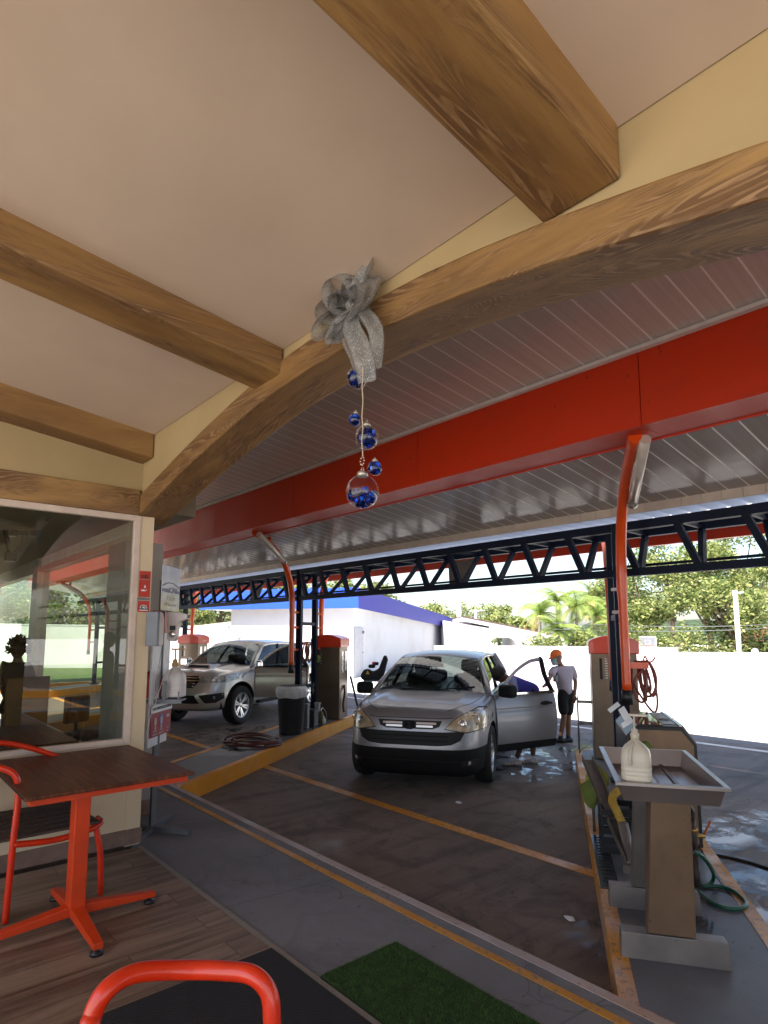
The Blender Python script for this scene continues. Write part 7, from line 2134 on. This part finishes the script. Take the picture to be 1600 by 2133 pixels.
# television bracket
p = at(20, 1110, d=6.3)
t = thing('tv_bracket', 'black television bracket hanging from the ceiling inside the window', 'bracket', p)
g = MB()
for a, b_ in (((2, 1068), (24, 1162)), ((8, 1108), (78, 1112)),):
    q0 = at(*a, d=6.3) - p; q1 = at(*b_, d=6.3) - p; g.tube([q0, q1], 0.022, 8)
g.build('bracket_arm', M['black'], t)
for a in ((22, 1160), (72, 1108), (24, 1108)):
    q = at(*a, d=6.3) - p; g = MB(); g.rbox(q - Vector((0.05, 0.05, 0.045)), q + Vector((0.05, 0.05, 0.045)), 0.01); g.build('joint', M['black'], t)
g = MB(); g.tube([at(52, 1052, d=6.4)-p, at(50, 1090, d=6.4)-p, at(46, 1130, d=6.4)-p, at(28, 1150, d=6.4)-p], 0.004, 5); g.build('cable', M['black'], t)
# ================================================================ BACKGROUND
M['white_wall'] = m_plaster('white wall paint', (0.74, 0.73, 0.76), 0.04)
M['build_wall'] = m_plaster('building wall paint', (0.56, 0.555, 0.58), 0.03)
M['blue_fascia'] = plain('blue fascia', (0.015, 0.085, 0.56), 0.55, var=0.05, sc=1)  # front of the band, brightened for the sun falling on it
M['blue_shaded'] = plain('shaded blue band', (0.022, 0.016, 0.26), 0.55, var=0.05, sc=1)  # same band on the side away from the sun, shade painted in
M['grey_door'] = plain('grey door', (0.36, 0.36, 0.39), 0.5)
M['roof_beige'] = plain('beige roof', (0.46, 0.40, 0.33), 0.8)
M['roof_line'] = plain('dark roof line', (0.10, 0.06, 0.05), 0.8)
# blue and white service building, aligned with the bays
K = Vector((-20.135, 15.861, -0.2))
sb_ = thing('service_building', 'white building with a broad blue roof band beyond the parked vehicles', 'building', K, ANGN)
# local: x across (right), y down the bay; the corner is the origin, body extends to -x and +y
g = MB(); g.box((-5.8, 0, 0), (0, 22.5, 2.93)); g.build('wall', M['build_wall'], sb_)
g = MB(); g.box((-7.2, -0.40, 2.92), (0.35, -0.34, 3.78)); g.build('fascia', M['blue_fascia'], sb_)
g = MB(); g.hexa([(0.29, -0.34, 2.92), (0.35, -0.34, 2.92), (0.35, 24.5, 2.25), (0.29, 24.5, 2.25)], [(0.29, -0.34, 3.78), (0.35, -0.34, 3.78), (0.35, 24.5, 3.05), (0.29, 24.5, 3.05)]); g.build('fascia', M['blue_shaded'], sb_, flip=None)
g = MB(); g.hexa([(-7.2, -0.34, 2.94), (0.29, -0.34, 2.94), (0.29, 22.5, 2.94), (-7.2, 22.5, 2.94)], [(-7.2, -0.34, 3.70), (0.29, -0.34, 3.70), (0.29, 22.5, 3.0), (-7.2, 22.5, 3.0)]); g.build('roof', M['white_wall'], sb_)
g = MB(); g.box((0.002, 0.15, 0.0), (0.03, 1.35, 2.12)); d_ = g.build('door', M['grey_door'], sb_)
g = MB(); g.rbox((0.03, 1.20, 1.85), (0.10, 1.27, 1.98), 0.01); g.build('door_light', M['steel_dark'], d_)
g = MB(); g.box((0.03, 1.22, 1.0), (0.07, 1.28, 1.03)); g.build('handle', M['steel_dark'], d_)
g = MB(); g.box((0.0, 0.0, 2.0), (0.028, 0.14, 2.30)); 
# boundary walls
def pix_wall(name, label, pts_top, d, base_z, m, thick=0.2, cat='wall'):
    g = MB(); n_ = len(pts_top)
    tops = [at(a, b, d=d) for a, b in pts_top]
    r0 = thing(name, label, cat, (tops[0].x, tops[0].y, base_z))
    o_ = r0.location
    back = Vector((_F.x, _F.y, 0)).normalized()*thick
    for i in range(n_-1):
        a, b = tops[i]-o_, tops[i+1]-o_
        if abs(a.x-b.x)+abs(a.y-b.y) < 1e-4: continue
        a0 = Vector((a.x, a.y, 0)); b0 = Vector((b.x, b.y, 0))
        g.hexa([a0, b0, b0+back, a0+back], [a, b, b+back, a+back])
    g.build('wall_face', m, r0, flip=None, weld=0.001)
    g = MB()
    for i in range(n_-1):
        a, b = tops[i]-o_, tops[i+1]-o_
        if abs(a.x-b.x)+abs(a.y-b.y) < 1e-4: continue
        f2 = -back*0.12
        up_ = Vector((0, 0, 0.05))
        g.hexa([a+f2, b+f2, b+back*1.1, a+back*1.1], [a+f2+up_, b+f2+up_, b+back*1.1+up_, a+back*1.1+up_])
    g.build('coping', m, r0, flip=None)
    return r0
pix_wall('boundary_wall', 'sunlit white boundary wall to the right behind the man in the cap', [(905, 1347), (1100, 1348), (1412, 1351)], 23.0, -0.2, M['white_wall'])
pix_wall('boundary_wall', 'lower white boundary wall at the far right under the trees', [(1412, 1361), (1600, 1362), (1800, 1364)], 23.0, -0.2, M['white_wall'])
pix_wall('boundary_wall', 'tall white boundary wall at the far left beyond the lawn', [(-500, 1296), (-100, 1300), (270, 1304), (500, 1306)], 29.0, -0.2, M['white_wall'])
p = at(1575, 1440, z=-0.2); p = at(1576, 1400, d=22.6)
g = MB(); g.rbox((-0.08, -0.08, 0), (0.08, 0.08, 1.08), 0.01); g.ball((0, 0, 1.18), 0.13, 14)
o = g.build('gate_post', M['grey_door'], None); o.location = (p.x, p.y, -0.2); tag(o, 'grey post topped with a white globe against the far right wall', 'post')
# lamp post, poles
def pole(px, y0, y1, d, r, label, m, arm=0):
    a = at(px, y1, d=d); b = at(px, y0, d=d)
    t = thing('utility_pole', label, 'pole', (a.x, a.y, min(a.z, -0.2)))
    h_ = b.z-min(a.z, -0.2)
    g = MB(); g.lathe([(r*1.25, 0), (r, h_)], 12); g.build('shaft', m, t)
    if arm:
        g = MB(); u = Vector((_Rr.x, _Rr.y, 0)); g.tube([Vector((0, 0, h_-0.12)), u*arm + Vector((0, 0, h_-0.08))], r*0.4, 8); g.build('arm', m, t)
    return t
M['pole_white'] = plain('white pole', (0.66, 0.64, 0.62), 0.6)
pole(1541, 1228, 1372, 24.5, 0.085, 'white concrete pole rising behind the right boundary wall', M['pole_white'], 0.35)
pole(957, 1248, 1330, 60, 0.20, 'far white pole behind the blue roofed building', M['pole_white'])
pole(992, 1269, 1330, 44, 0.09, 'slim pole with a crossarm above the white house roof', M['pole_white'], 0.7)
# wires
for i, (y0, y1) in enumerate(((1299, 1305), (1312, 1313))):
    g = MB(); g.tube(spline([at(1150, y0-2, d=27), at(1350, (y0+y1)/2+2, d=27), at(1541, y1-2, d=25), at(1700, y1-14, d=25)], 6), 0.012, 5)
    o = g.build('power_line', M['grey_post'], None); tag(o, ('upper thin power line crossing in front of the trees', 'lower thin power line crossing in front of the trees')[i], 'cable')
# basketball hoop
a = at(1349, 1337, d=27.0)
t = thing('basketball_hoop', 'basketball backboard with an orange rim above the white wall', 'basketball hoop', (a.x, a.y, -0.2), R(YAW-90))
hb_ = a.z+0.2
g = MB(); g.box((-0.37, 0.0, hb_-0.22), (0.37, 0.03, hb_+0.24)); g.build('backboard', plain('grey backboard', (0.22, 0.23, 0.26), 0.3), t)
g = MB()
for q in (((-0.39, -0.24), (0.39, -0.20)), ((-0.39, 0.22), (0.39, 0.26)), ((-0.39, -0.24), (-0.34, 0.26)), ((0.34, -0.24), (0.39, 0.26)), ((-0.13, -0.12), (0.13, -0.10)), ((-0.13, 0.06), (0.13, 0.08)), ((-0.13, -0.12), (-0.11, 0.08)), ((0.11, -0.12), (0.13, 0.08))):
    g.box((q[0][0], -0.012, hb_+q[0][1]), (q[1][0], -0.001, hb_+q[1][1]))
g.build('board_lines', M['sign_white'], t)
g = MB(); g.tube([(0.20*math.cos(2*PI*k/20), -0.22+0.20*math.sin(2*PI*k/20), hb_-0.17) for k in range(20)], 0.014, 6, closed=True); g.build('rim', M['orange'], t)
g = MB(); g.box((-0.06, 0.03, 0), (0.06, 0.15, hb_)); g.build('stand', M['grey_post'], t)
# white house with a low raking roof
H0 = at(1050, 1340, d=42)
hs = thing('white_house', 'low white house with raking roof and arched opening behind the boundary wall', 'house', (H0.x, H0.y, -0.2), R(YAW-90))
def HL(px, py): 
    p = at(px, py, d=42); return ((p-H0).dot(_Rr), p.z+0.2)
def hwall(px0, px1, ytop0, ytop1, ybot=None, y0=0.0, dep=5.0, m='white_wall', nm='wall'):
    a = HL(px0, ytop0); b = HL(px1, ytop1); z0 = 0 if ybot is None else HL(px0, ybot)[1]
    g = MB(); g.hexa([(a[0], y0, z0), (b[0], y0, z0), (b[0], y0+dep, z0), (a[0], y0+dep, z0)], [(a[0], y0, a[1]), (b[0], y0, b[1]), (b[0], y0+dep, b[1]), (a[0], y0+dep, a[1])]); return g.build(nm, M[m], hs, flip=None)
hwall(925, 1020, 1292, 1308); hwall(1076, 1136, 1312, 1326); hwall(1136, 1168, 1326, 1331, None, 1.5, 3.5)
hwall(1020, 1076, 1304, 1314, 1328)
g = MB()
a0 = HL(1020, 1343); a1 = HL(1076, 1343); at_ = HL(1048, 1326)
arc = [(a0[0]+(a1[0]-a0[0])*(0.5-0.5*math.cos(PI*k/12)), a0[1]+(at_[1]-a0[1])*math.sin(PI*k/12)) for k in range(13)]
g.prism([(a0[0], at_[1]+0.02)] + arc[:7] + [(arc[6][0], at_[1]+0.02)], 0.0, 0.3, 'y'); g.prism([(arc[6][0], at_[1]+0.02)] + arc[6:] + [(a1[0], at_[1]+0.02)], 0.0, 0.3, 'y')
g.build('arch', M['white_wall'], hs, flip=None)
g = MB(); a = HL(1138, 1329); b = HL(1166, 1343); g.box((a[0], 1.45, b[1]), (b[0], 1.499, a[1])); g.build('window', M['dark_void'], hs)
a = HL(962, 1289); b = HL(1174, 1331)
g = MB(); g.hexa([(a[0], -0.8, a[1]-0.12), (b[0], -0.8, b[1]-0.12), (b[0], 5.5, b[1]-0.12), (a[0], 5.5, a[1]-0.12)], [(a[0], -0.8, a[1]+0.10), (b[0], -0.8, b[1]+0.10), (b[0], 5.5, b[1]+0.10), (a[0], 5.5, a[1]+0.10)]); rf = g.build('roof', M['white_wall'], hs, flip=None)
g = MB(); g.hexa([(a[0], -0.83, a[1]+0.10), (b[0], -0.83, b[1]+0.10), (b[0], 5.4, b[1]+0.10), (a[0], 5.4, a[1]+0.10)], [(a[0], -0.83, a[1]+0.20), (b[0], -0.83, b[1]+0.20), (b[0], 5.4, b[1]+0.20), (a[0], 5.4, a[1]+0.20)]); g.build('roof_edge', M['roof_line'], rf, flip=None)
# beige roofed low building on the left
H1 = at(430, 1320, d=33)
lb = thing('low_building', 'long low cream building with a beige sloping roof edge at the left', 'building', (H1.x, H1.y, -0.2), R(YAW-90))
def LL(px, py): p = at(px, py, d=33); return ((p-H1).dot(_Rr), p.z+0.2)
a = LL(300, 1325); b = LL(492, 1302)
g = MB(); g.hexa([(a[0], 0, 0), (b[0], 0, 0), (b[0], 3, 0), (a[0], 3, 0)], [(a[0], 0, a[1]), (b[0], 0, b[1]), (b[0], 3, b[1]), (a[0], 3, a[1])]); g.build('wall', M['cream_wall'], lb, flip=None)
g = MB(); g.hexa([(a[0], -0.6, a[1]), (b[0], -0.6, b[1]), (b[0], 3, b[1]), (a[0], 3, a[1])], [(a[0], -0.6, a[1]+0.22), (b[0], -0.6, b[1]+0.22), (b[0], 3, b[1]+0.22), (a[0], 3, a[1]+0.22)]); g.build('roof', M['roof_beige'], lb, flip=None)

# ---------------------------------------------------------------- vegetation
def m_leaf(name, col, tr=0.35):
    m, n, N, L, b = _new(name)
    v = _coord(N, L)
    f = _noise(N, L, v, 1.1, 4, 0.6)
    c = _ramp(N, L, f, [(0.3, [k*0.6 for k in col]), (0.5, col), (0.72, [min(1, k*1.7) for k in col])])
    L.new(c, b.inputs['Base Color'])
    b.inputs['Roughness'].default_value = 0.55
    t = N.new('ShaderNodeBsdfTranslucent'); L.new(c, t.inputs[0])
    mx = N.new('ShaderNodeMixShader'); mx.inputs[0].default_value = tr
    L.new(b.outputs[0], mx.inputs[1]); L.new(t.outputs[0], mx.inputs[2]); L.new(mx.outputs[0], N['Material Output'].inputs[0])
    return m
M['leaf_a'] = m_leaf('leaf green', (0.23, 0.27, 0.075)); M['leaf_b'] = m_leaf('leaf dark green', (0.075, 0.12, 0.03)); M['leaf_c'] = m_leaf('leaf yellow green', (0.44, 0.43, 0.17))
M['leaf_palm'] = m_leaf('palm green', (0.24, 0.32, 0.08), 0.45); M['leaf_dry'] = m_leaf('dry palm', (0.60, 0.46, 0.16), 0.4)
M['bark'] = plain('bark', (0.11, 0.075, 0.055), 0.9, var=0.4, sc=8, bump=0.5)
M['bark_pale'] = plain('pale palm bark', (0.30, 0.26, 0.21), 0.85, var=0.3, sc=8)
def leaves(g, c, rad, n, size, rr, mats=3, gap=0.0):
    for i in range(n):
        v = Vector((rr.gauss(0, 0.5), rr.gauss(0, 0.5), rr.gauss(0, 0.5)))
        if v.length > 1.25: v *= 1.1/v.length
        p = c + Vector((v.x*rad[0], v.y*rad[1], v.z*rad[2]))
        s = size*rr.uniform(0.6, 1.35)
        a = Vector((rr.uniform(-1, 1), rr.uniform(-1, 1), rr.uniform(-0.6, 0.6))).normalized()
        b = a.cross(Vector((rr.uniform(-1, 1), rr.uniform(-1, 1), rr.uniform(-1, 1)))).normalized()
        g.mi = rr.choice((0, 0, 0, 1, 1, 2)) if mats == 3 else 0
        g._f([g._v(p - a*s*0.5), g._v(p + b*s*0.28), g._v(p + a*s*0.55), g._v(p - b*s*0.28)])
    g.mi = 0
def tree(name, label, base, h, rad, n, size, seed, lean=(0, 0), trunk_r=0.16, clumps=16, low=0.35, group=None, cat='tree', flat=0.75):
    rr = random.Random(seed)
    t = thing(name, label, cat, (base[0], base[1], base[2]), 0, group)
    top = Vector((lean[0], lean[1], h-rad*flat))
    g = MB()
    g.tube(spline([(0, 0, 0), (lean[0]*0.3+rr.uniform(-.15, .15), lean[1]*0.3, h*0.3), (lean[0]*0.8, lean[1]*0.8, h*0.62), tuple(top)], 5), [trunk_r*(1-0.035*k) for k in range(16)], 9)
    g.build('trunk', M['bark'], t)
    cs = []
    g2 = MB(); gl = MB()
    for k in range(clumps):
        a = rr.uniform(0, 2*PI); e = rr.uniform(-0.75, 1.0)
        q = rad*rr.uniform(0.35, 1.0)
        c = top + Vector((math.cos(a)*q*math.sqrt(1-e*e*0.7), math.sin(a)*q*math.sqrt(1-e*e*0.7), e*rad*flat))
        st = Vector((lean[0]*0.6, lean[1]*0.6, h*rr.uniform(low, 0.7)))
        g2.tube(spline([st, st.lerp(c, 0.5)+Vector((rr.uniform(-.3, .3), rr.uniform(-.3, .3), rr.uniform(-.1, .4))), c], 4), [trunk_r*0.38*(1-0.09*j) for j in range(9)], 5)
        r_ = rad*rr.uniform(0.26, 0.46)
        leaves(gl, c, (r_, r_, r_*0.75), n//clumps, size, rr)
    g2.build('limbs', M['bark'], t)
    gl.build('crown', [M['leaf_a'], M['leaf_b'], M['leaf_c']], t)
    return t
def ground_at(px, d):
    p = at(px, 1318, d=d); return (p.x, p.y, -0.25)
big = [(1335, 31, 5.0, 2.0, 'mid-green tree just right of the orange arm above the wall'), (1400, 36, 7.4, 2.7, 'tall leafy tree right of the basketball backboard'), (1478, 33, 6.6, 2.5, 'broad tree with a visible thick trunk left of the white pole'),
       (1560, 36, 8.2, 3.0, 'highest dense tree reaching the truss at the right'), (1640, 30, 5.6, 2.4, 'yellow-green tree cut by the right edge of the photo'), (1290, 38, 5.2, 2.2, 'tree crown behind the navy column above the palms'), (1525, 28, 4.2, 1.7, 'low yellowish tree right behind the white pole')]
for i, (px_, d, h_, r_, lab) in enumerate(big):
    tree('broadleaf_tree', lab, ground_at(px_, d), h_, r_, 8200, 0.18, 20+i, (0.4*math.sin(i*2), 0.3*math.cos(i)), 0.17, 20, group='trees behind the right boundary wall')
for i, (px_, d, h_, r_, lab) in enumerate([(395, 44, 5.3, 2.4, 'leafy tree behind the low cream building at the left'), (455, 47, 5.6, 2.5, 'leafy tree left of the blue roof band'), (560, 50, 6.4, 2.4, 'tree crown showing above the blue roof left of the navy columns'),
       (700, 52, 6.6, 2.6, 'tree crown above the corner of the blue roof'), (780, 56, 6.2, 2.4, 'tree crown above the sloping end of the blue roof'), (630, 54, 6.8, 2.4, 'tree crown behind the navy columns above the blue roof')]):
    tree('broadleaf_tree', lab, ground_at(px_, d), h_, r_, 4200, 0.27, 50+i, (0.2, 0.1), 0.18, 16, group='trees behind the blue roofed building')
for i, (px_, d, h_, r_, lab) in enumerate([(905, 78, 5.4, 2.6, 'far round tree left of the three on the skyline'), (975, 74, 5.2, 3.2, 'far round tree in the middle of the skyline'), (1040, 68, 4.6, 2.3, 'far round tree right of the slim pole'), (1085, 50, 2.9, 1.4, 'low yellow-green tree at the left of the palms')]):
    tree('broadleaf_tree', lab, ground_at(px_, d), h_, r_, 4200, 0.30, 70+i, (0, 0), 0.2, 18, group='far trees on the skyline', flat=0.8)
for i, (px_, d, h_, r_, lab) in enumerate([(-60, 34, 5.2, 2.6, 'leafy tree beyond the far left wall, leftmost through the window'), (40, 36, 5.6, 2.6, 'leafy tree beyond the left wall, seen over the customer'), (140, 34, 5.0, 2.4, 'leafy tree beyond the left wall, seen in the middle of the window'), (235, 36, 5.4, 2.5, 'leafy tree beyond the left wall, seen near the window post'), (320, 38, 5.4, 2.3, 'leafy tree beyond the left wall behind the sanitizer stand')]):
    tree('broadleaf_tree', lab, ground_at(px_, d), h_, r_, 3200, 0.26, 90+i, (0.1, 0.2), 0.18, 14, group='trees beyond the left wall')
# palms
def palm(label, base, h, seed, n=15, fr=1.7, lean=(0, 0)):
    rr = random.Random(seed)
    t = thing('palm_tree', label, 'palm tree', base, 0, 'palms behind the boundary wall')
    top = Vector((lean[0], lean[1], h))
    g = MB(); g.tube(spline([(0, 0, 0), (lean[0]*0.2, lean[1]*0.2, h*0.4), tuple(top)], 6), [0.10-0.003*k for k in range(13)], 8); g.build('trunk', M['bark_pale'], t)
    g = MB()
    for k in range(n):
        a = 2*PI*k/n + rr.uniform(-0.2, 0.2); el = rr.uniform(-0.35, 1.25); ln = fr*rr.uniform(0.8, 1.15)
        g.mi = 1 if el < -0.12 and rr.random() < 0.7 else 0
        d0 = Vector((math.cos(a)*math.cos(el), math.sin(a)*math.cos(el), math.sin(el)))
        pts = []; p = top.copy(); d_ = d0.copy()
        for j in range(9):
            pts.append(p.copy()); p = p + d_*ln/8; d_ = (d_ + Vector((0, 0, -0.24))).normalized()
        sd_ = d0.cross(Vector((0, 0, 1))).normalized()
        for j in range(1, 9):
            for q in range(3):
                c_ = pts[j-1].lerp(pts[j], q/3); fwd_ = (pts[j]-pts[j-1]).normalized()
                L_ = 0.40*math.sin(PI*(0.12+0.80*(j+q/3)/9.3))
                for s in (1, -1):
                    tip = c_ + (sd_*s*0.8 + fwd_*0.65 + Vector((0, 0, -0.45))).normalized()*L_
                    w_ = fwd_*0.032
                    g._f([g._v(c_-w_), g._v(c_+w_), g._v(tip)])
        gm_ = g.mi
        g.tube(pts, [0.016-0.0015*j for j in range(9)], 4)
    g.mi = 0
    g.build('fronds', [M['leaf_palm'], M['leaf_dry']], t)
for i, (px_, d, h_, fr_, lab) in enumerate([(1120, 30, 2.9, 1.6, 'palm at the left end of the palm clump'), (1158, 31, 3.6, 1.8, 'tall palm with drooping yellow fronds left of centre in the clump'), (1198, 29, 3.2, 1.7, 'palm in the middle of the clump above the man in the cap'), (1232, 32, 3.9, 1.8, 'tallest palm beside the navy column'), (1252, 29, 2.8, 1.6, 'palm with dry hanging fronds against the navy column'),
       (1178, 28, 2.0, 1.3, 'low young palm leaning over the wall behind the man'), (1218, 28, 1.9, 1.3, 'low young palm next to the red hooded vacuum')]):
    g0 = ground_at(px_, d); palm(lab, g0, h_, 200+i, 17, fr_, (0.3*math.sin(i), 0.3*math.cos(i*2)))
def bush(label, px_, py_, d, r_, n, seed, sz=0.16):
    c_ = at(px_, py_, d=d); rr = random.Random(seed)
    t = thing('bush', label, 'bush', (c_.x, c_.y, -0.2), 0, 'bushes along the walls')
    g = MB()
    hz = c_.z+0.2
    for k in range(8): leaves(g, Vector((rr.uniform(-r_, r_)*0.7, rr.uniform(-r_, r_)*0.5, hz*rr.uniform(0.3, 1.0))), (r_*0.55, r_*0.5, r_*0.5), n//8, sz, rr)
    g.build('foliage', [M['leaf_a'], M['leaf_b'], M['leaf_c']], t)
    g = MB()
    for k in range(5): g.tube([(0, 0, 0), (rr.uniform(-r_, r_)*0.5, rr.uniform(-.2, .2), hz*0.8)], 0.025, 5)
    g.build('stems', M['bark'], t)
for i, (px_, py_, d, r_, lab) in enumerate([(1140, 1330, 27, 0.9, 'bush at the foot of the leftmost palm'), (1200, 1325, 27.5, 1.0, 'bush between the palms above the man'), (1290, 1325, 27.5, 1.0, 'dark bush behind the columns'), (1330, 1310, 29, 1.2, 'bush behind the basketball backboard'), (1395, 1325, 28, 1.2, 'bush right of the basketball backboard'),
        (1450, 1320, 29, 1.3, 'bush below the broad tree'), (1510, 1325, 28, 1.2, 'bush left of the white pole base'), (1580, 1330, 28, 1.2, 'bush right of the white pole base'), (1048, 1337, 48, 1.2, 'bush seen through the arch of the white house'), (1640, 1325, 28, 1.2, 'bush at the right edge of the wall')]):
    bush(lab, px_, py_, d, r_, 1500, 300+i)
# far wooded rise closing the horizon
g = MB()
M['hill'] = plain('far woodland', (0.030, 0.050, 0.018), 0.95, var=0.8, sc=0.9)
def hill(u, v):
    a = R(60 + 150*u); r_ = 120 + 25*v
    h_ = (3.2 + 1.6*math.sin(u*23) + 1.1*math.sin(u*51+1) + 0.7*math.sin(u*117))*math.sin(PI*min(1, v*1.0)*0.5)
    return (r_*math.cos(a), r_*math.sin(a), -0.3 + h_)
g.grid(hill, 220, 6)
struct('hills', g, M['hill'])
# pebble-stone house corner at the far right between trees
a = at(1592, 1345, d=40)
t = thing('orange_house', 'small orange and grey house glimpsed behind the trees at the far right', 'house', (a.x, a.y, -0.2), R(YAW-90))
g = MB(); g.box((-0.6, 0, 0), (3.5, 3, 2.2)); g.build('wall', plain('orange wall', (0.50, 0.20, 0.10), 0.8), t)
g = MB(); g.box((-1.0, -0.4, 2.2), (3.8, 3.4, 2.4)); g.build('roof', M['roof_beige'], t)
g = MB(); g.box((0.0, -0.02, 0.9), (0.8, -0.001, 1.8)); g.build('window', M['dark_void'], t)
